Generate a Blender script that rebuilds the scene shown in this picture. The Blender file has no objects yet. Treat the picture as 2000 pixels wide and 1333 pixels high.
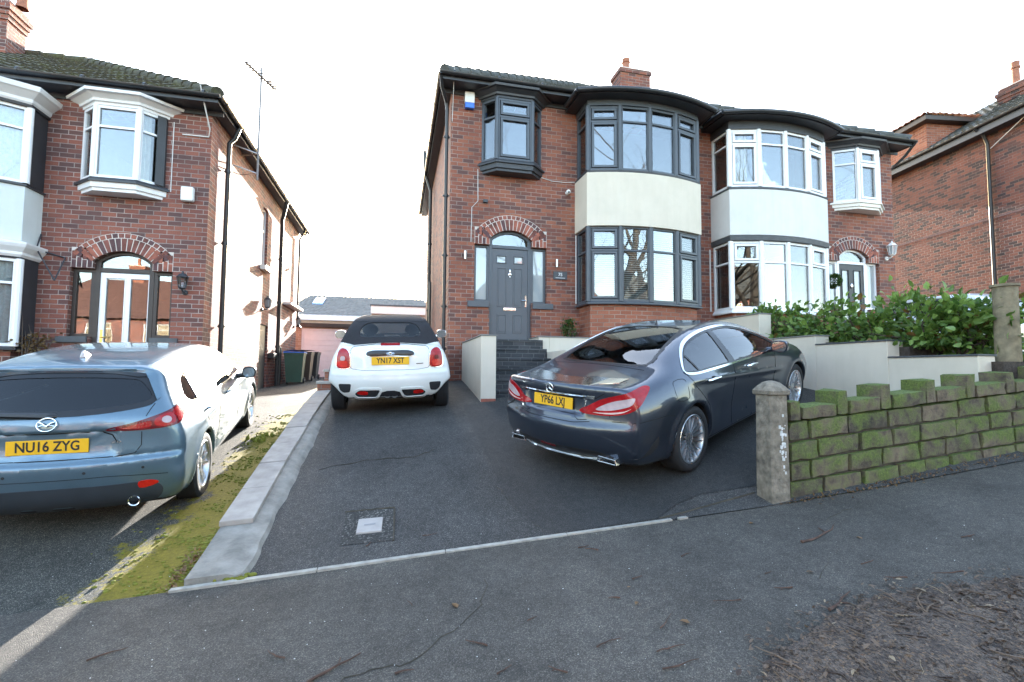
import bpy, bmesh, math, random
import numpy as np
from mathutils import Vector, Matrix
from mathutils.bvhtree import BVHTree
from mathutils.geometry import delaunay_2d_cdt
PI = math.pi
random.seed(7); RNG = np.random.default_rng(7)
scene = bpy.context.scene
COL = scene.collection

# ------------------------------------------------------------------ camera, sky, sun, exposure
YAW, PITCH, ROLL, EYE = math.radians(13.304), math.radians(3.496), math.radians(0.445), 1.55
SUN_AZ, SUN_EL = math.radians(8.4), math.radians(15.5)      # azimuth clockwise from +Y
SKY_STRENGTH, SUN_STRENGTH, EXPOSURE = 0.085, 2.3, 3.85
cam = bpy.data.cameras.new('camera'); camo = bpy.data.objects.new('camera', cam); COL.objects.link(camo)
cam.sensor_width = 36.0; cam.lens = 36.0 * 950 / 2000; cam.clip_start = 0.05; cam.clip_end = 600
_f = Vector((math.sin(YAW) * math.cos(PITCH), math.cos(YAW) * math.cos(PITCH), math.sin(PITCH)))
_r = Vector((math.cos(YAW), -math.sin(YAW), 0)); _u = _r.cross(_f)
_rr = _r * math.cos(ROLL) + _u * math.sin(ROLL); _uu = -_r * math.sin(ROLL) + _u * math.cos(ROLL)
m = Matrix.Identity(4)
for i in range(3):
    m[i][0], m[i][1], m[i][2] = _rr[i], _uu[i], -_f[i]
m[2][3] = EYE
camo.matrix_world = m
scene.camera = camo
world = bpy.data.worlds.new('World'); scene.world = world; world.use_nodes = True
wn = world.node_tree; bg = wn.nodes['Background']
sky = wn.nodes.new('ShaderNodeTexSky'); sky.sky_type = 'NISHITA'; sky.sun_disc = False
sky.sun_elevation = SUN_EL; sky.sun_rotation = SUN_AZ; sky.air_density = 1.0; sky.dust_density = 1.4; sky.ozone_density = 0.0
wn.links.new(sky.outputs[0], bg.inputs[0]); bg.inputs[1].default_value = SKY_STRENGTH
sl = bpy.data.lights.new('sun', 'SUN'); sl.energy = SUN_STRENGTH; sl.angle = math.radians(0.5); sl.color = (1.0, 0.95, 0.87)
so = bpy.data.objects.new('sun', sl); COL.objects.link(so); so.location = (4, 30, 20)
so.rotation_euler = Vector((-math.sin(SUN_AZ) * math.cos(SUN_EL), -math.cos(SUN_AZ) * math.cos(SUN_EL), -math.sin(SUN_EL))).to_track_quat('-Z', 'Y').to_euler()
scene.view_settings.view_transform = 'Standard'; scene.view_settings.look = 'None'
scene.view_settings.exposure = EXPOSURE; scene.view_settings.gamma = 1.0; scene.view_settings.use_curve_mapping = False
scene.cycles.max_bounces = 8; scene.cycles.transparent_max_bounces = 12; scene.cycles.caustics_reflective = False

# ------------------------------------------------------------------ ground heights
def _pw(y, pts):
    xs = [p[0] for p in pts]; zs = [p[1] for p in pts]
    return sum(float(np.interp(y + d, xs, zs)) for d in (-.3, -.15, 0, .15, .3)) / 5
G_MAIN = [(-60, -.9), (-3, -.12), (0, 0), (3.75, .15), (5.25, .46), (7.86, .975), (10.2, 1.27), (20, 1.6), (80, 3)]
G_LEFT = [(-60, -.9), (-3, -.12), (0, 0), (3.75, .13), (5.49, .417), (8.15, .82), (12, 1.15), (20.4, 1.43), (80, 3)]
def z_main(x, y):
    b = float(np.interp(y, [3.9, 4.5, 5.9, 7.3], [0, .05, .03, 0])) * min(max((x - 1.2) / 1.7, 0), 2.2)
    return .063 * min(max(x, -30), 30) + .03 * min(max(x - 3.3, 0), 5) + _pw(y, G_MAIN) + b
def z_left(x, y): return .063 * min(max(x, -30), 30) + _pw(y, G_LEFT)
def z_gnd(x, y):
    t = min(max((x + 1.5) / .4, 0), 1)
    return z_left(x, y) * (1 - t) + z_main(x, y) * t

# ------------------------------------------------------------------ mesh helpers
class MB:
    def __init__(s): s.v = []; s.f = []; s.m = []
    def add(s, vs, fs, mi=0):
        o = len(s.v); s.v += [tuple(p) for p in vs]
        for f in fs: s.f.append(tuple(i + o for i in f)); s.m.append(mi)
    def box(s, x0, x1, y0, y1, z0, z1, mi=0):
        if x1 < x0: x0, x1 = x1, x0
        if y1 < y0: y0, y1 = y1, y0
        v = [(x, y, z) for z in (z0, z1) for y in (y0, y1) for x in (x0, x1)]
        s.add(v, [(0, 2, 3, 1), (4, 5, 7, 6), (0, 1, 5, 4), (2, 6, 7, 3), (0, 4, 6, 2), (1, 3, 7, 5)], mi)
    def frame(s, O, U, V, N, u0, u1, v0, v1, n0, n1, mi=0):
        """box in a local frame"""
        O, U, V, N = Vector(O), Vector(U), Vector(V), Vector(N)
        v = [O + U * a + V * b + N * c for c in (n0, n1) for b in (v0, v1) for a in (u0, u1)]
        fs = [(0, 2, 3, 1), (4, 5, 7, 6), (0, 1, 5, 4), (2, 6, 7, 3), (0, 4, 6, 2), (1, 3, 7, 5)]
        if U.cross(V).dot(N) * (n1 - n0) < 0: fs = [f[::-1] for f in fs]
        s.add(v, fs, mi)
    def prism(s, pts, O, U, V, N, n0, n1, mi=0):
        O, U, V, N = Vector(O), Vector(U), Vector(V), Vector(N); k = len(pts)
        area = sum(pts[i][0] * pts[(i + 1) % k][1] - pts[(i + 1) % k][0] * pts[i][1] for i in range(k))
        if area * U.cross(V).dot(N) * (n1 - n0) < 0: pts = pts[::-1]
        v = [O + U * a + V * b + N * c for c in (n0, n1) for a, b in pts]
        s.add(v, [tuple(range(k))[::-1], tuple(range(k, 2 * k))] + [(i, (i + 1) % k, k + (i + 1) % k, k + i) for i in range(k)], mi)
    def tube(s, pts, r, n=8, mi=0, cap=True):
        pts = [Vector(p) for p in pts]; k = len(pts)
        rs = r if isinstance(r, (list, tuple)) else [r] * k
        t0 = (pts[1] - pts[0]).normalized()
        a = t0.cross(Vector((0, 0, 1)))
        if a.length < 1e-3: a = t0.cross(Vector((1, 0, 0)))
        a.normalize(); vs = []
        for i, p in enumerate(pts):
            t = ((pts[min(i + 1, k - 1)] - pts[max(i - 1, 0)])).normalized()
            a = (a - t * a.dot(t)).normalized(); b = t.cross(a)
            for j in range(n):
                q = 2 * PI * j / n; vs.append(p + (a * math.cos(q) + b * math.sin(q)) * rs[i])
        fs = [(i * n + j, i * n + (j + 1) % n, (i + 1) * n + (j + 1) % n, (i + 1) * n + j) for i in range(k - 1) for j in range(n)]
        if cap: fs += [tuple(range(n))[::-1], tuple(range((k - 1) * n, k * n))]
        s.add(vs, fs, mi)
    def lathe(s, prof, O, A, n=24, mi=0, closed=False):
        """profile (radius, height) about axis A through O"""
        O, A = Vector(O), Vector(A).normalized()
        a = A.cross(Vector((0, 0, 1)))
        if a.length < 1e-3: a = Vector((1, 0, 0))
        a.normalize(); b = A.cross(a); k = len(prof); vs = []
        for r, h in prof:
            for j in range(n):
                q = 2 * PI * j / n; vs.append(O + A * h + (a * math.cos(q) + b * math.sin(q)) * max(r, 1e-4))
        kk = k if closed else k - 1
        s.add(vs, [(i * n + j, i * n + (j + 1) % n, ((i + 1) % k) * n + (j + 1) % n, ((i + 1) % k) * n + j) for i in range(kk) for j in range(n)], mi)
    def ball(s, c, rx, ry, rz, n=12, k=8, mi=0):
        c = Vector(c); vs = [c + Vector((rx * math.sin(PI * i / k) * math.cos(2 * PI * j / n), ry * math.sin(PI * i / k) * math.sin(2 * PI * j / n), rz * math.cos(PI * i / k))) for i in range(k + 1) for j in range(n)]
        s.add(vs, [(i * n + j, (i + 1) * n + j, (i + 1) * n + (j + 1) % n, i * n + (j + 1) % n) for i in range(k) for j in range(n)], mi)
    def grid(s, fn, us, vs, mi=0, flip=False):
        P = [fn(u, v) for v in vs for u in us]; n = len(us)
        fs = [(j * n + i, j * n + i + 1, (j + 1) * n + i + 1, (j + 1) * n + i) for j in range(len(vs) - 1) for i in range(n - 1)]
        s.add(P, [f[::-1] for f in fs] if flip else fs, mi)
    def build(s, name, mats, parent=None, smooth=False, bevel=0, seg=2, angle=40, fix=False):
        me = bpy.data.meshes.new(name); me.from_pydata([tuple(p) for p in s.v], [], s.f)
        mats = mats if isinstance(mats, (list, tuple)) else [mats]
        for x in mats: me.materials.append(x)
        if len(mats) > 1: me.polygons.foreach_set('material_index', s.m)
        me.update(); me.validate()
        if fix:
            bm = bmesh.new(); bm.from_mesh(me); bmesh.ops.remove_doubles(bm, verts=bm.verts, dist=1e-4)
            bmesh.ops.recalc_face_normals(bm, faces=bm.faces); bm.to_mesh(me); bm.free()
        o = bpy.data.objects.new(name, me); COL.objects.link(o)
        if smooth:
            me.polygons.foreach_set('use_smooth', [True] * len(me.polygons))
            if smooth != 'all': me.set_sharp_from_angle(angle=math.radians(angle))
        if bevel:
            b = o.modifiers.new('bevel', 'BEVEL'); b.width = bevel; b.segments = seg; b.limit_method = 'ANGLE'; b.angle_limit = math.radians(35)
        if parent: attach(o, parent)
        return o

BASE = {}
def attach(o, parent):
    o.parent = parent
    if parent.name in BASE: o.matrix_parent_inverse = Matrix.Translation(-Vector(BASE[parent.name]))
def empty(name, loc=(0, 0, 0), local=False):
    """the thing's own Empty at its base; unless local, parts keep scene coordinates through the inverse matrix"""
    o = bpy.data.objects.new(name, None); o.location = loc; o.empty_display_size = .1; COL.objects.link(o)
    if not local: BASE[o.name] = loc
    return o
def tag(o, label=None, cat=None, group=None, kind=None):
    if label: o['label'] = label
    if cat: o['category'] = cat
    if group: o['group'] = group
    if kind: o['kind'] = kind
    return o
def thing(name, label, cat, group=None, loc=(0, 0, 0), local=False): return tag(empty(name, loc, local), label, cat, group)
def copy_tree(o, parent=None):
    kids = [c for c in bpy.data.objects if c.parent == o]
    c = o.copy(); COL.objects.link(c)
    if parent: c.parent = parent
    for k in kids: copy_tree(k, c)
    return c

# ------------------------------------------------------------------ materials
def _new(name):
    m = bpy.data.materials.new(name); m.use_nodes = True; nt = m.node_tree; b = nt.nodes['Principled BSDF']; return m, nt, b
def N(nt, t, **kw):
    n = nt.nodes.new(t)
    for k, v in kw.items():
        if k.startswith('i_'):
            key = k[2:]; key = int(key) if key.isdigit() else key.replace('_', ' ')
            n.inputs[key].default_value = v
        else: setattr(n, k, v)
    return n
def ramp(nt, stops, interp='LINEAR'):
    r = nt.nodes.new('ShaderNodeValToRGB'); r.color_ramp.interpolation = interp; e = r.color_ramp.elements
    while len(e) < len(stops): e.new(.5)
    for q, (p, c) in zip(e, stops): q.position = p; q.color = (*c, 1) if len(c) == 3 else c
    return r
def mixc(nt, fac, a, b, typ='MIX'):
    n = nt.nodes.new('ShaderNodeMix'); n.data_type = 'RGBA'; n.blend_type = typ
    for sock, val in ((n.inputs[0], fac), (n.inputs[6], a), (n.inputs[7], b)):
        if hasattr(val, 'is_output'): nt.links.new(val, sock)
        elif isinstance(val, (int, float)): sock.default_value = val
        else: sock.default_value = (*val, 1)
    return n.outputs[2]
def objco(nt): return nt.nodes.new('ShaderNodeTexCoord').outputs['Object']
def noise(nt, scale, detail=4, rough=.55, co=None):
    n = N(nt, 'ShaderNodeTexNoise'); n.inputs['Scale'].default_value = scale; n.inputs['Detail'].default_value = detail; n.inputs['Roughness'].default_value = rough
    nt.links.new(co if co else objco(nt), n.inputs['Vector']); return n
def bump(nt, b, h, dist=.01, strength=1.0):
    n = N(nt, 'ShaderNodeBump'); n.inputs['Distance'].default_value = dist; n.inputs['Strength'].default_value = strength
    nt.links.new(h, n.inputs['Height']); nt.links.new(n.outputs[0], b.inputs['Normal']); return n
def plain(name, col, rough=.5, metal=0., var=.12, nscale=6, bumpd=0, bscale=200, coat=0, spec=.5):
    m, nt, b = _new(name)
    n = noise(nt, nscale, 6)
    r = ramp(nt, [(.3, tuple(c * (1 - var) for c in col)), (.7, tuple(min(c * (1 + var), 1) for c in col))])
    nt.links.new(n.outputs[0], r.inputs[0]); nt.links.new(r.outputs[0], b.inputs['Base Color'])
    b.inputs['Roughness'].default_value = rough; b.inputs['Metallic'].default_value = metal
    b.inputs['Coat Weight'].default_value = coat; b.inputs['Specular IOR Level'].default_value = spec
    rr = N(nt, 'ShaderNodeMapRange'); rr.inputs['To Min'].default_value = max(rough - .06, .02); rr.inputs['To Max'].default_value = min(rough + .08, 1)
    nt.links.new(n.outputs[0], rr.inputs[0]); nt.links.new(rr.outputs[0], b.inputs['Roughness'])
    if bumpd: bump(nt, b, noise(nt, bscale, 3).outputs[0], bumpd)
    return m
def wallco(nt):
    """(along, height) coordinates of any upright wall"""
    tc = objco(nt); g = nt.nodes.new('ShaderNodeNewGeometry'); s = N(nt, 'ShaderNodeSeparateXYZ'); nt.links.new(tc, s.inputs[0])
    sn = N(nt, 'ShaderNodeSeparateXYZ'); nt.links.new(g.outputs['True Normal'], sn.inputs[0])
    ax = N(nt, 'ShaderNodeMath', operation='ABSOLUTE'); nt.links.new(sn.outputs[0], ax.inputs[0])
    ay = N(nt, 'ShaderNodeMath', operation='ABSOLUTE'); nt.links.new(sn.outputs[1], ay.inputs[0])
    gt = N(nt, 'ShaderNodeMath', operation='GREATER_THAN'); nt.links.new(ax.outputs[0], gt.inputs[0]); nt.links.new(ay.outputs[0], gt.inputs[1])
    mx = N(nt, 'ShaderNodeMix'); nt.links.new(gt.outputs[0], mx.inputs[0]); nt.links.new(s.outputs[0], mx.inputs[2]); nt.links.new(s.outputs[1], mx.inputs[3])
    c = N(nt, 'ShaderNodeCombineXYZ'); nt.links.new(mx.outputs[0], c.inputs[0]); nt.links.new(s.outputs[2], c.inputs[1]); return c.outputs[0]
def brick_mat(name, cols, mortar, bw=.235, rh=.086, ms=.007, clump=.35, single=False):
    m, nt, b = _new(name); co = wallco(nt)
    # wobble keeps the courses from being ruler straight
    br = N(nt, 'ShaderNodeTexBrick'); br.offset = .5
    nz = noise(nt, 9, 2, co=co); sub = N(nt, 'ShaderNodeVectorMath', operation='SUBTRACT'); sub.inputs[1].default_value = (.5, .5, .5); nt.links.new(nz.outputs['Color'], sub.inputs[0])
    sc = N(nt, 'ShaderNodeVectorMath', operation='SCALE'); sc.inputs['Scale'].default_value = .008; nt.links.new(sub.outputs[0], sc.inputs[0])
    ad = N(nt, 'ShaderNodeVectorMath', operation='ADD'); nt.links.new(co, ad.inputs[0]); nt.links.new(sc.outputs[0], ad.inputs[1])
    nt.links.new(ad.outputs[0], br.inputs['Vector'])
    for k, v in (('Scale', 1), ('Mortar Size', ms), ('Mortar Smooth', .25), ('Bias', 0), ('Brick Width', bw), ('Row Height', rh)): br.inputs[k].default_value = v
    br.inputs['Color1'].default_value = (0, 0, 0, 1); br.inputs['Color2'].default_value = (1, 1, 1, 1); br.inputs['Mortar'].default_value = (.5, .5, .5, 1)
    cl = noise(nt, 1.1, 3, co=co); a = N(nt, 'ShaderNodeMath', operation='MULTIPLY_ADD'); a.inputs[1].default_value = clump; a.inputs[2].default_value = -clump * .5
    nt.links.new(cl.outputs[0], a.inputs[0])
    s = N(nt, 'ShaderNodeMath', operation='ADD'); nt.links.new(br.outputs['Color'], s.inputs[0]); nt.links.new(a.outputs[0], s.inputs[1])
    n = len(cols); rp = ramp(nt, [(.08 + .84 * i / (n - 1), c) for i, c in enumerate(cols)]); nt.links.new(s.outputs[0], rp.inputs[0])
    fine = noise(nt, 60, 5); f2 = ramp(nt, [(.25, (.72, .72, .72)), (.75, (1.15, 1.12, 1.1))]); nt.links.new(fine.outputs[0], f2.inputs[0])
    face = mixc(nt, 1.0, rp.outputs[0], f2.outputs[0], 'MULTIPLY')
    ml = noise(nt, 2.3, 3, co=co); mr = ramp(nt, [(.35, tuple(c * .55 for c in mortar)), (.65, mortar)]); nt.links.new(ml.outputs[0], mr.inputs[0])
    st = noise(nt, .5, 4, co=co); sr = ramp(nt, [(.4, (.8, .78, .78)), (.65, (1, 1, 1))]); nt.links.new(st.outputs[0], sr.inputs[0])
    allc = mixc(nt, br.outputs['Fac'], face, mr.outputs[0])
    nt.links.new(mixc(nt, 1.0, allc, sr.outputs[0], 'MULTIPLY'), b.inputs['Base Color'])
    b.inputs['Roughness'].default_value = .85
    inv = N(nt, 'ShaderNodeMath', operation='SUBTRACT'); inv.inputs[0].default_value = 1; nt.links.new(br.outputs['Fac'], inv.inputs[1])
    hh = N(nt, 'ShaderNodeMath', operation='MULTIPLY_ADD'); hh.inputs[1].default_value = .25; nt.links.new(fine.outputs[0], hh.inputs[0]); nt.links.new(inv.outputs[0], hh.inputs[2])
    bump(nt, b, hh.outputs[0], .008)
    return m
RED = [(.135, .066, .056), (.19, .076, .056), (.24, .084, .056), (.275, .094, .058), (.305, .106, .062), (.335, .12, .068)]
M = {}
M['brick'] = brick_mat('red_brick', RED, (.41, .31, .26), clump=.75)
M['brick_left'] = brick_mat('red_brick_left', [(.12, .062, .056), (.17, .072, .058), (.23, .082, .06), (.265, .092, .062), (.30, .108, .07)], (.44, .36, .32), clump=.75)
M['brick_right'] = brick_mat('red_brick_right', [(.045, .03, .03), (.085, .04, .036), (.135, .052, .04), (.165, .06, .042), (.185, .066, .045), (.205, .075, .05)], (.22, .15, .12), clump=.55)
M['brick_new'] = brick_mat('new_red_brick', [(.26, .085, .05), (.32, .11, .06), (.36, .125, .07), (.38, .14, .08)], (.40, .30, .24), clump=.15)
M['brick_pale'] = brick_mat('buff_brick', [(.42, .3, .22), (.5, .36, .27), (.55, .42, .32)], (.6, .52, .45), clump=.2)
M['brick_black'] = brick_mat('engineering_brick', [(.035, .038, .042), (.055, .058, .062), (.075, .075, .078)], (.16, .16, .155), bw=.225, rh=.082, clump=.3)
M['voussoir'] = plain('voussoir_brick', (.17, .06, .045), .85, var=.5, nscale=7, bumpd=.003)
M['mortar'] = plain('mortar', (.58, .51, .45), .9, bumpd=.003)
def render_mat(name, col):
    m, nt, b = _new(name); co = wallco(nt); mp = N(nt, 'ShaderNodeMapping'); mp.inputs['Scale'].default_value = (7, .7, 1); nt.links.new(co, mp.inputs[0]); n = noise(nt, 1.0, 5, .6, mp.outputs[0])
    r = ramp(nt, [(.32, tuple(c * k for c, k in zip(col, (.965, .965, .955)))), (.56, col)]); nt.links.new(n.outputs[0], r.inputs[0])
    n2 = noise(nt, 2.2, 6, .65); r2 = ramp(nt, [(.3, (.95, .95, .94)), (.62, (1.03, 1.03, 1.03))]); nt.links.new(n2.outputs[0], r2.inputs[0]); nt.links.new(mixc(nt, 1, r.outputs[0], r2.outputs[0], 'MULTIPLY'), b.inputs['Base Color'])
    b.inputs['Roughness'].default_value = .88; bump(nt, b, noise(nt, 300, 3).outputs[0], .0015); return m
M['cream'] = render_mat('cream_render', (.65, .58, .47))
M['white_render'] = render_mat('white_render', (.67, .655, .63))
M['grey_render'] = render_mat('pale_render', (.63, .67, .66))
M['anthracite'] = plain('anthracite_frame', (.062, .072, .085), .38, var=.06, nscale=3)
M['door_grey'] = plain('grey_door', (.075, .082, .094), .42, var=.06, nscale=3, bumpd=.0005, bscale=90)
M['upvc'] = plain('white_frame', (.80, .80, .80), .3, var=.03, nscale=3)
M['upvc_cream'] = plain('cream_frame', (.76, .73, .66), .4, var=.05, nscale=3)
M['white_wood'] = plain('white_painted_wood', (.76, .75, .74), .5, var=.06, nscale=4)
M['blackpaint'] = plain('black_painted_wood', (.034, .036, .041), .45, var=.2, nscale=5)
M['blackgutter'] = plain('black_plastic', (.022, .023, .025), .35, var=.2, nscale=5)
M['brownwood'] = plain('dark_stained_wood', (.04, .028, .022), .5, var=.2, nscale=5)
M['slate'] = plain('slate', (.07, .075, .08), .55, var=.2, nscale=8, bumpd=.002, bscale=60)
M['coping'] = plain('coping_stone', (.20, .195, .18), .8, var=.2, nscale=8, bumpd=.003, bscale=80)
M['chrome'] = plain('chrome', (.78, .78, .78), .12, 1, var=.03)
M['steel'] = plain('brushed_steel', (.6, .6, .6), .3, 1, var=.05)
M['brass'] = plain('brass', (.75, .52, .16), .3, 1, var=.08)
M['lead'] = plain('lead_flashing', (.18, .19, .2), .6, var=.2)
M['white'] = plain('white_plastic', (.78, .78, .76), .4, var=.04)
M['blue'] = plain('blue_plastic', (.04, .16, .62), .4, var=.05)
M['wire'] = plain('cable_white', (.65, .63, .6), .5, var=.1)
M['cablegrey'] = plain('cable_grey', (.25, .24, .24), .6, var=.1)
M['room'] = plain('room_plaster', (.42, .4, .37), .9, var=.06)
M['roomfloor'] = plain('room_floor', (.12, .09, .07), .8, var=.1)
M['terracotta'] = plain('terracotta', (.30, .12, .07), .8, var=.25, nscale=10, bumpd=.002)
M['curtain'] = plain('curtain', (.55, .53, .47), .95, var=.12, nscale=12)
M['blind'] = plain('blind', (.66, .66, .64), .6, var=.04)
M['net'] = plain('net_curtain', (.66, .7, .72), .95, var=.15, nscale=18)
M['wood'] = plain('weathered_post', (.23, .19, .12), .85, var=.3, nscale=14, bumpd=.003, bscale=60)
def glass_mat(name, refl=.22, tint=(.9, .93, .93), rough=.0, body=0.0, bodycol=(.02, .02, .02)):
    m, nt, b = _new(name); out = nt.nodes['Material Output']; nt.nodes.remove(b)
    t = N(nt, 'ShaderNodeBsdfTransparent'); t.inputs[0].default_value = (*tint, 1)
    g = N(nt, 'ShaderNodeBsdfGlossy'); g.inputs['Roughness'].default_value = rough; g.inputs[0].default_value = (1, 1, 1, 1)
    lw = N(nt, 'ShaderNodeLayerWeight'); lw.inputs['Blend'].default_value = .35
    mr = N(nt, 'ShaderNodeMapRange'); mr.inputs['To Min'].default_value = refl; mr.inputs['To Max'].default_value = .95; nt.links.new(lw.outputs['Fresnel'], mr.inputs[0])
    nz = noise(nt, 1.7, 2); bp = N(nt, 'ShaderNodeBump'); bp.inputs['Distance'].default_value = .0008; nt.links.new(nz.outputs[0], bp.inputs['Height']); nt.links.new(bp.outputs[0], g.inputs['Normal'])
    mx = N(nt, 'ShaderNodeMixShader'); nt.links.new(mr.outputs[0], mx.inputs[0]); nt.links.new(t.outputs[0], mx.inputs[1]); nt.links.new(g.outputs[0], mx.inputs[2])
    if body:
        d = N(nt, 'ShaderNodeBsdfDiffuse' if body > 0 else 'ShaderNodeBsdfTranslucent'); bodycol = bodycol if body > 0 else (.85, .9, .85); d.inputs[0].default_value = (*bodycol, 1); m2 = N(nt, 'ShaderNodeMixShader'); m2.inputs[0].default_value = abs(body)
        nt.links.new(t.outputs[0], m2.inputs[1]); nt.links.new(d.outputs[0], m2.inputs[2]); nt.links.new(m2.outputs[0], mx.inputs[1])
    nt.links.new(mx.outputs[0], out.inputs[0]); return m
M['glass'] = glass_mat('window_glass', .065)
M['frosted'] = glass_mat('frosted_glass', .06, rough=.03, body=.75, bodycol=(.42, .46, .47))
M['carglass'] = glass_mat('car_glass', .06, (.45, .5, .5))
M['privacy'] = glass_mat('dark_car_glass', .01, (.10, .14, .19))
M['minirear'] = glass_mat('soft_top_rear_glass', .0, (.94, .97, .97))
M['dusty_glare'] = glass_mat('dusty_glare_windscreen', .0, (.94, .97, .97), body=-.4)  # translucent white mixed in imitates sun glare on the dusty glass
# ------------------------------------------------------------------ house building blocks
X_, Y_, Z_ = Vector((1, 0, 0)), Vector((0, 1, 0)), Vector((0, 0, 1))
def pip(p, poly):
    x, y = p; c = False; k = len(poly)
    for i in range(k):
        (x1, y1), (x2, y2) = poly[i], poly[(i + 1) % k]
        if (y1 > y) != (y2 > y) and x < (x2 - x1) * (y - y1) / (y2 - y1) + x1: c = not c
    return c
def cdt(outer, holes=(), extra=()):
    vs = []; es = []
    for loop in [outer] + list(holes):
        o = len(vs); vs += [Vector(p) for p in loop]; es += [(o + i, o + (i + 1) % len(loop)) for i in range(len(loop))]
    vs += [Vector(p) for p in extra]
    r = delaunay_2d_cdt(vs, es, [], 0, 1e-6)
    P = [(p[0], p[1]) for p in r[0]]; F = []
    for f in r[2]:
        c = (sum(P[i][0] for i in f) / len(f), sum(P[i][1] for i in f) / len(f))
        if pip(c, outer) and not any(pip(c, h) for h in holes): F.append(tuple(f))
    return P, F
def wall_panel(mb, O, U, V, Nn, outer, holes=(), th=.25, mi=0):
    O, U, V, Nn = Vector(O), Vector(U), Vector(V), Vector(Nn)
    P, F = cdt(outer, holes); flip = U.cross(V).dot(Nn) < 0
    a = [O + U * p[0] + V * p[1] for p in P]; b = [q - Nn * th for q in a]
    def tri(f, rev):
        ar = sum(P[f[i]][0] * P[f[(i + 1) % 3]][1] - P[f[(i + 1) % 3]][0] * P[f[i]][1] for i in range(3))
        return f if ((ar > 0) != flip) != rev else f[::-1]
    mb.add(a, [tri(f, False) for f in F], mi); mb.add(b, [tri(f, True) for f in F], mi)
    for lp, inner in [(outer, False)] + [(h, True) for h in holes]:
        k = len(lp); ar = sum(lp[i][0] * lp[(i + 1) % k][1] - lp[(i + 1) % k][0] * lp[i][1] for i in range(k))
        q = [O + U * p[0] + V * p[1] for p in lp]
        fs = [(i, (i + 1) % k, k + (i + 1) % k, k + i) for i in range(k)]
        if ((ar > 0) != flip) != inner: fs = [f[::-1] for f in fs]
        mb.add(q + [p - Nn * th for p in q], fs, mi)
def offset_plan(pts, d, yw):
    """pts: plan polyline from wall to wall, bulging towards -Y; d pushes it outwards"""
    pts = [Vector(p) for p in pts]; k = len(pts); segs = []
    for i in range(k - 1):
        t = (pts[i + 1] - pts[i]).normalized(); n = Vector((t[1], -t[0]))
        segs.append((pts[i] + n * d, t))
    def meet(a, b):
        (p, t), (q, s) = a, b; den = t[0] * s[1] - t[1] * s[0]
        if abs(den) < 1e-4: return q
        u = ((q - p)[0] * s[1] - (q - p)[1] * s[0]) / den; return p + t * u
    wall = (Vector((0, yw)), Vector((1, 0)))
    out = [meet(segs[0], wall)] + [meet(segs[i - 1], segs[i]) for i in range(1, k - 1)] + [meet(segs[-1], wall)]
    return [(p[0], p[1]) for p in out]
def plan_loft(mb, plan, prof, yw, mi=0, top=True, bottom=True):
    """plan runs left to right (increasing X); prof = [(outset, z)...] from bottom to top"""
    rings = [[(x, y, z) for x, y in offset_plan(plan, d, yw)] for d, z in prof]; k = len(plan)
    vs = [p for r in rings for p in r]; fs = []
    for j in range(len(rings) - 1):
        for i in range(k - 1): fs.append((j * k + i, j * k + i + 1, (j + 1) * k + i + 1, (j + 1) * k + i))
    mb.add(vs, fs, mi)
    if bottom: mb.add(rings[0], [tuple(range(k))[::-1]], mi)
    if top: mb.add(rings[-1], [tuple(range(k))], mi)
def light(fr, gl, O, U, Nn, u0, u1, z0, z1, fw, sash=False, d=.06, base=None):
    """one glazed light: optional opening sash in the frame mesh, a pane in the glass mesh"""
    if sash:
        s = .012; w = .05
        for a, b, c, e in ((u0 + s, u1 - s, z0 + s, z0 + s + w), (u0 + s, u1 - s, z1 - s - w, z1 - s), (u0 + s, u0 + s + w, z0 + s + w, z1 - s - w), (u1 - s - w, u1 - s, z0 + s + w, z1 - s - w)):
            fr.frame(O, U, Z_, Nn, a, b, c, e, -d + .01, .016)
        u0, u1, z0, z1 = u0 + s + w, u1 - s - w, z0 + s + w, z1 - s - w
    gl.frame(O, U, Z_, Nn, u0 - .006, u1 + .006, z0 - .006, z1 + .006, -d * .62, -d * .5)
def unit(fr, gl, O, U, Nn, w, z0, z1, tr=None, fw=.055, d=.06, sash_top=False, sash_low=False, cols=1):
    """a rectangular window frame with an optional transom; O on the frame's outer face"""
    O, U, Nn = Vector(O), Vector(U), Vector(Nn)
    bw = fw * .8
    for a, b, c, e in ((0, w, z0, z0 + fw), (0, w, z1 - fw, z1), (0, fw, z0 + fw, z1 - fw), (w - fw, w, z0 + fw, z1 - fw)): fr.frame(O, U, Z_, Nn, a, b, c, e, -d, 0)
    xs = [fw + (w - 2 * fw) * i / cols for i in range(cols + 1)]
    for x in xs[1:-1]: fr.frame(O, U, Z_, Nn, x - bw / 2, x + bw / 2, z0 + fw, z1 - fw, -d, -.004)
    for i in range(cols):
        a = xs[i] + (bw / 2 if i else 0); b = xs[i + 1] - (bw / 2 if i < cols - 1 else 0)
        if tr:
            fr.frame(O, U, Z_, Nn, a, b, tr - bw / 2, tr + bw / 2, -d, -.003)
            light(fr, gl, O, U, Nn, a, b, tr + bw / 2, z1 - fw, fw, sash_top, d); light(fr, gl, O, U, Nn, a, b, z0 + fw, tr - bw / 2, fw, sash_low, d)
        else: light(fr, gl, O, U, Nn, a, b, z0 + fw, z1 - fw, fw, sash_low, d)
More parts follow.
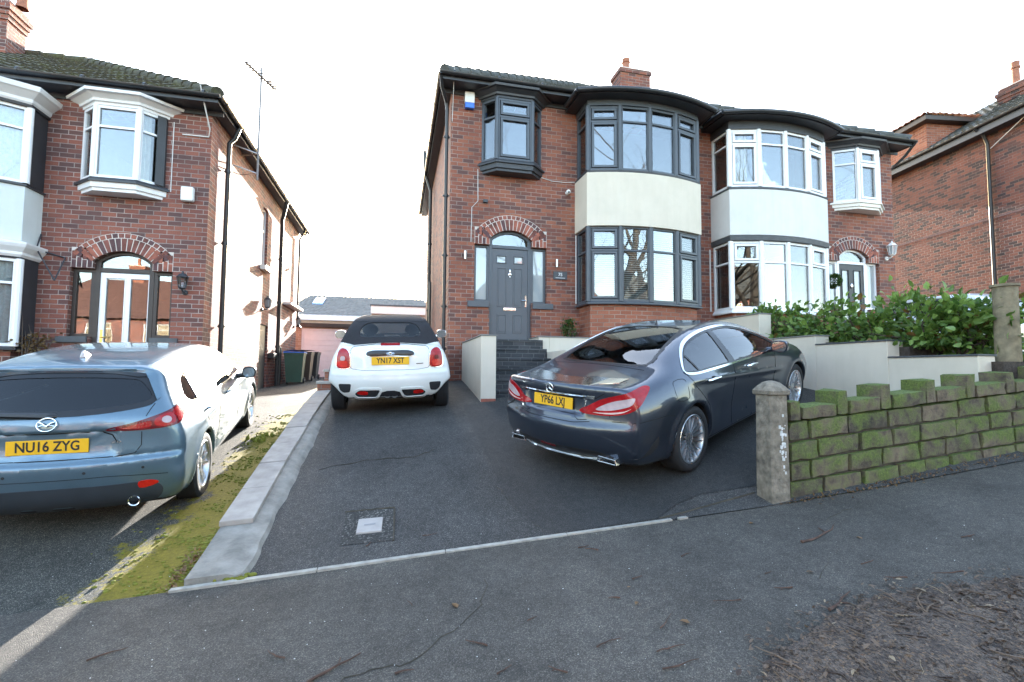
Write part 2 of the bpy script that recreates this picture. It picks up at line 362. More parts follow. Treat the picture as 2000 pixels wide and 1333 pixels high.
def tile_slope(mb, A, B, C, D, course=.29, per=.24, amp=.02, mi=0):
    """interlocking tiles between eave A-B and ridge D-C"""
    A, B, C, D = map(Vector, (A, B, C, D)); n = (B - A).cross(D - A).normalized()
    if n[2] < 0: n = -n
    L = ((D - A) + (C - B)).length / 2; slope = ((A + B) / 2 - (C + D) / 2).length; rows = max(int(slope / course), 1)
    e = (B - A).normalized()
    for r in range(rows):
        for q, (v, lift) in enumerate(((r / rows, .045), (min((r + 1.12) / rows, 1), .012))):
            p0, p1 = A.lerp(D, v), B.lerp(C, v); w = (p1 - p0).length; k = max(int(w / .06), 1); o0 = (p0 - A).dot(e)
            pts = []
            for i in range(k + 1):
                p = p0.lerp(p1, i / k); u = o0 + w * i / k
                t = (u / per) % 1.0; h = amp * (math.sin(t * 2 * PI) * .6 + (1.0 if t < .35 else 0) * .5)
                jit = .006 * math.sin(r * 12.9 + math.floor(u / per) * 4.1)
                pts.append(p + n * (lift + h + jit))
            if q == 0: lo = pts; k0 = k; pl0, pl1 = p0, p1
            else: hi = pts
        k1 = len(hi) - 1
        # resample the upper edge to the lower edge's count
        hi = [hi[min(int(round(i * k1 / k0)), k1)] for i in range(k0 + 1)]
        front = [p - n * .035 for p in lo]
        o = k0 + 1
        fs = [(i, i + 1, o + i + 1, o + i) for i in range(k0)] + [(2 * o + i, 2 * o + i + 1, i + 1, i) for i in range(k0)]
        mb.add(lo + hi + front, fs, mi)
def arc_pts(c, hw, sp, rise, n=14, left_first=True):
    R = (hw * hw + rise * rise) / (2 * rise); zc = sp + rise - R; a = math.asin(hw / R)
    P = [(c + R * math.sin(-a + 2 * a * i / n), zc + R * math.cos(-a + 2 * a * i / n)) for i in range(n + 1)]
    return P if left_first else P[::-1]

YF = 10.2          # the shared line of the house fronts
class House:
    """half of a pair: s runs from the outer corner towards the party wall, X = x0 + sg*s"""
    def __init__(s, root, x0, sg): s.root, s.x0, s.sg = root, x0, sg
    def X(s, v): return s.x0 + s.sg * v
    def span(s, a, b): return tuple(sorted((s.X(a), s.X(b))))

def door_set(H, dz, frame_mat, frame_w, arch_side=True, fr_proud=-.09):
    """arched door opening with side lights; returns the hole outline (in X, Z) and builds frame and glass"""
    sl0, sl1, c0, c1 = .54, 2.16, .875, 1.82; ys = YF - fr_proud
    z_sill, z_head, z_sp, rise, zb = 3.03 + dz, 4.27 + dz, 4.41 + dz, .2, 2.2 + dz
    c = (c0 + c1) / 2; hw = (c1 - c0) / 2
    P = [(sl0, z_sill), (c0, z_sill), (c0, zb), (c1, zb), (c1, z_sill), (sl1, z_sill), (sl1, z_head), (c1, z_head), (c1, z_sp)] + arc_pts(c, hw, z_sp, rise, 14, False)[1:-1] + [(c0, z_sp), (c0, z_head), (sl0, z_head)]
    hole = [(H.X(a), z) for a, z in P]
    fr, gl, fgs = MB(), MB(), [MB(), MB()]; O = Vector((H.x0, ys, 0)); U = X_ * H.sg; Nn = -Y_; f = frame_w
    for a, b, z0, z1 in ((c0, c0 + f, zb, z_sp), (c1 - f, c1, zb, z_sp), (c0 + f, c1 - f, 4.222 + dz, 4.222 + dz + f), (c0 + f, c1 - f, zb - .06, zb + .02)): fr.frame(O, U, Z_, Nn, a, b, z0, z1, -.08, 0)
    out = arc_pts(c, hw, z_sp, rise, 16); inn = arc_pts(c, hw - f, z_sp - .01, rise - .045, 16)
    for i in range(16): fr.prism([out[i], out[i + 1], inn[i + 1], inn[i]], O, U, Z_, Nn, -.08, 0)
    zt = 4.222 + dz + f
    gl.prism([(c0 + f, zt - .004)] + [(c1 - f, zt - .004)] + inn[::-1], O, U, Z_, Nn, -.045, -.038)
    for fg, (a, b) in zip(fgs, ((sl0, c0), (c1, sl1))):
        g = f * .75
        for p, q, z0, z1 in ((a, b, z_sill, z_sill + g), (a, b, z_head - g, z_head), (a, a + g, z_sill + g, z_head - g), (b - g, b, z_sill + g, z_head - g)): fr.frame(O, U, Z_, Nn, p, q, z0, z1, -.07, -.006)
        fg.frame(O, U, Z_, Nn, a + g, b - g, z_sill + g, z_head - g, -.045, -.038)
    fo = fr.build('door_frame', frame_mat, H.root, bevel=.004)
    gl.build('fanlight_pane', M['glass'], fo)
    for fg in fgs: fg.build('side_pane', M['frosted'] if dz > -.5 else M['glass'], fo)
    return hole
def brick_arch(H, dz, dark):
    """soldier arch, header course above it and the soldiers over the side lights"""
    c, hw, sp, rise = 1.3475, .4725, 4.41 + dz, .2
    mb = MB(); O = Vector((H.x0, YF, 0)); U = X_ * H.sg; Nn = -Y_
    R = (hw * hw + rise * rise) / (2 * rise); zc = sp + rise - R; a = math.asin(hw / R) * 1.06; n = 15
    def wedge(a0, a1, r0, r1, g=.008, out=.006, mi=0):
        g0, g1 = g / r0, g / r1
        mb.prism([(c + r0 * math.sin(a0 + g0), zc + r0 * math.cos(a0 + g0)), (c + r0 * math.sin(a1 - g0), zc + r0 * math.cos(a1 - g0)), (c + r1 * math.sin(a1 - g1), zc + r1 * math.cos(a1 - g1)), (c + r1 * math.sin(a0 + g1), zc + r1 * math.cos(a0 + g1))], O, U, Z_, Nn, -.1, out + random.uniform(-.001, .002), mi)
    for i in range(n): wedge(-a + 2 * a * i / n, -a + 2 * a * (i + 1) / n, R + .002, R + .235, mi=random.randrange(3))
    k = 18
    for i in range(k): wedge(-a * 1.12 + 2.24 * a * i / k, -a * 1.12 + 2.24 * a * (i + 1) / k, R + .247, R + .325, out=.005, mi=random.randrange(3))
    for side in (-1, 1):
        for j in range(4):
            for zz in range(2):
                u = c + side * (hw + .045 + .082 * j); h0 = 4.28 + dz + zz * .19 - (.045 if j % 2 else 0)
                z0 = max(h0, 4.275 + dz); z1 = h0 + .18
                if z1 > 4.275 + dz + (.38 if j < 3 else .3): z1 = 4.275 + dz + (.38 if j < 3 else .3)
                mb.frame(O, U, Z_, Nn, u - .034, u + .034, z0, z1, -.1, .005, random.randrange(3))
    mb.add([], [])
    b = MB()
    r1 = R + .335
    pts = [(c + r1 * math.sin(-a * 1.14 + 2.28 * a * i / 20), zc + r1 * math.cos(-a * 1.14 + 2.28 * a * i / 20)) for i in range(21)]
    pin = [(c + (R + .002) * math.sin(-a + 2 * a * i / 20), zc + (R + .002) * math.cos(-a + 2 * a * i / 20)) for i in range(21)]
    for i in range(20): mb.prism([pts[i], pts[i + 1], pin[i + 1], pin[i]], O, U, Z_, Nn, -.08, .0022, 3)
    for side in (-1, 1): mb.frame(O, U, Z_, Nn, c + side * (hw + .003), c + side * (hw + .335), 4.275 + dz, 4.64 + dz, -.08, .0022, 3)
    return mb.build('brick_arch', [M['voussoir'], dark, M['brick_single'], M['mortar']], H.root, bevel=.003)
M['brick_single'] = plain('single_red_brick', (.30, .10, .065), .85, var=.3, nscale=8, bumpd=.003)
M['brick_dark'] = plain('single_dark_brick', (.10, .05, .05), .85, var=.3, nscale=8, bumpd=.003)

def bay_plan(H, c, pts): return sorted([(H.X(c + a), y) for a, y in pts])
BAY = [(-1.35, YF), (-1.33, 9.57), (-.67, 9.385), (0, 9.32), (.67, 9.385), (1.33, 9.57), (1.35, YF)]
def bay_arc(H, c, hw=1.33, y0=9.57, sag=.25, n=14):
    R = (hw * hw + sag * sag) / (2 * sag); a = math.asin(hw / R)
    p = [(R * math.sin(-a + 2 * a * i / n), y0 - sag + R - R * math.cos(-a + 2 * a * i / n)) for i in range(n + 1)]
    return bay_plan(H, c, [(-hw - .02, YF)] + p + [(hw + .02, YF)])
def bay_storey(H, plan, z0, z1, tr, mat, name, sash=(), low_sash=True, post=.055):
    fr, gl = MB(), MB(); k = len(plan)
    for i in range(k - 1):
        a, b = Vector((*plan[i], 0)), Vector((*plan[i + 1], 0)); U = (b - a).normalized(); Nn = Vector((U[1], -U[0], 0)); w = (b - a).length
        unit(fr, gl, a + U * .012, U, Nn, w - .024, z0, z1, tr, .052, .065, i in sash, i in sash and low_sash)
    for p in plan[1:-1]: fr.lathe([(post, z0), (post, z1)], (p[0], p[1] + post * .35, 0), Z_, 10); fr.lathe([(0.001, z1), (post, z1)], (p[0], p[1] + post * .35, 0), Z_, 10)
    o = fr.build(name, mat, H.root, bevel=.003)
    gl.build('pane', M['glass'], o)
    return o
def blinds(parent, plan, z0, z1, kind, only=None, inset=.12):
    pl = offset_plan(plan, -inset, YF)
    for i in range(len(pl) - 1):
        if only is not None and i not in only: continue
        a, b = Vector((*pl[i], 0)), Vector((*pl[i + 1], 0)); U = (b - a).normalized(); Nn = Vector((U[1], -U[0], 0)); w = (b - a).length; mb = MB()
        if kind == 'venetian':
            n = int((z1 - z0) / .045)
            for j in range(n):
                z = z0 + (j + .5) * (z1 - z0) / n
                mb.add([a + U * .01 + Nn * .016 + Z_ * (z - .012), b - U * .01 + Nn * .016 + Z_ * (z - .012), b - U * .01 - Nn * .016 + Z_ * (z + .012), a + U * .01 - Nn * .016 + Z_ * (z + .012)], [(0, 1, 2, 3)])
            mb.build('blind', M['blind'], parent)
        elif kind == 'vertical':
            n = max(int(w / .085), 1)
            for j in range(n):
                u = w * (j + .5) / n; t = math.radians(28)
                d = U * math.cos(t) * .045 + Nn * math.sin(t) * .045; p = a + U * u
                mb.add([p - d + Z_ * z0, p + d + Z_ * z0, p + d + Z_ * z1, p - d + Z_ * z1], [(0, 1, 2, 3)])
            mb.build('blind', M['net'], parent)
        else:
            side = w if kind == 'net' else w * .62
            def fn(u, v, a=a, U=U, Nn=Nn): return a + U * u + Nn * (.02 * math.sin(u * 46) + .008 * math.sin(u * 91 + 1)) + Z_ * v
            mb.grid(fn, list(np.linspace(0, side, 40)), [z0, (z0 + z1) / 2, z1])
            mb.build('curtain', M['net' if kind == 'net' else 'curtain'], parent, smooth='all')
def gutter_run(mb, a, b, r=.055):
    a, b = Vector(a), Vector(b); t = (b - a).normalized(); n = max(int((b - a).length), 1)
    side = Vector((t[1], -t[0], 0)); prof = [(math.cos(q) * r, math.sin(q) * r) for q in np.linspace(PI, 2 * PI, 9)] + [(r * .82, 0)] + [(math.cos(q) * r * .82, math.sin(q) * r * .82) for q in np.linspace(2 * PI, PI, 9)][1:]
    k = len(prof); vs = []
    for p in (a, b): vs += [p + side * x + Z_ * z for x, z in prof]
    mb.add(vs, [(i, (i + 1) % k, k + (i + 1) % k, k + i) for i in range(k)] + [tuple(range(k))[::-1], tuple(range(k, 2 * k))])
    for i in range(n + 1): # joint brackets
        p = a.lerp(b, (i + .3) / (n + .6)); mb.tube([p - t * .02 - Z_ * .002, p + t * .02 - Z_ * .002], r * 1.12, 10)
def downpipe(parent, pts, r=.038, mat='blackgutter', collars=()):
    mb = MB(); mb.tube(pts, r, 10)
    for z in collars:
        x, y = pts[-1][0], pts[-1][1]; mb.tube([(x, y, z - .03), (x, y, z + .03)], r * 1.3, 10); mb.box(x - .07, x + .07, y - .015, y + .03, z - .012, z + .012)
    return mb.build('downpipe', M[mat], parent, smooth=True)
# ------------------------------------------------------------------ the ground
def speckle_asphalt(name, base, agg, mossy=0, mosscol=(.16, .17, .015), scale=210, rough=.75, wear=.25):
    m, nt, b = _new(name); co = objco(nt)
    v = N(nt, 'ShaderNodeTexVoronoi'); v.inputs['Scale'].default_value = scale; nt.links.new(co, v.inputs['Vector'])
    sx = N(nt, 'ShaderNodeSeparateColor'); nt.links.new(v.outputs['Color'], sx.inputs[0])
    r = ramp(nt, [(0, tuple(c * .68 for c in base)), (.45, base), (.8, tuple(c * 1.3 for c in base)), (.98, agg)]); nt.links.new(sx.outputs[0], r.inputs[0])
    big = noise(nt, 1.3, 6, .65, co); br = ramp(nt, [(.3, (1 - wear,) * 3), (.7, (1 + wear,) * 3)]); nt.links.new(big.outputs[0], br.inputs[0])
    col = mixc(nt, 1.0, r.outputs[0], br.outputs[0], 'MULTIPLY')
    mid = noise(nt, 14, 5, .7, co); mr_ = ramp(nt, [(.35, (.82, .82, .82)), (.68, (1.14, 1.13, 1.1))]); nt.links.new(mid.outputs[0], mr_.inputs[0])
    col = mixc(nt, 1.0, col, mr_.outputs[0], 'MULTIPLY')
    if mossy:
        s = N(nt, 'ShaderNodeSeparateXYZ'); nt.links.new(co, s.inputs[0])
        # moss grows in a belt beside the kerb and thins out towards the tyre track
        gx = N(nt, 'ShaderNodeMapRange'); gx.inputs['From Min'].default_value = -2.3; gx.inputs['From Max'].default_value = -1.45; nt.links.new(s.outputs[0], gx.inputs[0])
        nn = noise(nt, 3.2, 6, .7, co); f = noise(nt, 40, 4, .7, co)
        a = N(nt, 'ShaderNodeMath', operation='MULTIPLY_ADD'); a.inputs[1].default_value = .62; nt.links.new(gx.outputs[0], a.inputs[0]); nt.links.new(nn.outputs[0], a.inputs[2])
        c = N(nt, 'ShaderNodeMath', operation='MULTIPLY_ADD'); c.inputs[1].default_value = .35; nt.links.new(f.outputs[0], c.inputs[0]); nt.links.new(a.outputs[0], c.inputs[2])
        mk = ramp(nt, [(.93, (0, 0, 0)), (1.12, (1, 1, 1))]); nt.links.new(c.outputs[0], mk.inputs[0])
        mc = ramp(nt, [(.3, tuple(k * .5 for k in mosscol)), (.7, mosscol)]); nt.links.new(f.outputs[0], mc.inputs[0])
        mm = N(nt, 'ShaderNodeMath', operation='MULTIPLY'); mm.inputs[1].default_value = .9; nt.links.new(mk.outputs[0], mm.inputs[0])
        col = mixc(nt, mm.outputs[0], col, mc.outputs[0])
    nt.links.new(col, b.inputs['Base Color']); b.inputs['Roughness'].default_value = rough; b.inputs['Specular IOR Level'].default_value = .22
    add = N(nt, 'ShaderNodeMath', operation='MULTIPLY_ADD'); add.inputs[1].default_value = -.8; nt.links.new(v.outputs['Distance'], add.inputs[0]); nt.links.new(mid.outputs[0], add.inputs[2])
    bump(nt, b, add.outputs[0], .006); return m
M['pavement'] = speckle_asphalt('pavement_tarmac', (.083, .075, .066), (.19, .17, .145), wear=.28)
M['drive'] = speckle_asphalt('driveway_tarmac', (.061, .058, .055), (.2, .185, .17), wear=.25)
M['newdrive'] = speckle_asphalt('new_tarmac', (.046, .045, .044), (.12, .115, .11), scale=260, wear=.18, rough=.65)
M['leftdrive'] = speckle_asphalt('mossy_tarmac', (.055, .054, .048), (.26, .24, .2), mossy=1, mosscol=(.27, .215, .02), wear=.3)
M['road'] = speckle_asphalt('road_tarmac', (.06, .06, .06), (.15, .15, .14))
M['soil'] = plain('soil', (.055, .042, .033), .95, var=.5, nscale=22, bumpd=.02, bscale=60)
M['earth'] = plain('earth', (.09, .08, .06), .95, var=.3, nscale=.5)
def sheet(name, xs, ys, zf, mat, lift=0.0, wavy=.004):
    mb = MB()
    def fn(x, y): return (x, y, zf(x, y) + lift + wavy * math.sin(x * 1.7 + y * .9) * math.sin(y * 1.3 - x * .6))
    mb.grid(fn, xs, ys); o = mb.build(name, mat, smooth='all'); tag(o, kind='structure'); return o
def lin(a, b, st): return list(np.linspace(a, b, max(int(round((b - a) / st)), 1) + 1))
xs_t = [-300, -120, -60] + lin(-30, 30, 1) + [60, 120, 300]
ys_t = [-300, -120, -60] + lin(-30, 30, 1) + [60, 120, 300]
sheet('ground', xs_t, ys_t, lambda x, y: z_gnd(x, y) - .09, M['earth'], wavy=0)
sheet('pavement', lin(-16, 18, .5), lin(-1.6, 3.74, .3), z_main, M['pavement'])
sheet('driveway', lin(-1.28, 6.6, .3), lin(3.755, 10.3, .2), z_main, M['drive'])
sheet('side_passage', lin(-1.28, 1.1, .3), lin(10.3, 20.3, .4), z_main, M['drive'])
sheet('neighbour_driveway', lin(-9.5, -1.28, .3), lin(3.745, 20.3, .3), z_left, M['leftdrive'])
sheet('road', lin(-60, 60, 2), lin(-9, -1.75, .5), lambda x, y: z_main(x, y) - .1, M['road'])
# newer tarmac laid over the right of the drive
mb = MB(); mb.grid(lambda u, v: (1.02 + (v - 4.0) * .0 + u * (6.55 - 1.02) + (1 - u) * (.22 if v < 4.4 else 0) * (4.4 - v) / .65, v, z_main(1.02 + u * 5.53, v) + .005), lin(0, 1, .06), lin(3.79, 7.7, .2)); mb.v = [(x, max(y, 3.79 + .3 * min(max((x - 2.15) / .5, 0), 1)), 0) for x, y, z in mb.v]; mb.v = [(x, y, z_main(x, y) + .006) for x, y, z in mb.v]
tag(mb.build('tarmac_overlay', M['newdrive'], smooth='all'), kind='structure')
# raised front garden of the right half, held up by the cream wall
mb = MB(); mb.box(6.8, 8.3, 6.4, 10.15, .6, 2.05); mb.box(6.8, 8.3, 5.2, 6.4, .6, 1.92); mb.box(6.8, 8.3, 4.15, 5.2, .6, 1.7)
tag(mb.build('front_garden', M['soil']), kind='structure')
mb = MB(); mb.box(8.301, 13.4, 4.15, 10.15, .6, 1.62); tag(mb.build('parking_pad', M['road']), kind='structure')
mb = MB(); mb.grid(lambda x, y: (x, y, 1.75 + .05 * (x - 13.4) + .11 * (y - 4)), lin(13.4, 17.6, .5), lin(4.2, 16, .5)); tag(mb.build('far_driveway', M['road'], smooth='all'), kind='structure')
# stone edging strip between pavement and drive
mb = MB(); x = -1.43
for L in (.92, .9, .96, .93, .06, .5, .42):
    x1 = min(x + L, 2.42); y = 3.745
    if L > .1:
        n = 4
        for i in range(n):
            a, b = x + (x1 - x - .008) * i / n, x + (x1 - x - .008) * (i + 1) / n; k = random.uniform(-.004, .004)
            w = .024 if x < 1.3 else .018
            mb.add([(a, y - w, z_main(a, y) - .05), (b, y - w, z_main(b, y) - .05), (b, y + w, z_main(b, y) - .05), (a, y + w, z_main(a, y) - .05), (a, y - w, z_main(a, y) + .012), (b, y - w, z_main(b, y) + .012), (b, y + w, z_main(b, y) + .012), (a, y + w, z_main(a, y) + .012)],
                   [(4, 5, 6, 7), (0, 1, 5, 4), (2, 3, 7, 6)] + ([(3, 0, 4, 7)] if i == 0 else []) + ([(1, 2, 6, 5)] if i == n - 1 else []))
    x = x1
M['edging'] = plain('edging_stone', (.36, .33, .28), .85, var=.25, nscale=16, bumpd=.003, bscale=120)
tag(mb.build('edging_strip', M['edging']), 'thin pale stone edging strip across the foot of the tarmac drive', 'edging')

# ------------------------------------------------------------------ raised kerb between the two drives
M['slab'] = plain('concrete_slab', (.36, .315, .275), .88, var=.2, nscale=7, bumpd=.002, bscale=160)
M['haunch'] = plain('mortar_haunch', (.25, .228, .195), .92, var=.3, nscale=7, bumpd=.010, bscale=45)
kerb = thing('driveway_kerb', 'low kerb of grey paving slabs with a mortar haunch between the two drives', 'kerb', loc=(-1.2, 6, z_main(-1.2, 6)))
mb = MB(); ys = lin(3.78, 9.15, .1)
def kh(y): return .075 + .035 * min((y - 3.7) / 2, 1)
def hz(x, y): return z_main(x, y)
prof = []
for y in ys:
    wob = .008 * math.sin(y * 5.1) + .006 * math.sin(y * 13) + random.uniform(-.006, .006); h = kh(y)
    prof.append([(-1.36, y, z_left(-1.36, y) - .1), (-1.36, y, hz(-1.36, y) + h - .03), (-1.11, y, hz(-1.11, y) + h - .03), (-1.05 + wob * .3, y, hz(-1.05, y) + h - .05), (-1.0 + wob, y, hz(-1, y) + .035), (-.965 + wob, y, hz(-.96, y) - .02)])
k = 6; vs = [p for r in prof for p in r]
mb.add(vs, [(j * k + i, j * k + i + 1, (j + 1) * k + i + 1, (j + 1) * k + i) for j in range(len(ys) - 1) for i in range(k - 1)] + [tuple(range(k))])
mb.f = [f[::-1] for f in mb.f]
mb.build('haunch', M['haunch'], kerb, smooth=True, angle=50)
y = 4.46
while y < 9.1:
    L = .585; mb = MB(); y1 = y + L - .013; dz = random.uniform(-.004, .004); dx = random.uniform(-.006, .006)
    q = []
    for zz in (-.031, .012):
        for (x, yy) in ((-1.37 + dx, y), (-1.115 + dx, y), (-1.115 + dx, y1), (-1.37 + dx, y1)): q.append((x, yy, hz(x, yy) + kh(yy) + zz + dz))
    mb.add(q, [(3, 2, 1, 0), (4, 5, 6, 7), (0, 1, 5, 4), (1, 2, 6, 5), (2, 3, 7, 6), (3, 0, 4, 7)])
    mb.build('slab', M['slab'], kerb, bevel=.006); y += L
mb = MB()
for i, (x0, x1, y0, y1, h) in enumerate(((-1.36, -1.0, 9.2, 9.55, .22), (-1.3, -1.0, 9.6, 9.95, .38))): mb.box(x0, x1, y0, y1, z_main(-1.2, y0) - .2, z_main(-1.2, y0) + h)
mb.build('end_step', M['brick_new'], kerb, bevel=.008)
mb = MB(); mb.box(-1.38, -.98, 9.18, 9.58, z_main(-1.2, 9.2) + .22, z_main(-1.2, 9.2) + .27); mb.box(-1.32, -.98, 9.59, 9.97, z_main(-1.2, 9.6) + .38, z_main(-1.2, 9.6) + .43); mb.build('end_slab', M['slab'], kerb, bevel=.006)

# ------------------------------------------------------------------ main house (left half of the pair)
def half_house(root, H, brick, zb, zeave, holes, s1=5.97, depth=8.6, side_holes=(), floors=(2.2, 4.85), cap=7.45):
    mb = MB(); X0, X1 = H.span(0, s1)
    wall_panel(mb, (0, YF, 0), X_, Z_, -Y_, [(X0, zb), (X1, zb), (X1, zeave), (X0, zeave)], holes, .22)
    Nn = -X_ * H.sg
    wall_panel(mb, (H.x0, 0, 0), Y_, Z_, Nn, [(YF + .22, zb), (YF + depth, zb), (YF + depth, zeave), (YF + .22, zeave)], side_holes, .22)
    xi0, xi1 = H.span(.22, s1)
    mb.box(xi0, xi1, YF + depth - .22, YF + depth, zb, zeave)
    mb.build('wall', brick, root)
    mi = MB()
    for z in (floors[0], floors[1], cap): mi.box(xi0, xi1, YF + .22, YF + depth - .22, z - .15, z, 1 if z < cap else 0)
    xm0, xm1 = H.span(2.55, 2.67); mi.box(xm0, xm1, YF + .22, YF + 4.2, floors[0], cap - .15)
    mi.box(xi0, xi1, YF + 4.2, YF + 4.3, floors[0], cap - .15)
    xp0, xp1 = H.span(s1 - .02, s1); mi.box(xp0, xp1, YF + .22, YF + depth - .22, zb, cap - .15)
    mi.build('interior', [M['room'], M['roomfloor']], root)
def hip_half(root, H, zeave, s1=5.97, depth=8.6, ov=.38, ovs=.2, pitch=33.5, tile='tile_grey', skip_party=False):
    y0, y1 = YF - ov, YF + depth + ov; run = (y1 - y0) / 2; h = run * math.tan(math.radians(pitch)); ym = (y0 + y1) / 2
    xa, xb, xr = H.X(-ovs), H.X(s1), H.X(-ovs + run); zr = zeave + h
    mb = MB()
    f = [(xa, y0, zeave), (xb, y0, zeave), (xb, ym, zr), (xr, ym, zr)]
    if H.sg < 0: f = [f[1], f[0], f[3], f[2]]
    tile_slope(mb, *f)
    b = [(xb, y1, zeave), (xa, y1, zeave), (xr, ym, zr), (xb, ym, zr)]
    if H.sg < 0: b = [b[1], b[0], b[3], b[2]]
    tile_slope(mb, *b)
    e = [(xa, y1, zeave), (xa, y0, zeave), (xr, ym, zr), (xr, ym, zr)]
    if H.sg < 0: e = [e[1], e[0], e[3], e[2]]
    tile_slope(mb, *e)
    roof = mb.build('roof', M[tile], root, smooth=True, angle=30)
    rt = MB(); n = 14
    for a_, b_ in (((xa, y0, zeave), (xr, ym, zr)), ((xa, y1, zeave), (xr, ym, zr)), ((xr, ym, zr), (xb, ym, zr))):
        a_, b_ = Vector(a_), Vector(b_); k = max(int((b_ - a_).length / .42), 1)
        for i in range(k): rt.tube([a_.lerp(b_, i / k) + Z_ * .05, a_.lerp(b_, (i + 1.08) / k) + Z_ * .03], [.125, .105], 10)
    rt.build('ridge_tile', M[tile], roof, smooth=True)
    return roof
M['tile_grey'] = plain('grey_roof_tile', (.075, .077, .07), .85, var=.35, nscale=5, bumpd=.004, bscale=90)
def mossy_tile():
    m, nt, b = _new('mossy_roof_tile'); n = noise(nt, 2.4, 6, .7); f = noise(nt, 30, 4)
    r = ramp(nt, [(.35, (.05, .046, .037)), (.52, (.075, .07, .045)), (.72, (.10, .10, .033))]); nt.links.new(n.outputs[0], r.inputs[0])
    fr = ramp(nt, [(.3, (.65, .65, .65)), (.7, (1.2, 1.2, 1.2))]); nt.links.new(f.outputs[0], fr.inputs[0])
    nt.links.new(mixc(nt, 1, r.outputs[0], fr.outputs[0], 'MULTIPLY'), b.inputs['Base Color']); b.inputs['Roughness'].default_value = .95; bump(nt, b, f.outputs[0], .02); return m
M['tile_moss'] = mossy_tile()
def eaves(root, H, z, s1, soff, fasc, gut, depth=8.6, ov=.38, ovs=.2, zwall=None, side=True, stop=None):
    """soffit boards, fascia and gutter along the front and the outer side"""
    xa = H.X(-ovs); xe = H.X(stop if stop else s1); mb = MB(); zs = z - .1
    x0, x1 = sorted((xa, xe))
    mb.box(x0, x1, YF - ov, YF + .01, zs, zs + .02); mb.box(x0, x1, YF - ov - .02, YF - ov, zs - .015, z + .02)
    mb.box(x0, x1, YF - .035, YF - .003, zs - .1, zs - .001)
    if side:
        sx0, sx1 = sorted((H.X(-ovs), H.X(.01))); mb.box(sx0, sx1, YF + .01, YF + depth + ov, zs, zs + .02)
        fx0, fx1 = sorted((H.X(-ovs - .02), H.X(-ovs))); mb.box(fx0, fx1, YF - ov - .02, YF + depth + ov, zs - .015, z + .02)
    f = mb.build('fascia', fasc, root)
    g = MB(); yy = YF - ov - .075
    gutter_run(g, (x0 - .08 * (H.sg > 0), yy, z + .005), (x1 + .08 * (H.sg < 0), yy, z + .005))
    if side: gutter_run(g, (H.X(-ovs - .075), YF - ov - .1, z), (H.X(-ovs - .075), YF + depth + ov, z))
    g.build('gutter', gut, f, smooth=True, angle=50)
    return f
def oriel(H, plan, zs, head, trz, mats, parts, sash):
    """small first-floor oriel: base, sill, lights and moulded cornice. zs = base bottom, sill bottom, frame bottom, frame top"""
    fm, bm_, cm = mats
    zb, z1, z2, z3 = zs
    mb = MB(); plan_loft(mb, plan, [(-.06, zb), (-.02, zb + .005), (-.02, zb + .06), (.015, zb + .065), (.02, z1)], YF)
    base = mb.build('oriel_base', bm_, H.root, bevel=.004)
    mb = MB(); plan_loft(mb, plan, [(.055, z1), (.055, z1 + .035), (.02, z2)], YF); mb.build('oriel_sill', parts['sill'], H.root, bevel=.003)
    o = bay_storey(H, plan, z2, z3, trz, fm, 'oriel_window', sash, post=.045)
    mb = MB(); plan_loft(mb, plan, [(.015, z3), (.015, z3 + .05), (.05, z3 + .055), (.06, z3 + .1), (.15, z3 + .16), (.2, z3 + .165), (.21, z3 + .215), (-.05, z3 + .26)], YF)
    mb.build('oriel_cornice', cm, H.root, bevel=.004)
    return o

Mh = thing('brick_house', 'red brick semi with charcoal grey windows, grey front door and cream panel between its bays', 'house', loc=(4, 14.5, 1.2))
HM = House(Mh, 1.03, 1)
hole = door_set(HM, 0, M['anthracite'], .07)
oplan = bay_plan(HM, 1.342, [(-.685, YF), (-.395, 9.90), (.395, 9.90), (.685, YF)])
CB = 4.22
bx0, bx1 = HM.span(CB - 1.3, CB + 1.3); ox0, ox1 = HM.span(.71, 1.98)
rect = lambda a, b, c, d: [(a, c), (b, c), (b, d), (a, d)]
half_house(Mh, HM, M['brick'], .8, 7.6, [hole, rect(ox0, ox1, 6.08, 7.42), rect(bx0, bx1, 3.03, 4.62), rect(bx0, bx1, 5.86, 7.26)])
brick_arch(HM, 0, M['brick_dark'])
oriel(HM, oplan, (5.80, 5.97, 6.05, 7.40), None, 7.0, (M['anthracite'], M['blackpaint'], M['blackpaint']), {'sill': M['blackpaint']}, (1,))
plan = bay_plan(HM, CB, BAY); arc = bay_arc(HM, CB)
mb = MB(); plan_loft(mb, arc, [(-.05, .8), (-.05, 2.965)], YF); mb.build('bay_plinth', M['brick_new'], Mh)
mb = MB(); plan_loft(mb, arc, [(.045, 2.965), (.05, 2.975), (.05, 3.0), (.0, 3.025)], YF); mb.build('bay_sill', M['anthracite'], Mh, bevel=.003)
lo = bay_storey(HM, plan, 3.025, 4.65, 4.13, M['anthracite'], 'bay_window', (1, 4))
blinds(lo, plan, 3.08, 4.6, 'venetian', (1, 2, 3, 4))
mb = MB(); plan_loft(mb, arc, [(-.03, 4.63), (.05, 4.64), (.05, 5.80), (-.02, 5.81)], YF); mb.build('bay_panel', M['cream'], Mh, bevel=.006)
mb = MB(); plan_loft(mb, arc, [(.04, 5.81), (.045, 5.845), (.0, 5.86)], YF); mb.build('bay_sill', M['blackpaint'], Mh)
up = bay_storey(HM, plan, 5.86, 7.29, 6.95, M['anthracite'], 'bay_window', (1, 4))
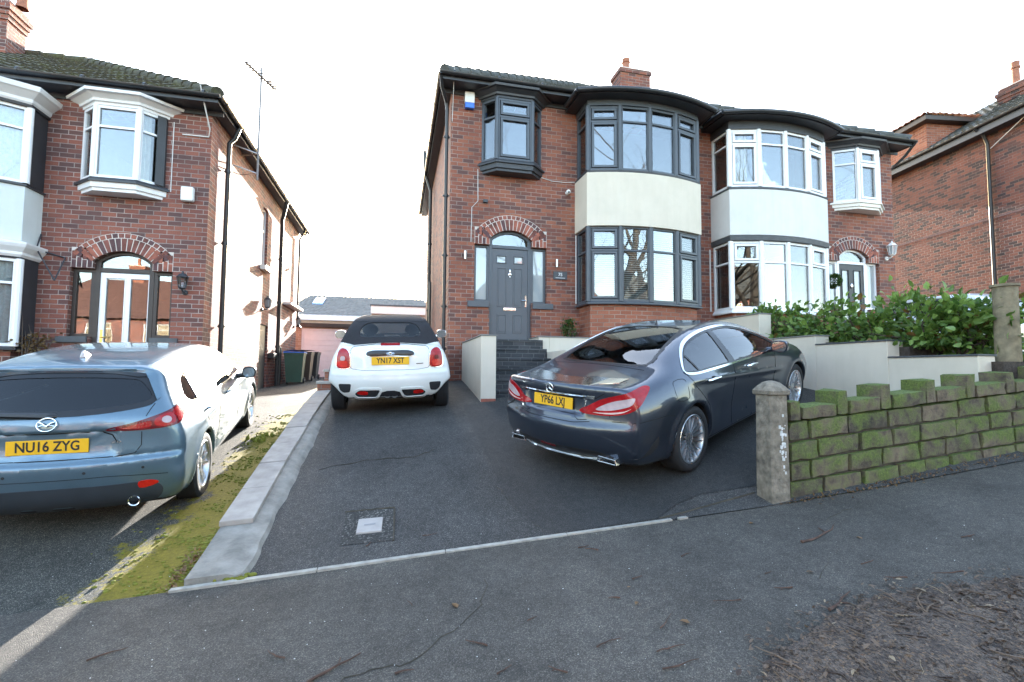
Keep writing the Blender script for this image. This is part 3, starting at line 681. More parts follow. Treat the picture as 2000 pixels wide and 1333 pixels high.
def bay_roof(H, arc, headm, fascm, gutm, z=7.42, out=.28):
    mb = MB(); plan_loft(mb, arc, [(-.06, 7.29), (.02, 7.29), (.02, z)], YF, bottom=True); mb.build('bay_head', headm, H.root)
    mb = MB(); plan_loft(mb, arc, [(-.05, z), (out, z), (out, z + .085), (out - .03, z + .09), (-.25, z + .17)], YF); r = mb.build('bay_roof', fascm, H.root, bevel=.004)
    p = [Vector((x, y, z + .055)) for x, y in offset_plan(arc, out + .055, YF)]
    g = MB(); g.tube(p[1:-1], .05, 10); g.tube([p[0] + Vector((0, -.2, 0)), p[1]], .05, 10); g.tube([p[-2], p[-1] + Vector((0, -.2, 0))], .05, 10); g.build('gutter', gutm, r, smooth=True)
bay_roof(HM, arc, M['anthracite'], M['blackpaint'], M['blackgutter'])
eaves(Mh, HM, 7.70, 5.97, M['blackpaint'], M['blackpaint'], M['blackgutter'])
hip_half(Mh, HM, 7.72)
downpipe(Mh, [(.77, 9.80, 7.66), (.80, 9.95, 7.5), (.93, 10.28, 7.35), (.95, 10.32, 7.2), (.95, 10.32, 1.35)], collars=(6.6, 5.3, 4.0, 2.9, 2.0))
downpipe(Mh, [(.77, 15.2, 7.66), (.93, 15.25, 7.2), (.93, 15.25, 1.5)], .05, collars=(5.5, 3.4))
mb = MB(); mb.tube([(.77, 15.2, 7.7), (.72, 15.1, 7.85), (.72, 15.1, 8.4)], .05, 10); mb.build('vent_pipe', M['blackgutter'], Mh, smooth=True); mb = MB(); mb.tube([(.93, 14.7, 4.2), (.93, 14.7, 2.6), (.93, 15.2, 2.4)], .04, 8); mb.build('waste_pipe', M['blackgutter'], Mh, smooth=True)
# chimney on the party line
def chimney(parent, x, y, w, d, z0, z1, brick, pots, corbels=3, name='chimney'):
    mb = MB(); mb.box(x - w / 2, x + w / 2, y - d / 2, y + d / 2, z0, z1 - .12 * corbels)
    for i in range(corbels):
        e = .03 * (i + 1) if i < corbels - 1 or corbels < 3 else .03
        mb.box(x - w / 2 - e, x + w / 2 + e, y - d / 2 - e, y + d / 2 + e, z1 - .12 * (corbels - i), z1 - .12 * (corbels - i - 1))
    o = mb.build(name, brick, parent)
    mb = MB(); mb.box(x - w / 2 - .01, x + w / 2 + .01, y - d / 2 - .01, y + d / 2 + .01, z1, z1 + .05); mb.build('flaunching', M['mortar'], o, bevel=.02)
    for px_, py_, h in pots:
        p = MB(); p.lathe([(.13, 0), (.125, .05), (.11, .1), (.1, h * .7), (.13, h * .72), (.13, h * .78), (.11, h * .8), (.12, h), (.09, h), (.08, h * .3)], (px_, py_, z1 + .03), Z_, 14); p.build('chimney_pot', M['terracotta'], o, smooth=True)
    return o
chimney(Mh, 6.8, 13.2, .98, .6, 9.3, 10.62, M['brick'], [(6.62, 13.15, .42)], corbels=1)
# front door leaf and its furniture
def door_leaf(H, dz, mat, z0=2.22, z1=4.215, s0=.945, s1=1.75, kind='panel'):
    O = Vector((H.x0, YF + .11, 0)); U = X_ * H.sg; Nn = -Y_; mb = MB(); w = s1 - s0; z0 += dz; z1 += dz
    holes = []
    if kind == 'panel': holes = [rect(s0 + .115, s0 + .3, z1 - .30, z1 - .16), rect(s1 - .3, s1 - .115, z1 - .30, z1 - .16)]
    elif kind == 'tall': holes = [rect(s0 + .11, s0 + .31, z0 + .55, z1 - .16), rect(s1 - .31, s1 - .11, z0 + .55, z1 - .16)]
    else: holes = [rect(s0 + .10, s0 + .385, z0 + .45, z1 - .1), rect(s1 - .385, s1 - .10, z0 + .45, z1 - .1)]
    wall_panel(mb, O, U, Z_, Nn, rect(s0, s1, z0, z1), holes, .045)
    if kind == 'panel':
        for a, b, c, d in ((s0 + .12, s0 + .33, z0 + .72, z1 - .42), (s1 - .33, s1 - .12, z0 + .72, z1 - .42), (s0 + .12, s0 + .33, z0 + .14, z0 + .55), (s1 - .33, s1 - .12, z0 + .14, z0 + .55)):
            t = .016
            for p, q, r_, s_ in ((a, b, c, c + t), (a, b, d - t, d), (a, a + t, c + t, d - t), (b - t, b, c + t, d - t)): mb.frame(O, U, Z_, Nn, p, q, r_, s_, 0, .010)
            mb.frame(O, U, Z_, Nn, a + .035, b - .035, c + .035, d - .035, 0, .007)
    for h in holes:
        (a, c), (b, d) = h[0], h[2]; t = .02
        for p, q, r_, s_ in ((a - t, b + t, c - t, c), (a - t, b + t, d, d + t), (a - t, a, c, d), (b, b + t, c, d)): mb.frame(O, U, Z_, Nn, p, q, r_, s_, -.01, .012)
    o = mb.build('door', mat, H.root, bevel=.004)
    for h in holes: g = MB(); (a, c), (b, d) = h[0], h[2]; g.frame(O, U, Z_, Nn, a, b, c, d, -.025, -.018); g.build('door_window', M['frosted'] if kind != 'clear' else M['glass'], o)
    return o, O, U, Nn
do, O, U, Nn = door_leaf(HM, 0, M['door_grey'])
c = (.945 + 1.75) / 2
mb = MB(); mb.frame(O, U, Z_, Nn, c - .14, c + .14, 2.86, 2.925, 0, .014); mb.build('letterbox', M['chrome'], do, bevel=.006)
mb = MB(); mb.frame(O, U, Z_, Nn, 1.69, 1.725, 2.95, 3.2, 0, .012); p = O + U * 1.705 + Nn * .04 + Z_ * 3.09; mb.tube([p - Nn * .03, p, p - U * .1], .011, 8); mb.build('handle', M['chrome'], do, smooth=True)
mb = MB(); p = O + U * c + Nn * .012 + Z_ * 3.66; mb.ball(p + Z_ * .07, .014, .01, .05); mb.ball(p, .04, .016, .04); mb.ball(p - Z_ * .06, .014, .012, .03); mb.lathe([(.03, -.004), (.038, .0), (.03, .004)], p - Z_ * .02, Nn, 16, closed=True); mb.build('knocker', M['chrome'], do, smooth=True)
for a, b in ((.40, .86), (1.835, 2.30)):
    mb = MB(); mb.frame(HM.X(0) * X_ + YF * Y_, X_, Z_, -Y_, a, b, 2.90, 3.03, -.1, .045); mb.build('window_sill', M['anthracite'], Mh, bevel=.006)
def lettering(body, name, txt, loc, size, U, Vv, mat, parent, extr=.001, off=0.0, align='CENTER', sx=1.0):
    cu = bpy.data.curves.new(name, 'FONT'); cu.body = txt; cu.size = size; cu.extrude = extr; cu.offset = off; cu.align_x = align; cu.align_y = 'CENTER'; cu.resolution_u = 3
    tmp = bpy.data.objects.new(name, cu); COL.objects.link(tmp); bpy.context.view_layer.update()
    me = bpy.data.meshes.new_from_object(tmp.evaluated_get(bpy.context.evaluated_depsgraph_get())); bpy.data.objects.remove(tmp); me.materials.clear(); me.materials.append(mat)
    t = bpy.data.objects.new(name, me); U, Vv = Vector(U).normalized(), Vector(Vv).normalized(); W = U.cross(Vv)
    mm = Matrix.Identity(4)
    for i in range(3): mm[i][0], mm[i][1], mm[i][2], mm[i][3] = U[i] * sx, Vv[i], W[i], loc[i]
    COL.objects.link(t); t.parent = parent
    if parent.name in BASE: mm = Matrix.Translation(-Vector(BASE[parent.name])) @ mm
    t.matrix_local = mm
    return t

# ------------------------------------------------------------------ right half
Rh = thing('brick_house', 'red brick semi with white windows, white panel between its bays and black front door', 'house', loc=(10, 14.5, 1.8))
HR = House(Rh, 12.97, -1)
hole = door_set(HR, .2, M['upvc'], .07)
oplanR = bay_plan(HR, 1.22, [(-.80, YF), (-.40, 9.90), (.30, 9.90), (.70, YF)])
oplanR = [(11.0, YF), (11.48, 9.88), (12.13, 9.88), (12.6, YF)]
bx0, bx1 = HR.span(CB - 1.3, CB + 1.3)
half_house(Rh, HR, M['brick'], 1.0, 7.6, [hole, rect(11.05, 12.55, 6.08, 7.36), rect(bx0, bx1, 3.03, 4.62), rect(bx0, bx1, 5.86, 7.26)], floors=(2.4, 4.95))
brick_arch(HR, .2, M['brick_dark'])
oriel(HR, oplanR, (5.78, 5.93, 5.99, 7.37), None, 6.98, (M['upvc'], M['upvc_cream'], M['blackpaint']), {'sill': M['upvc_cream']}, (1,))
planR = bay_plan(HR, CB, BAY); arcR = bay_arc(HR, CB)
mb = MB(); plan_loft(mb, arcR, [(-.05, 1.0), (-.05, 2.9)], YF); mb.build('bay_plinth', M['brick_new'], Rh)
mb = MB(); plan_loft(mb, arcR, [(.04, 2.90), (.045, 2.93), (.0, 3.0)], YF); mb.build('bay_sill', M['upvc'], Rh, bevel=.003)
loR = bay_storey(HR, planR, 3.0, 4.56, 4.08, M['upvc'], 'bay_window', (1, 4), low_sash=False)
blinds(loR, planR, 3.06, 4.5, 'vertical', (0,)); blinds(loR, planR, 3.06, 4.5, 'net', (4,))
mb = MB(); plan_loft(mb, arcR, [(-.03, 4.56), (.05, 4.57), (.06, 4.68), (.03, 4.69)], YF); mb.build('bay_flashing', M['slate'], Rh, bevel=.004)
mb = MB(); plan_loft(mb, arcR, [(-.03, 4.69), (.045, 4.695), (.045, 5.765), (-.02, 5.77)], YF); mb.build('bay_panel', M['white_render'], Rh, bevel=.006)
mb = MB(); plan_loft(mb, arcR, [(.06, 5.77), (.06, 5.80), (.0, 5.84)], YF); mb.build('bay_sill', M['slate'], Rh)
upR = bay_storey(HR, planR, 5.84, 7.20, 6.86, M['upvc'], 'bay_window', (1, 4))
blinds(upR, planR, 5.9, 7.15, 'vertical', (0,)); blinds(upR, planR, 5.9, 7.15, 'curtain', (1,))
mb = MB(); plan_loft(mb, arcR, [(-.06, 7.20), (.025, 7.2), (.025, 7.29)], YF); mb.build('bay_head', M['blackpaint'], Rh)
bay_roof(HR, arcR, M['blackpaint'], M['blackpaint'], M['blackgutter'], z=7.40)
eaves(Rh, HR, 7.70, 5.97, M['blackpaint'], M['blackpaint'], M['blackgutter'])
hip_half(Rh, HR, 7.72)
downpipe(Rh, [(13.24, 9.75, 7.66), (13.2, 10.0, 7.4), (13.06, 10.33, 7.1), (13.06, 10.33, 1.9)], collars=(5.5, 3.5))
doR, O, U, Nn = door_leaf(HR, .2, M['blackpaint'], kind='tall')
mb = MB(); p = O + U * 1.3475 + Nn * .012 + Z_ * 3.85; mb.ball(p, .04, .02, .07); mb.build('knocker', M['chrome'], doR, smooth=True)

# ------------------------------------------------------------------ left house
Lh = thing('brick_house', 'red brick house at left with white oriel, brown side lights and mossy tiled roof', 'house', loc=(-6.5, 14.5, .8))
HL = House(Lh, -3.56, -1); DZ = -.93
hole = door_set(HL, DZ, M['brownwood'], .08)
oplanL = [(-5.66, YF), (-5.32, 9.90), (-4.635, 9.90), (-4.30, YF)]
CL = 4.03
LB = [(-1.38, YF), (-1.38, 9.77), (-.74, 9.43), (0, 9.32), (.74, 9.43), (1.38, 9.77), (1.38, YF)]
planL = bay_plan(HL, CL, LB)
bx0, bx1 = HL.span(CL - 1.33, CL + 1.33)
half_house(Lh, HL, M['brick_left'], .2, 6.5, [hole, rect(-5.6, -4.36, 4.95, 6.22), rect(bx0, bx1, 1.95, 3.3), rect(bx0, bx1, 4.7, 5.93)], floors=(1.27, 4.0), cap=6.4,
           side_holes=[rect(14.0, 14.5, 4.3, 5.9), rect(14.1, 14.9, .7, 2.75)])
brick_arch(HL, DZ, M['brick_dark'])
oL = oriel(HL, oplanL, (4.68, 4.84, 4.92, 6.24), None, 5.86, (M['upvc'], M['white_wood'], M['white_wood']), {'sill': M['blackpaint']}, ())
mb = MB(); mb.prism([(-4.30, YF - .01), (-4.302, YF - .06), (-4.40, YF - .152), (-4.42, YF - .13)], (0, 0, 0), X_, Y_, Z_, 4.93, 6.235); mb.build('oriel_cheek', M['blackpaint'], Lh)
blinds(oL, oplanL, 4.97, 6.2, 'curtain', (2,), inset=.1)
mb = MB(); plan_loft(mb, planL, [(-.05, .2), (-.05, 1.83)], YF); mb.build('bay_plinth', M['brick_left'], Lh)
mb = MB(); plan_loft(mb, planL, [(.05, 1.83), (.05, 1.86), (0, 1.89)], YF); mb.build('bay_sill', M['blackpaint'], Lh)
loL = bay_storey(HL, planL[1:-1] if False else planL, 1.89, 3.36, 2.95, M['upvc'], 'bay_window', ())
for z0, z1 in ((1.89, 3.36), (4.66, 5.98)):
    mb = MB(); x0, x1 = HL.span(2.632, 2.66); mb.box(x0, x1, 9.74, YF - .005, z0, z1); mb.build('bay_cheek', M['blackpaint'], Lh)
blinds(loL, planL, 1.95, 3.3, 'net', (4, 3), inset=.1)
mb = MB(); plan_loft(mb, planL, [(.02, 3.36), (.03, 3.39)], YF); mb.build('bay_head', M['blackpaint'], Lh)
mb = MB(); plan_loft(mb, planL, [(.03, 3.39), (.06, 3.43), (.06, 3.47), (.12, 3.55), (.14, 3.6), (.14, 3.63), (-.02, 3.67)], YF); mb.build('bay_cornice', M['white_wood'], Lh, bevel=.004)
mb = MB(); plan_loft(mb, planL, [(-.02, 3.65), (.02, 3.66), (.02, 4.6), (-.02, 4.61)], YF); mb.build('bay_panel', M['grey_render'], Lh, bevel=.005)
mb = MB(); plan_loft(mb, planL, [(.05, 4.605), (.05, 4.635), (0, 4.66)], YF); mb.build('bay_sill', M['blackpaint'], Lh)
upL = bay_storey(HL, planL, 4.66, 5.98, 5.6, M['upvc'], 'bay_window', ())
blinds(upL, planL, 4.7, 5.95, 'net', (4, 3), inset=.1)
mb = MB(); plan_loft(mb, planL, [(.05, 5.98), (.06, 6.02)], YF); mb.build('bay_head', M['blackpaint'], Lh)
mb = MB(); plan_loft(mb, planL, [(.03, 6.02), (.06, 6.06), (.07, 6.11), (.17, 6.2), (.2, 6.22), (.22, 6.3), (-.03, 6.34)], YF); mb.build('bay_cornice', M['white_wood'], Lh, bevel=.004)
eaves(Lh, HL, 6.60, 5.97, M['blackpaint'], M['blackpaint'], M['blackgutter'])
hip_half(Lh, HL, 6.62, tile='tile_moss', pitch=31.4)
HL2 = House(Lh, -15.5, 1); half_house(Lh, HL2, M['brick_left'], .2, 6.5, [], floors=(1.27, 4.0), cap=6.4); hip_half(Lh, HL2, 6.62, tile='tile_moss', pitch=31.4); eaves(Lh, HL2, 6.60, 5.97, M['blackpaint'], M['blackpaint'], M['blackgutter'])
chimney(Lh, -9.85, 14.0, 1.15, .6, 8.0, 10.35, M['brick_left'], [(-9.2, 14, .9), (-9.7, 14, .9)], corbels=4)
doL, O, U, Nn = door_leaf(HL, DZ, M['upvc'], s0=.87, s1=1.74, kind='clear')
mb = MB(); mb.frame(O, U, Z_, Nn, 1.17, 1.44, 2.2 + DZ + .3, 2.2 + DZ + .38, 0, .012); mb.build('letterbox', M['brass'], doL, bevel=.005)
mb = MB(); mb.frame(O, U, Z_, Nn, 1.655, 1.70, 2.2 + DZ + .65, 2.2 + DZ + .97, 0, .012); p = O + U * 1.68 + Nn * .04 + Z_ * (2.2 + DZ + .83); mb.tube([p - Nn * .03, p, p - U * .1], .011, 8); mb.build('handle', M['brass'], doL)
for a, b in ((.40, .86), (1.835, 2.30)):
    mb = MB(); mb.frame((HL.x0, YF, 0), -X_, Z_, -Y_, a, b, 2.92 + DZ, 3.03 + DZ, -.1, .045); mb.build('window_sill', M['slate'], Lh, bevel=.006)
# side wall of the left house
fr, gl = MB(), MB(); unit(fr, gl, (-3.62, 14.0, 0), Y_, X_, .5, 4.3, 5.9, 5.3); fo = fr.build('side_window', M['upvc'], Lh); gl.build('pane', M['glass'], fo)
mb = MB(); mb.box(-3.6, -3.42, 13.9, 14.6, 4.18, 4.3); mb.build('window_sill', M['upvc_cream'], Lh, bevel=.008)
mb = MB(); mb.box(-3.66, -3.61, 14.1, 14.9, .7, 2.75); mb.frame((-3.61, 14.1, 0), Y_, Z_, X_, .15, .65, 1.9, 2.6, 0, .012); mb.build('side_door', M['blackpaint'], Lh, bevel=.005)
downpipe(Lh, [(-3.29, 10.9, 6.55), (-3.38, 10.9, 6.3), (-3.47, 10.9, 6.2), (-3.47, 10.9, .5)], .045, collars=(5.6, 4.1, 2.4, 1.6))
downpipe(Lh, [(-3.29, 15.4, 6.5), (-3.38, 15.45, 6.1), (-3.42, 15.5, 6.0), (-3.42, 15.5, .9)], .055, collars=(4.8, 3.5, 2.2))
downpipe(Lh, [(-3.29, 18.5, 6.55), (-3.47, 18.5, 6.2), (-3.47, 18.5, 3.2), (-3.35, 18.5, 3.0)], .035, collars=(5.2,))
mb = MB(); mb.tube([(-3.5, 16.0, 2.2), (-3.46, 16.0, 2.2), (-3.46, 16.0, 1.0)], .05, 8); mb.build('waste_pipe', M['blackgutter'], Lh); mb = MB(); mb.box(-3.555, -3.4, 15.0, 15.5, 1.85, 2.0); mb.build('meter_box', M['blackgutter'], Lh, bevel=.01); mb = MB(); mb.box(-3.555, -3.3, 16.6, 18.6, 3.6, 3.68); mb.build('ledge', M['upvc_cream'], Lh, bevel=.01)
# ------------------------------------------------------------------ steps, terrace and cream walls
mb = MB(); mb.box(1.33, 1.58, 7.8, YF - .003, .7, 2.115)
o = mb.build('retaining_wall', M['cream'], bevel=.008); tag(o, 'tall narrow cream rendered wall on the left side of the black front steps', 'wall')
c_ = MB(); c_.box(1.315, 1.595, 7.785, YF - .004, 2.115, 2.135); c_.build('coping', M['coping'], o, bevel=.004)
c_ = MB(); c_.box(1.335, 1.575, 7.79, 7.799, z_main(1.45, 7.8) - .05, z_main(1.45, 7.8) + .045); c_.build('brick_footing', M['brick_single'], o)
mb = MB(); mb.box(2.79, 3.02, 9.45, YF - .003, .8, 2.235); mb.box(3.02, 6.58, 9.45, 9.66, .8, 2.235); mb.box(2.86, 3.02, 8.0, 9.449, .8, 1.92)
o = mb.build('retaining_wall', M['cream'], bevel=.008); tag(o, 'cream rendered terrace wall below the bay, behind the dark saloon', 'wall')
c_ = MB(); c_.box(2.775, 3.02, 9.435, YF - .004, 2.235, 2.255); c_.box(3.02, 6.58, 9.435, 9.675, 2.235, 2.255); c_.build('coping', M['coping'], o, bevel=.004)
mb = MB(); mb.box(3.0, 6.6, 9.64, 10.2, 1.0, 2.12); tag(mb.build('terrace', M['slab']), kind='structure')
st = thing('front_steps', 'black brick steps rising between cream walls to the grey front door', 'steps', loc=(2.2, 8.9, 1.2))
zt, n = 2.17, 6
for i in range(n):
    z1 = 1.22 + (zt - 1.22) * i / (n - 1); y0 = 8.02 + .27 * i
    mb = MB(); mb.box(1.58, 2.855 if y0 < 9.4 else 2.79, y0, YF - .004 if i == n - 1 else y0 + .28, .8, z1 - .045); mb.build('riser', M['brick_black'], st)
    mb = MB(); mb.box(1.582, 2.853 if y0 < 9.4 else 2.788, y0 - .012, (YF - .006 if i == n - 1 else y0 + .268), z1 - .045, z1); mb.build('tread', M['brick_black'], st, bevel=.008)
mb = MB(); mb.box(1.92, 2.83, 9.98, 10.3, 2.17, 2.2); mb.build('door_step', M['coping'], st, bevel=.006)
# stepped wall along the right of the drive
w = thing('garden_wall', 'long stepped cream rendered wall along the right edge of the drive', 'wall', loc=(6.73, 7, 1.1))
for y0, y1, z in ((7.78, YF - .005, 2.65), (6.53, 7.779, 2.15), (5.34, 6.529, 2.0), (4.27, 5.339, 1.765)):
    mb = MB(); mb.box(6.6, 6.87, y0, y1, .2, z); o = mb.build('wall_section', M['cream'], w, bevel=.01)
    mb = MB(); mb.box(6.585, 6.885, y0 - .012, y1 - .002, z, z + .022); mb.build('coping', M['slate'] if z < 2.1 else M['coping'], o, bevel=.004)
# ------------------------------------------------------------------ mossy stone boundary wall and gate post
def stone_mat():
    m, nt, b = _new('mossy_sandstone'); co = objco(nt); g = nt.nodes.new('ShaderNodeNewGeometry'); s = N(nt, 'ShaderNodeSeparateXYZ'); nt.links.new(g.outputs['Normal'], s.inputs[0])
    n1 = noise(nt, 9, 6, .65, co); r = ramp(nt, [(.3, (.06, .048, .036)), (.5, (.15, .118, .082)), (.72, (.26, .21, .15))]); nt.links.new(n1.outputs[0], r.inputs[0])
    ri = g.outputs['Random Per Island']; rr = ramp(nt, [(0, (.6, .6, .6)), (1, (1.2, 1.15, 1.1))]); nt.links.new(ri, rr.inputs[0])
    c = mixc(nt, 1, r.outputs[0], rr.outputs[0], 'MULTIPLY')
    n2 = noise(nt, 4.5, 7, .72, co); a = N(nt, 'ShaderNodeMath', operation='MULTIPLY_ADD'); a.inputs[1].default_value = .3; nt.links.new(s.outputs[2], a.inputs[0]); nt.links.new(n2.outputs[0], a.inputs[2])
    mk = ramp(nt, [(.42, (0, 0, 0)), (.60, (.92, .92, .92))]); nt.links.new(a.outputs[0], mk.inputs[0])
    n3 = noise(nt, 50, 4, .7, co); mc = ramp(nt, [(.3, (.045, .062, .014)), (.7, (.15, .205, .035))]); nt.links.new(n3.outputs[0], mc.inputs[0])
    nt.links.new(mixc(nt, mk.outputs[0], c, mc.outputs[0]), b.inputs['Base Color']); b.inputs['Roughness'].default_value = .92
    hh = N(nt, 'ShaderNodeMath', operation='ADD'); nt.links.new(n1.outputs[0], hh.inputs[0]); nt.links.new(n3.outputs[0], hh.inputs[1]); bump(nt, b, hh.outputs[0], .012); return m
M['stone'] = stone_mat()
M['joint'] = plain('dark_joint', (.06, .05, .036), .95, var=.4, nscale=10, bumpd=.006, bscale=40)
def block(mb, O, U, Nn, u0, u1, z0, z1, d0, d1, slope, j=.008, mi=0):
    """a worn stone: subdivided box with slightly pushed points, top and bottom following the slope"""
    nu, nz, nd = max(int((u1 - u0) / .09), 2), max(int((z1 - z0) / .09), 2), 3
    idx = {}; vs = []; fs = []
    def V(i, k, l):
        key = (i, k, l)
        if key not in idx:
            fu, fz, fd = i / nu, k / nz, l / nd
            r = .02; u = u0 + (u1 - u0) * fu; z = z0 + (z1 - z0) * fz; d = d0 + (d1 - d0) * fd
            e = (i in (0, nu)) + (k in (0, nz)) + (l in (0, nd))
            if e >= 2: u += (1 - 2 * fu) * r * .5; z += (1 - 2 * fz) * r * .5; d += (d0 + d1 - 2 * d) / max(abs(d1 - d0), .01) * r * .5
            u += random.uniform(-j, j); z += random.uniform(-j, j); d += random.uniform(-j, j)
            idx[key] = len(vs); vs.append(O + U * u + Z_ * (z + slope * u) + Nn * d)
        return idx[key]
    for i in range(nu):
        for k in range(nz): fs += [(V(i, k, nd), V(i + 1, k, nd), V(i + 1, k + 1, nd), V(i, k + 1, nd)), (V(i, k, 0), V(i, k + 1, 0), V(i + 1, k + 1, 0), V(i + 1, k, 0))]
    for i in range(nu):
        for l in range(nd): fs += [(V(i, nz, l), V(i, nz, l + 1), V(i + 1, nz, l + 1), V(i + 1, nz, l)), (V(i, 0, l), V(i + 1, 0, l), V(i + 1, 0, l + 1), V(i, 0, l + 1))]
    for k in range(nz):
        for l in range(nd): fs += [(V(0, k, l), V(0, k, l + 1), V(0, k + 1, l + 1), V(0, k + 1, l)), (V(nu, k, l), V(nu, k + 1, l), V(nu, k + 1, l + 1), V(nu, k, l + 1))]
    mb.add(vs, fs, mi)
wall = thing('stone_wall', 'low mossy sandstone wall with alternating tall and low coping stones beside the pavement', 'wall', loc=(6, 4.1, .5))
wO = Vector((3.53, 3.80, 0)); wU = Vector((.9990, .045, 0)); wN = Vector((.045, -.9990, 0)); SL = .082; LW = 5.2
mb = MB()
mb.add([wO + wU * u + wN * d + Z_ * (z + SL * u) for u in (0.02, LW) for d in (-.24, -.045) for z in (.0, 1.08)], [(0, 1, 3, 2), (4, 6, 7, 5), (0, 4, 5, 1), (2, 3, 7, 6), (1, 5, 7, 3)], 1)
zc = 1.095; course = [(.915, 1.095), (.735, .911), (.555, .731), (.375, .551), (.17, .371)]
for ci, (z0, z1) in enumerate(course):
    u = -.02 if ci % 2 else -.18
    while u < LW:
        L = random.choice((.36, .42, .47, .52)); a, b = max(u, .0), min(u + L - .014, LW)
        if b - a > .06: block(mb, wO, wU, wN, a, b, z0 + random.uniform(0, .006), z1 - random.uniform(0, .006), -.26, random.uniform(-.006, .014), SL)
        u += L
mb.build('wall_body', [M['stone'], M['joint']], wall, smooth=True, angle=45)
u = .0; first = True
while u < LW - .1:
    t = random.uniform(.125, .15) if not first else .13
    mb = MB(); block(mb, wO, wU, wN, u, u + t, 1.1, 1.1 + random.uniform(.235, .26) - (.05 if first else 0), -.26, .015, SL, .006); mb.build('coping_stone', M['stone'], wall, smooth=True, angle=45); u += t + .012
    L = random.uniform(.38, .46); mb = MB(); block(mb, wO, wU, wN, u, min(u + L, LW), 1.1, 1.1 + random.uniform(.125, .15), -.25, .02, SL, .007); mb.build('coping_stone', M['stone'], wall, smooth=True, angle=45); u += L + .012; first = False
M['poststone'] = plain('weathered_stone', (.20, .17, .13), .92, var=.5, nscale=13, bumpd=.012, bscale=38)
M['paintmark'] = plain('old_white_paint', (.6, .6, .58), .8, var=.3, nscale=40)
gp = thing('gate_post', 'square weathered stone gate post with pyramid cap at the end of the mossy wall', 'post', loc=(3.38, 3.86, .37))
def rot2(p, c, a): x, y = p[0] - c[0], p[1] - c[1]; return (c[0] + x * math.cos(a) - y * math.sin(a), c[1] + x * math.sin(a) + y * math.cos(a))
def post_rings(rings, c, a, fac=.012):
    vs = []; 
    for h, z in rings:
        e = fac if h > .05 else 0
        for x, y in ((-h + e, -h), (h - e, -h), (h, -h + e), (h, h - e), (h - e, h), (-h + e, h), (-h, h - e), (-h, -h + e)):
            q = rot2((c[0] + x, c[1] + y), c, a); vs.append((q[0], q[1], z))
    k = 8; return vs, [(j * k + i, j * k + (i + 1) % k, (j + 1) * k + (i + 1) % k, (j + 1) * k + i) for j in range(len(rings) - 1) for i in range(k)] + [tuple(range((len(rings) - 1) * k, len(rings) * k))]
pc = (3.40, 3.875); pa = math.radians(2)
mb = MB(); mb.add(*post_rings([(.104, .1), (.101, .6), (.098, 1.0), (.096, 1.345)], pc, pa)); mb.build('shaft', M['poststone'], gp, smooth=True, angle=30)
mb = MB(); mb.add(*post_rings([(.096, 1.345), (.114, 1.352), (.117, 1.385), (.09, 1.425), (.05, 1.462), (.02, 1.475), (.003, 1.478)], pc, pa)); mb.build('cap', M['poststone'], gp, smooth=True, angle=30)
mb = MB()
for q in range(46):
    x = pc[0] + random.gauss(.03, .018); z = random.gauss(.88, .12); s_ = random.uniform(.003, .010)
    mb.frame((x, pc[1] - .1015, z), X_, Z_, -Y_, -s_, s_, -s_ * 1.6, s_ * 1.6, -.004, .0022 + random.uniform(0, .001))
mb.build('paint_mark', M['paintmark'], gp)
mb = MB(); mb.lathe([(.118, 1.7), (.12, 1.72), (.115, 2.5), (.118, 2.60), (.138, 2.605), (.138, 2.635), (.02, 2.65)], (7.13, 4.3, 0), Z_, 14)
o = mb.build('wooden_post', M['wood'], smooth=True, angle=30); tag(o, 'stout round weathered wooden post rising behind the stone wall at far right', 'post')

# ------------------------------------------------------------------ leaves and shrubs
def leaf_mat(name, lo, hi, dead=(.2, .1, .03)):
    m, nt, b = _new(name); g = nt.nodes.new('ShaderNodeNewGeometry')
    r = ramp(nt, [(0, dead), (.03, dead), (.05, lo), (.6, tuple((a + c) / 2 for a, c in zip(lo, hi))), (1, hi)]); nt.links.new(g.outputs['Random Per Island'], r.inputs[0])
    nt.links.new(r.outputs[0], b.inputs['Base Color']); b.inputs['Roughness'].default_value = .42
    out = nt.nodes['Material Output']; t = N(nt, 'ShaderNodeBsdfTranslucent'); nt.links.new(r.outputs[0], t.inputs[0]); mx = N(nt, 'ShaderNodeMixShader'); mx.inputs[0].default_value = .35
    nt.links.new(b.outputs[0], mx.inputs[1]); nt.links.new(t.outputs[0], mx.inputs[2]); nt.links.new(mx.outputs[0], out.inputs[0]); return m
M['leaf'] = leaf_mat('broad_leaf', (.06, .125, .024), (.25, .37, .08))
M['leaf_dark'] = leaf_mat('dark_leaf', (.02, .05, .015), (.06, .13, .03))
M['box'] = leaf_mat('box_leaf', (.03, .07, .015), (.08, .15, .03))
M['bark'] = plain('bark', (.075, .055, .04), .9, var=.4, nscale=14, bumpd=.008, bscale=40)
M['twig'] = plain('twig', (.085, .045, .03), .85, var=.5, nscale=20)
def leaf(mb, p, d, up, L, w):
    d = d.normalized(); s = d.cross(up)
    if s.length < 1e-3: s = d.cross(X_)
    s.normalize(); n = s.cross(d)
    mb.add([p, p + d * L * .3 + s * w * .5 + n * w * .12, p + d * L * .7 + s * w * .38 + n * w * .06, p + d * L - n * L * .12, p + d * L * .7 - s * w * .38 + n * w * .06, p + d * L * .3 - s * w * .5 + n * w * .12, p + d * L * .5], [(0, 1, 6), (1, 2, 6), (2, 3, 6), (3, 4, 6), (4, 5, 6), (5, 0, 6)])
def rdir(up=.2):
    while True:
        v = Vector((random.gauss(0, 1), random.gauss(0, 1), random.gauss(0, 1)))
        if v.length > .1: v.normalize(); return (v + Z_ * up).normalized()
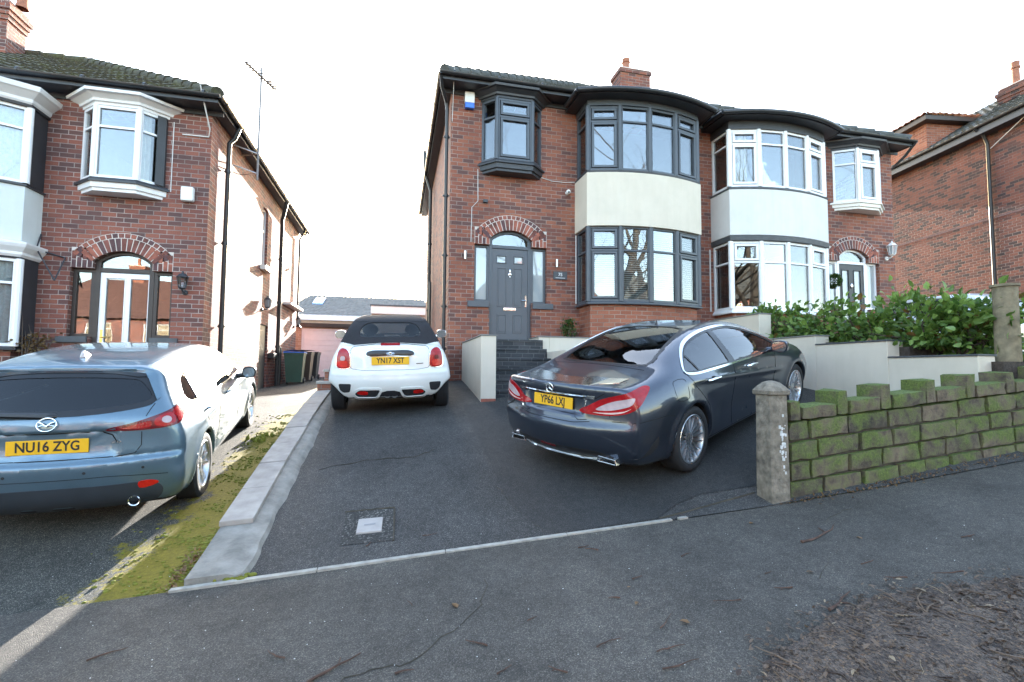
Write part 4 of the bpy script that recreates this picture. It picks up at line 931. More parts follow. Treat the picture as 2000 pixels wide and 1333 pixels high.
def shrub(name, label, c, r, n, Ls, mat, stems=7, base=None, cat='shrub', group=None):
    t = thing(name, label, cat, group, loc=(c[0], c[1], base if base is not None else c[2] - r[2]))
    mb = MB(); sb = MB(); c = Vector(c); b0 = Vector((c[0], c[1], base if base is not None else c[2] - r[2]))
    tips = []
    for i in range(stems):
        e = c + Vector((random.gauss(0, .55) * r[0], random.gauss(0, .55) * r[1], random.uniform(-.2, .85) * r[2])); a = b0 + Vector((random.gauss(0, .25) * r[0], random.gauss(0, .25) * r[1], -.03))
        mid = a.lerp(e, .5) + Vector((random.gauss(0, .06), random.gauss(0, .06), .05)); sb.tube([a, mid, e, e + (e - mid) * random.uniform(.1, .5)], [.014, .011, .006, .003], 5)
        for k in range(5): tips.append(a.lerp(mid, .5 + k * .12) if k < 2 else mid.lerp(e, (k - 1) / 3))
    clumps = [c + Vector((random.uniform(-1, 1) * r[0], random.uniform(-1, 1) * r[1], random.uniform(-.8, .9) * r[2])) for _ in range(16)]
    clumps = [q for q in clumps if ((q - c)[0] / r[0]) ** 2 + ((q - c)[1] / r[1]) ** 2 + ((q - c)[2] / r[2]) ** 2 < 1.3] or [c]
    for i in range(n):
        q = random.choice(clumps) if random.random() < .8 else random.choice(tips); s = .30
        p = q + Vector((random.gauss(0, s * r[0]), random.gauss(0, s * r[1]), random.gauss(0, s * .8 * r[2])))
        if p[2] < b0[2] + .01: p[2] = b0[2] + random.uniform(.01, .1)
        d = (p - c); d = (d.normalized() if d.length > .01 else rdir()) + rdir() * .9 - Y_ * .2
        leaf(mb, p, d, rdir(.8), Ls * random.uniform(.45, 1.25), Ls * random.uniform(.4, .85))
    mb.build('foliage', mat, t); sb.build('stem', M['bark'], t); return t
hl = ['round bushy green shrub at the left end of the hedge behind the cream wall', 'broad leaved shrub in the hedge above the middle step of the cream wall', 'shrub with dark twiggy gaps below the black front door', 'tall spreading shrub with big pale leaves in front of the white car', 'low dark leaved shrub beside the wooden post']
for lb, c, r, n, b in ((hl[0], (7.22, 8.0, 2.42), (.32, .48, .38), 950, 2.05), (hl[1], (7.25, 7.1, 2.35), (.34, .56, .38), 1050, 2.05), (hl[2], (7.3, 6.25, 2.22), (.34, .56, .40), 1050, 1.95), (hl[3], (7.3, 5.45, 2.15), (.4, .68, .44), 1500, 1.9), (hl[4], (7.25, 4.75, 2.1), (.34, .5, .42), 1000, 1.7)):
    shrub('hedge_shrub', lb, c, r, n, .115, M['leaf'], 16, b, group='shrubs of the front hedge')
shrub('potted_conifer', 'small green conifer in a pot on the terrace by the bay', (3.62, 9.95, 2.42), (.13, .13, .2), 500, .05, M['box'], 3, 2.13, 'plant')
# ball of box foliage hanging by the right door
tb = thing('topiary_ball', 'green leafy topiary ball hanging beside the black front door', 'hanging plant', loc=(10.62, 9.9, 4.05))
mb = MB(); c = Vector((10.62, 9.92, 3.86))
for i in range(900):
    d = rdir(0); p = c + d * random.uniform(.11, .18); leaf(mb, p, d + rdir() * .5, rdir(), .045, .03)
mb.build('foliage', M['box'], tb); mb = MB(); mb.tube([c + Z_ * .17, c + Z_ * .42, c + Z_ * .44 + Y_ * .28], .006, 5); mb.build('hanging_chain', M['blackpaint'], tb)
# dry plants under the left bay
shrub('dry_plant', 'withered brown plant under the left house bay', (-6.0, 9.85, 2.0), (.22, .12, .22), 160, .07, leaf_mat('dry_leaf', (.14, .08, .03), (.2, .14, .06)), 8, 1.2, 'plant')

# ------------------------------------------------------------------ lights, alarms, signs and cables on the houses
def box_thing(name, label, cat, b, mat, bevel=.01):
    mb = MB(); mb.box(*b); return tag(mb.build(name, mat, bevel=bevel), label, cat)
al = thing('alarm_box', 'white burglar alarm box with blue lower half beside the charcoal oriel', 'alarm box', loc=(1.41, 10.15, 7.2))
mb = MB(); mb.box(1.31, 1.52, 10.1, 10.197, 7.32, 7.56); mb.build('cover', M['white'], al, bevel=.015); mb = MB(); mb.box(1.315, 1.515, 10.098, 10.196, 7.2, 7.32); mb.build('lamp_lens', M['blue'], al, bevel=.012)
box_thing('alarm_box', 'cream alarm box on brickwork right of the white oriel', 'alarm box', (-4.0, -3.79, 10.08, 10.197, 4.68, 4.95), M['white'], .025)
def updown(x, z, label):
    t = thing('wall_light', label, 'light', loc=(x, 10.15, z)); mb = MB(); mb.lathe([(.001, -.085), (.026, -.085), (.028, 0), (.026, .085), (.001, .085)], (x, 10.12, z), Z_, 14); mb.build('lamp_body', M['steel'], t, smooth=True, angle=40)
    mb = MB(); mb.box(x - .02, x + .02, 10.13, 10.197, z - .03, z + .03); mb.build('bracket', M['steel'], t, bevel=.004)
updown(1.36, 3.99, 'small steel wall light left of the grey front door'); updown(3.40, 3.93, 'small steel wall light above the slate house sign')
sg = thing('house_sign', 'slate house number plate reading 75 right of the grey door', 'sign', loc=(3.5, 10.18, 3.6))
mb = MB(); mb.box(3.34, 3.66, 10.175, 10.197, 3.58, 3.76); mb.build('plate', M['slate'], sg, bevel=.003)
lettering(None, 'number', '75', (3.5, 10.1735, 3.69), .1, X_, Z_, M['white'], sg, .0008, .002)
mb = MB(); mb.box(3.39, 3.61, 10.173, 10.1752, 3.612, 3.622); mb.build('line_of_text', M['white'], sg)
cm = thing('security_camera', 'small white security camera on brickwork left of the cream panel', 'camera', loc=(3.66, 10.1, 5.55))
mb = MB(); mb.ball((3.66, 10.10, 5.56), .05, .05, .05, 14, 10); mb.build('camera_head', M['white'], cm, smooth='all'); mb = MB(); mb.lathe([(.001, 0), (.04, 0), (.04, .03), (.02, .05), (.02, .1)], (3.66, 10.197, 5.56), -Y_, 14); mb.build('mount', M['white'], cm, smooth=True)
mb = MB(); mb.lathe([(.001, 0), (.022, 0), (.018, .012), (.001, .014)], (3.655, 10.056, 5.54), Vector((-.1, -1, -.3)), 12); mb.build('lens', M['blackpaint'], cm)
box_thing('sensor_box', 'small black sensor box on the wall above the arched door', 'sensor', (1.74, 1.84, 10.14, 10.197, 5.17, 5.24), M['blackgutter'], .006)
mb = MB(); mb.tube([(1.62, 10.19, 5.9), (1.63, 10.19, 5.2), (1.50, 10.19, 5.05), (1.49, 10.19, 4.3)], .007, 6); tag(mb.build('cable', M['wire'], smooth=True), 'white cable running down the brickwork left of the arched door', 'cable')
mb = MB(); mb.tube([(3.05, 10.19, 5.86), (3.3, 10.185, 5.8), (3.6, 10.185, 5.8), (3.84, 10.19, 5.82)], .008, 6); tag(mb.build('cable', M['wire'], smooth=True), 'white cable sagging across the brickwork beside the cream panel', 'cable')
mb = MB(); mb.tube([(1.03, 9.70, 7.85), (1.06, 10.185, 7.25), (1.05, 10.19, 6.9)], .006, 6); tag(mb.build('cable', M['wire'], smooth=True), 'thin cable dropping from the gutter at the house corner', 'cable')
mb = MB(); mb.tube([(7.30, 10.18, 4.5), (7.30, 10.18, 3.0)], .016, 6); tag(mb.build('waste_pipe', M['wire'], smooth=True), 'slim white pipe on brickwork left of the white bay', 'pipe')
mb = MB(); mb.tube([(3.87, 10.18, 4.6), (3.87, 10.18, 3.05)], .012, 6); tag(mb.build('cable', M['wire'], smooth=True), 'thin pale cable beside the lower charcoal bay window', 'cable')
mb = MB(); mb.tube([(-4.2, 10.19, 6.2), (-4.2, 10.19, 4.85)], .008, 6); tag(mb.build('cable', M['wire'], smooth=True), 'white cable down the brickwork right of the white oriel', 'cable')
mb = MB(); mb.tube([(-3.62, 9.72, 6.75), (-3.56, 10.1, 6.1), (-3.6, 10.18, 5.98), (-4.05, 10.185, 5.98)], .013, 6); tag(mb.build('cable', M['wire'], smooth=True), 'pale cable under the gutter at the left house corner', 'cable')
mb = MB(); mb.tube([(-6.18, 10.19, 3.9), (-6.12, 10.0, 3.6), (-5.8, 9.95, 3.05)], .012, 6); mb.tube([(-5.8, 10.19, 3.5), (-5.8, 9.95, 3.05)], .012, 6); mb.tube([(-6.15, 10.15, 3.6), (-5.8, 10.19, 3.5)], .012, 6); tag(mb.build('hanging_bracket', M['blackpaint'], smooth=True), 'black iron hanging bracket on the wall beside the white bay cornice', 'bracket')
def lantern(x, y, z, nrm, label, mat, glass, s=1.0):
    t = thing('wall_lantern', label, 'light', loc=(x, y, z)); nrm = Vector(nrm); c = Vector((x, y, z)) + nrm * .14 * s
    mb = MB(); mb.lathe([(.11 * s, .10 * s), (.095 * s, .115 * s), (.06 * s, .16 * s), (.02 * s, .18 * s), (.02 * s, .2 * s), (.001, .23 * s)], c, Z_, 8); mb.lathe([(.001, -.13 * s), (.035 * s, -.12 * s), (.06 * s, -.1 * s), (.065 * s, -.09 * s)], c, Z_, 8)
    for i in range(8):
        q = 2 * PI * i / 8; a = Vector((math.cos(q), math.sin(q), 0)); mb.tube([c + a * .062 * s - Z_ * .09 * s, c + a * .095 * s + Z_ * .105 * s], .006 * s, 4)
    mb.build('lantern_frame', mat, t)
    mb = MB(); mb.lathe([(.055 * s, -.09 * s), (.085 * s, .1 * s)], c, Z_, 8); mb.build('lantern_glass', glass, t)
    mb = MB(); p = Vector((x, y, z)); mb.tube([p - Z_ * .16 * s, p - Z_ * .16 * s + nrm * .1 * s, p - Z_ * .13 * s + nrm * .14 * s], .014 * s, 6); mb.lathe([(.001, 0), (.05 * s, 0), (.045 * s, .02 * s), (.015 * s, .03 * s)], p - Z_ * .16 * s, nrm, 12); mb.build('bracket', mat, t)
lantern(-3.88, 10.197, 3.12, (0, -1, 0), 'black coach lantern on brickwork right of the white glazed door', M['blackpaint'], M['glass'])
lantern(12.68, 10.197, 4.80, (0, -1, 0), 'white coach lantern on brickwork at the right end of the houses', M['white'], M['frosted'], 1.15)
lantern(-3.555, 14.2, 3.3, (1, 0, 0), 'small lantern on the sunlit side wall before the downpipes', M['blackpaint'], M['frosted'])
lantern(-3.555, 18.4, 3.2, (1, 0, 0), 'flood lantern at the far end of the sunlit side wall', M['blackpaint'], M['frosted'])
# television aerial on the side wall
ae = thing('tv_aerial', 'television aerial on a tall pole bracketed to the left house side', 'aerial', loc=(-3.3, 11.65, 6))
mb = MB(); mb.tube([(-3.12, 11.65, 5.75), (-3.12, 11.65, 8.35)], .024, 8); mb.build('mast', M['cablegrey'], ae, smooth=True)
mb = MB()
for z in (5.9, 6.35): mb.tube([(-3.55, 11.4, z + .05), (-3.12, 11.65, z), (-3.55, 11.95, z + .05)], .014, 6)
mb.build('wall_bracket', M['steel'], ae)
mb = MB(); b0, b1 = Vector((-3.25, 10.95, 8.02)), Vector((-2.95, 12.2, 8.18)); mb.tube([b0, b1], .022, 6); bd = (b1 - b0).normalized(); sd = bd.cross(Z_).normalized()
for i in range(11): p = b0.lerp(b1, i / 10.5); mb.tube([p - sd * .13, p + sd * .13], .013, 5)
for k in (-1, 1):
    for i in range(4): p = b1 + bd * .02 + Z_ * k * (.04 + .05 * i); mb.tube([p - sd * .2, p + sd * .2], .012, 5)
    mb.tube([b1, b1 + Z_ * k * .2], .007, 5)
mb.build('antenna', M['blackgutter'], ae)

# ------------------------------------------------------------------ garage, bungalow, bins
ga = thing('garage', 'white garage with brown fascia at the end of the neighbour drive', 'garage', loc=(-2.2, 22.5, 1.3))
GZ = 1.2; mb = MB(); wall_panel(mb, (0, 20.4, 0), X_, Z_, -Y_, [(-3.87, .6), (-.9, .6), (-.9, 3.2), (-3.87, 3.2)], [rect(-3.66, -1.2, GZ, 3.16)], .2); mb.box(-3.87, -3.67, 20.6, 26, .6, 3.2); mb.box(-1.1, -.9, 20.6, 26, .6, 3.2); mb.box(-3.67, -1.1, 25.8, 26, .6, 3.2); mb.build('wall', M['brick_pale'], ga)
mb = MB(); mb.box(-3.9, -.86, 20.28, 26.1, 3.2, 3.36); mb.build('roof', M['brownwood'], ga, bevel=.01)
gd = MB()
n = 9
for i in range(n):
    z0 = GZ + .02 + i * (1.90 / n); gd.box(-3.58, -1.28, 20.47, 20.5, z0 + .006, z0 + 1.9 / n - .006); gd.box(-3.58, -1.28, 20.485, 20.51, z0 - .006, z0 + .006)
M['garage_white'] = plain('garage_white', (.80, .77, .78), .5, var=.04)
dd = gd.build('garage_door', M['garage_white'], ga, bevel=.004)
mb = MB(); mb.box(-3.66, -3.58, 20.44, 20.52, GZ, 3.16); mb.box(-1.28, -1.2, 20.44, 20.52, GZ, 3.16); mb.box(-3.58, -1.28, 20.44, 20.52, 3.08, 3.16); mb.build('door_frame', M['garage_white'], ga, bevel=.004)
mb = MB(); mb.box(-2.46, -2.40, 20.455, 20.475, 2.0, 2.03); mb.build('handle', M['steel'], dd)
M['skylight'] = plain('skylight_pane', (.25, .42, .75), .15, var=.05)
bu = thing('bungalow', 'low house behind the garage with grey tiled roof and skylight', 'house', loc=(-3, 36, 2))
mb = MB(); mb.box(-7.2, 1.5, 33, 42, .5, 4.9); mb.build('wall', M['white_render'], bu)
mb = MB(); tile_slope(mb, (-7.4, 32.6, 4.95), (2, 32.6, 4.95), (2, 37.5, 6.9), (-6.2, 37.5, 6.9), .35, .3); tile_slope(mb, (2, 42.4, 4.95), (-7.4, 42.4, 4.95), (-6.2, 37.5, 6.9), (2, 37.5, 6.9), .35, .3); M['tile_pale'] = plain('haze_pale_roof_tile', (.19, .18, .165), .9, var=.2, nscale=3); ro = mb.build('roof', M['tile_pale'], bu, smooth=True)  # tile colour lightened to imitate haze over the distant roof
mb = MB(); mb.box(-7.3, 1.6, 32.5, 32.6, 4.65, 4.97); mb.build('fascia', M['upvc'], bu)
mb = MB(); d = Vector((0, 4.9, 1.95)).normalized(); nn = Vector((0, -d[2], d[1])); mb.frame((-6.0, 32.6, 4.95), X_, d, nn, .35, 1.0, 2.6, 4.3, 0, .12); mb.build('skylight', M['skylight'], ro, bevel=.01)
ex = thing('flat_roofed_extension', 'pale flat roofed extension seen between the houses behind the convertible', 'extension', loc=(.5, 30, 2))
mb = MB(); mb.box(-1.2, 3.6, 29.0, 32.0, .6, 4.35); mb.build('wall', M['brick_pale'], ex); mb = MB(); mb.box(-1.5, 3.8, 28.7, 32.2, 4.75, 5.2); mb.build('roof_edge', M['upvc_cream'], ex, bevel=.01); mb = MB(); mb.box(-1.45, 3.75, 28.8, 32.1, 4.35, 4.75); mb.build('upper_wall', M['brick_pale'], ex)
mb = MB(); mb.box(-1.55, 3.85, 28.65, 32.25, 5.2, 5.28); mb.build('roof', M['slate'], ex)
M['bin_green'] = plain('green_bin', (.03, .075, .05), .5, var=.12, nscale=3, bumpd=.0006)
M['bin_brown'] = plain('brown_bin', (.06, .04, .03), .5, var=.12, nscale=3)
M['bin_black'] = plain('black_bin', (.025, .025, .028), .5, var=.12, nscale=3)
def bin_(x, y, rz, label, mat, lid):
    t = thing('wheelie_bin', label, 'bin', loc=(x, y, z_left(x, y)), local=True); t.rotation_euler = (0, 0, rz)
    mb = MB(); w0, w1, d0, d1 = .21, .28, .24, .34
    vs = [(sx * w, sy * d, z) for z, w, d in ((.06, w0, d0), (.88, w1 - .01, d1 - .02), (.88, w1, d1), (.95, w1, d1)) for sx, sy in ((-1, -1), (1, -1), (1, 1), (-1, 1))]
    mb.add(vs, [(j * 4 + i, j * 4 + (i + 1) % 4, j * 4 + 4 + (i + 1) % 4, j * 4 + 4 + i) for j in range(3) for i in range(4)] + [(3, 2, 1, 0)]); mb.build('body', mat, t, bevel=.015)
    mb = MB(); mb.grid(lambda u, v: (u, v, .96 + .07 * (1 - (u / .3) ** 2) * .8 + .02), lin(-.295, .295, .06), lin(-.36, .37, .1)); mb.box(-.295, .295, -.365, .37, .945, .975); mb.build('lid', lid, t, smooth=True, angle=40)
    mb = MB(); mb.tube([(-.22, .40, .93), (.22, .40, .93)], .016, 8); mb.box(-.2, -.16, .33, .41, .9, .95); mb.box(.16, .2, .33, .41, .9, .95); mb.build('handle', mat, t)
    for sx in (-1, 1): mb = MB(); mb.lathe([(.001, -.025), (.1, -.025), (.1, .025), (.001, .025)], (sx * .24, .27, .1), X_, 16); mb.build('wheel', M['bin_black'], t, smooth=True, angle=40)
bin_(-3.02, 16.0, .06, 'green wheelie bin with blue lid by the sunlit side wall', M['bin_green'], M['blue'])
bin_(-2.97, 17.1, .02, 'brown wheelie bin between the green and black bins', M['bin_brown'], M['bin_brown'])
bin_(-2.93, 18.2, 0, 'black wheelie bin farthest along the side wall', M['bin_black'], M['bin_black'])

# ------------------------------------------------------------------ house beyond on the right
Bh = thing('brick_house', 'dark red brick house at far right seen from its side with brick dormer', 'house', loc=(22, 12, 2))
A0, A1 = Vector((18.47, 14.9, 0)), Vector((17.65, 9.65, 0)); bU = (A1 - A0).normalized(); bN = Vector((-bU[1], bU[0], 0)) * -1
if bN[0] > 0: bN = -bN
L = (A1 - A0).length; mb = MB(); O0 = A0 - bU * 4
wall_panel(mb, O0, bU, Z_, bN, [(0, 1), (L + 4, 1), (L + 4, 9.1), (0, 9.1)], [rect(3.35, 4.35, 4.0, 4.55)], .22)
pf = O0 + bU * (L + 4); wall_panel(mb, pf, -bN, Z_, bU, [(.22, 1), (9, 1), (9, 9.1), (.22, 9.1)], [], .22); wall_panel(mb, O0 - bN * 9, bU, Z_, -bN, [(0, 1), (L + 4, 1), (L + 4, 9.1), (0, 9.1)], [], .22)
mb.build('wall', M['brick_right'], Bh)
mb = MB(); mb.frame(O0, bU, Z_, bN, 3.3, 4.4, 4.55, 4.63, -.05, .02); mb.frame(O0, bU, Z_, bN, 3.3, 3.36, 3.95, 4.55, -.05, .02); mb.build('cellar_window', M['upvc_cream'], Bh)
mb = MB(); mb.frame(O0, bU, Z_, bN, 3.3, 4.4, 3.9, 4.6, -.21, -.15); mb.build('dark_backing', M['blackpaint'], Bh)  # black panel stands in for the darkness behind the cellar window
mb = MB(); mb.frame(O0, bU, Z_, bN, 0, L + 4, 6.36, 6.42, -.02, .004); mb.build('string_course', M['brick_dark'], Bh)
def wp(u, z, n=0): return O0 + bU * u + bN * n + Z_ * z
mb = MB(); mb.frame(O0, bU, Z_, bN, -.3, L + 4.35, 9.02, 9.05, -.02, .36); mb.frame(O0, bU, Z_, bN, -.3, L + 4.35, 9.0, 9.26, .36, .385); mb.build('fascia', M['blackpaint'], Bh)
g = MB(); gutter_run(g, wp(-.4, 9.25, .44), wp(L + 4.45, 9.25, .44)); g.build('gutter', M['blackgutter'], Bh, smooth=True, angle=50)
mb = MB(); rh = 3.0; ua, ub = -.35, L + 4.4
tile_slope(mb, wp(ua, 9.25, .4), wp(ub, 9.25, .4), wp(ub - 4.6, 9.25 + rh, -4.4), wp(ua + 4.4, 9.25 + rh, -4.4))
tile_slope(mb, wp(ub, 9.25, .4), wp(ub, 9.25, -9.2), wp(ub - 4.6, 9.25 + rh, -4.5), wp(ub - 4.6, 9.25 + rh, -4.4))
tile_slope(mb, wp(ub, 9.25, -9.2), wp(ua, 9.25, -9.2), wp(ua + 4.4, 9.25 + rh, -4.5), wp(ub - 4.6, 9.25 + rh, -4.5))
ro = mb.build('roof', M['tile_grey'], Bh, smooth=True, angle=30)
k = L + 4 - 5.25
downpipe(Bh, [wp(7.95, 9.2, .44), wp(8.0, 9.0, .2), wp(8.0, 8.7, .08), wp(8.0, 3.0, .08)], .05, mat='blackgutter')
# dormer
mb = MB(); u1 = 5.95; ud0 = -.2
wall_panel(mb, O0 + bN * .02, bU, Z_, bN, [(ud0, 9.3), (u1, 9.3), (u1, 10.45), (ud0, 10.45)], [rect(2.2, 3.95, 9.35, 10.2)], .2)
wall_panel(mb, wp(u1, 0, .02), -bN, Z_, bU, [(.2, 9.3), (2.1, 10.45), (.2, 10.45)], [], .1)
mb.build('dormer_wall', M['brick_new'], ro)
fr, gl = MB(), MB(); unit(fr, gl, wp(2.2, 0, -.02), bU, bN, 1.75, 9.35, 10.2, None, .09, cols=2); f = fr.build('dormer_window', M['upvc'], ro); gl.build('pane', M['glass'], f)
mb = MB(); mb.frame(O0, bU, Z_, bN, ud0 - .3, u1 + .28, 10.45, 10.62, -2.4, .3); mb.build('dormer_fascia', M['brownwood'], ro, bevel=.01)
mb = MB(); e0, e1 = ud0 - .35, u1 + .33; tile_slope(mb, wp(e0, 10.63, .36), wp(e1, 10.63, .36), wp(e1 - 1.2, 11.15, -1.2), wp(e0 + 1.2, 11.15, -1.2)); tile_slope(mb, wp(e1, 10.63, .36), wp(e1, 10.63, -2.6), wp(e1 - 1.2, 11.15, -1.2), wp(e1 - 1.2, 11.15, -1.2)); mb.build('dormer_roof', M['terracotta'], ro, smooth=True, angle=30)
M['far_tile'] = plain('far_roof_tile', (.13, .065, .05), .85, var=.3, nscale=4)
chimney(Bh, 20.25, 11.5, .7, .7, 9.8, 11.25, M['brick_right'], [(20.1, 11.5, .8)], corbels=4)
mb = MB(); p = wp(8.05, 8.55, .05); mb.tube([p, Vector((16.8, 7.5, 10.0))], .012, 6); tag(mb.build('overhead_cable', M['wire']), 'pale overhead cable fixed to the far right brick house', 'cable')

# ------------------------------------------------------------------ small things on the ground
M['cover'] = plain('cover_plate', (.36, .325, .295), .6, var=.1, nscale=12, bumpd=.001, bscale=200)
sc = thing('stop_tap_cover', 'pale square water stop tap cover set in a rough tarmac patch', 'cover', loc=(-.19, 4.28, z_main(-.19, 4.28)))
zz = lambda x, y: z_main(x, y)
mb = MB(); q = [(-.40, 4.05), (.0, 4.02), (.0, 4.54), (-.40, 4.57)]; mb.add([(x, y, zz(x, y) + .006) for x, y in q], [(0, 1, 2, 3)]); mb.build('patch', speckle_asphalt('patch_tarmac', (.045, .043, .04), (.2, .19, .17), scale=90, wear=.4), sc)
mb = MB(); q = [(-.29, 4.175), (-.09, 4.165), (-.085, 4.385), (-.285, 4.395)]; mb.add([(x, y, zz(x, y) + h) for h in (-.02, .02) for x, y in q], [(4, 5, 6, 7), (0, 1, 5, 4), (1, 2, 6, 5), (2, 3, 7, 6), (3, 0, 4, 7)]); co_ = mb.build('lid', M['cover'], sc, bevel=.005)
mb = MB(); mb.add([(-.188 + a, 4.28 + b, zz(-.188 + a, 4.28 + b) + .0225) for a, b in ((-.045, -.012), (.045, -.014), (.045, .010), (-.045, .012))], [(0, 1, 2, 3)]); mb.build('worn_mark', M['cablegrey'], sc)
for (a, b) in (((-.41, 4.57), (.01, 4.55)), ((.005, 4.02), (.008, 4.54))):
    mb = MB(); pts = [Vector((a[0] + (b[0] - a[0]) * t, a[1] + (b[1] - a[1]) * t + random.uniform(-.008, .008), 0)) for t in np.linspace(0, 1, 9)]
    pts = [Vector((p[0], p[1], zz(p[0], p[1]) + .006)) for p in pts]; mb.tube(pts, [random.uniform(.006, .012) for _ in pts], 5); mb.build('patch_edge', M['joint'], sc)
# joint between old and new tarmac, and dark joint at the post
mb = MB(); pts = [(3.3, 4.0), (2.9, 3.93), (2.45, 3.84), (2.2, 3.8)]; mb.tube([(x, y, z_main(x, y) + .003) for x, y in pts], .009, 5); tag(mb.build('tarmac_joint', M['joint']), kind='structure')
# hairline cracks in the tarmac
for path in ([(.98, 4.75), (1.04, 4.4), (1.12, 4.1), (1.2, 3.8)], [(-.6, 2.2), (-.2, 2.5), (.1, 2.55), (.5, 2.9), (.62, 3.3)], [(2.6, 2.6), (3.1, 2.9), (3.3, 3.3), (3.9, 3.5)], [(-.8, 5.6), (-.3, 5.75), (.2, 5.7), (.5, 5.9)]):
    mb = MB(); pts = []
    for a, b in zip(path, path[1:]):
        for j in range(7): pts.append((a[0] + (b[0] - a[0]) * j / 7 + random.uniform(-.02, .02), a[1] + (b[1] - a[1]) * j / 7 + random.uniform(-.02, .02)))
    mb.tube([(x, y, z_main(x, y) + .0015) for x, y in pts], [random.uniform(.002, .0045) for _ in pts], 4); tag(mb.build('tarmac_crack', M['joint']), kind='structure')
# earth and leaf litter round a street tree at the lower right
SO0 = [(1.52, 1.2), (1.60, 1.93), (1.78, 2.06), (2.0, 2.13), (2.3, 2.24), (2.67, 2.33), (3.0, 2.30), (3.4, 2.26), (3.9, 2.2), (4.2, 1.6), (4.1, 1.0)]
SO = []
for i in range(len(SO0)):
    a_, b_ = SO0[i], SO0[(i + 1) % len(SO0)]; n_ = max(int(math.dist(a_, b_) / .035), 1)
    for j in range(n_): SO.append((a_[0] + (b_[0] - a_[0]) * j / n_ + random.uniform(-.022, .022), a_[1] + (b_[1] - a_[1]) * j / n_ + random.uniform(-.022, .022)))
P, F = cdt(SO, [], [(random.uniform(1.5, 4.2), random.uniform(1.0, 2.3)) for _ in range(260)])
def rough(p): 
    h = min((min(math.dist(p, q) for q in SO)) / .25, 1); return h * (.012 + .018 * math.sin(p[0] * 23 + p[1] * 17) * math.sin(p[1] * 29) + .012 * math.sin(p[0] * 61))
mb = MB(); mb.add([(x, y, z_main(x, y) + .006 + max(rough((x, y)), 0)) for x, y in P], [f if (P[f[1]][0] - P[f[0]][0]) * (P[f[2]][1] - P[f[0]][1]) - (P[f[2]][0] - P[f[0]][0]) * (P[f[1]][1] - P[f[0]][1]) > 0 else f[::-1] for f in F])
def litter_mat():
    m, nt, b = _new('leaf_litter'); co = objco(nt); v = N(nt, 'ShaderNodeTexVoronoi'); v.inputs['Scale'].default_value = 110; mp = N(nt, 'ShaderNodeMapping'); mp.inputs['Scale'].default_value = (1, .8, 1); mp.inputs['Rotation'].default_value = (0, 0, .5); nt.links.new(co, mp.inputs[0]); nt.links.new(mp.outputs[0], v.inputs['Vector'])
    s = N(nt, 'ShaderNodeSeparateColor'); nt.links.new(v.outputs['Color'], s.inputs[0]); n = noise(nt, 7, 6, .7, co)
    r = ramp(nt, [(0, (.06, .046, .038)), (.5, (.135, .105, .085)), (.85, (.2, .155, .12)), (.97, (.26, .17, .1))]); nt.links.new(s.outputs[0], r.inputs[0])
    r2 = ramp(nt, [(.3, (.6, .55, .55)), (.7, (1.25, 1.2, 1.15))]); nt.links.new(n.outputs[0], r2.inputs[0]); nt.links.new(mixc(nt, 1, r.outputs[0], r2.outputs[0], 'MULTIPLY'), b.inputs['Base Color']); b.inputs['Roughness'].default_value = .9; bump(nt, b, v.outputs['Distance'], .02); return m
tag(mb.build('verge', litter_mat(), smooth='all'), kind='structure')
def twig_mesh(mb, p, a, L, r, fn, bend=.12):
    n = 5; pts = []; side = Vector((-math.sin(a), math.cos(a), 0)); d = Vector((math.cos(a), math.sin(a), 0)); k = random.uniform(-bend, bend)
    for i in range(n + 1):
        t = i / n; q = Vector((p[0], p[1], 0)) + d * L * (t - .5) + side * (k * L * math.sin(t * PI) + random.uniform(-.03, .03) * L); pts.append(Vector((q[0], q[1], fn(q[0], q[1]) + r * .8 + .004)))
    mb.tube(pts, [r * (1.1 - .7 * i / n) * random.uniform(.8, 1.2) for i in range(n + 1)], 5)
    if random.random() < .5:
        q = pts[2 + random.randrange(2)]; e = q + (d * .5 + side * random.choice((-1, 1)) * .6) * L * .25; e[2] = fn(e[0], e[1]) + r; mb.tube([q, e], [r * .7, r * .4], 4)
M['litter'] = leaf_mat('litter_bits', (.07, .045, .032), (.22, .15, .10), (.36, .27, .17))
M['fallen'] = leaf_mat('fallen_leaf', (.16, .08, .04), (.28, .17, .07))
mb = MB()
for i in range(420):
    x, y = random.uniform(1.55, 4.2), random.uniform(1.2, 2.32)
    if pip((x, y), SO): twig_mesh(mb, (x, y), random.uniform(0, PI), random.uniform(.05, .22), random.uniform(.002, .0055), lambda a, b: z_main(a, b) + .012)
for i in range(2600):
    x, y = random.uniform(1.35, 4.2), random.uniform(1.2, 2.5)
    if pip((x, y), SO) or (x > 1.45 and random.random() < .5 and min(math.dist((x, y), q) for q in SO) < .12): leaf(mb, Vector((x, y, z_main(x, y) + random.uniform(.012, .03))), Vector((random.gauss(0, 1), random.gauss(0, 1), random.gauss(0, .25))), (Z_ + rdir() * .4), random.uniform(.014, .05), random.uniform(.008, .024))
tag(mb.build('leaf_litter', M['litter']), 'twigs and dead leaves strewn over bare earth at the lower right', 'leaf litter', kind='stuff')
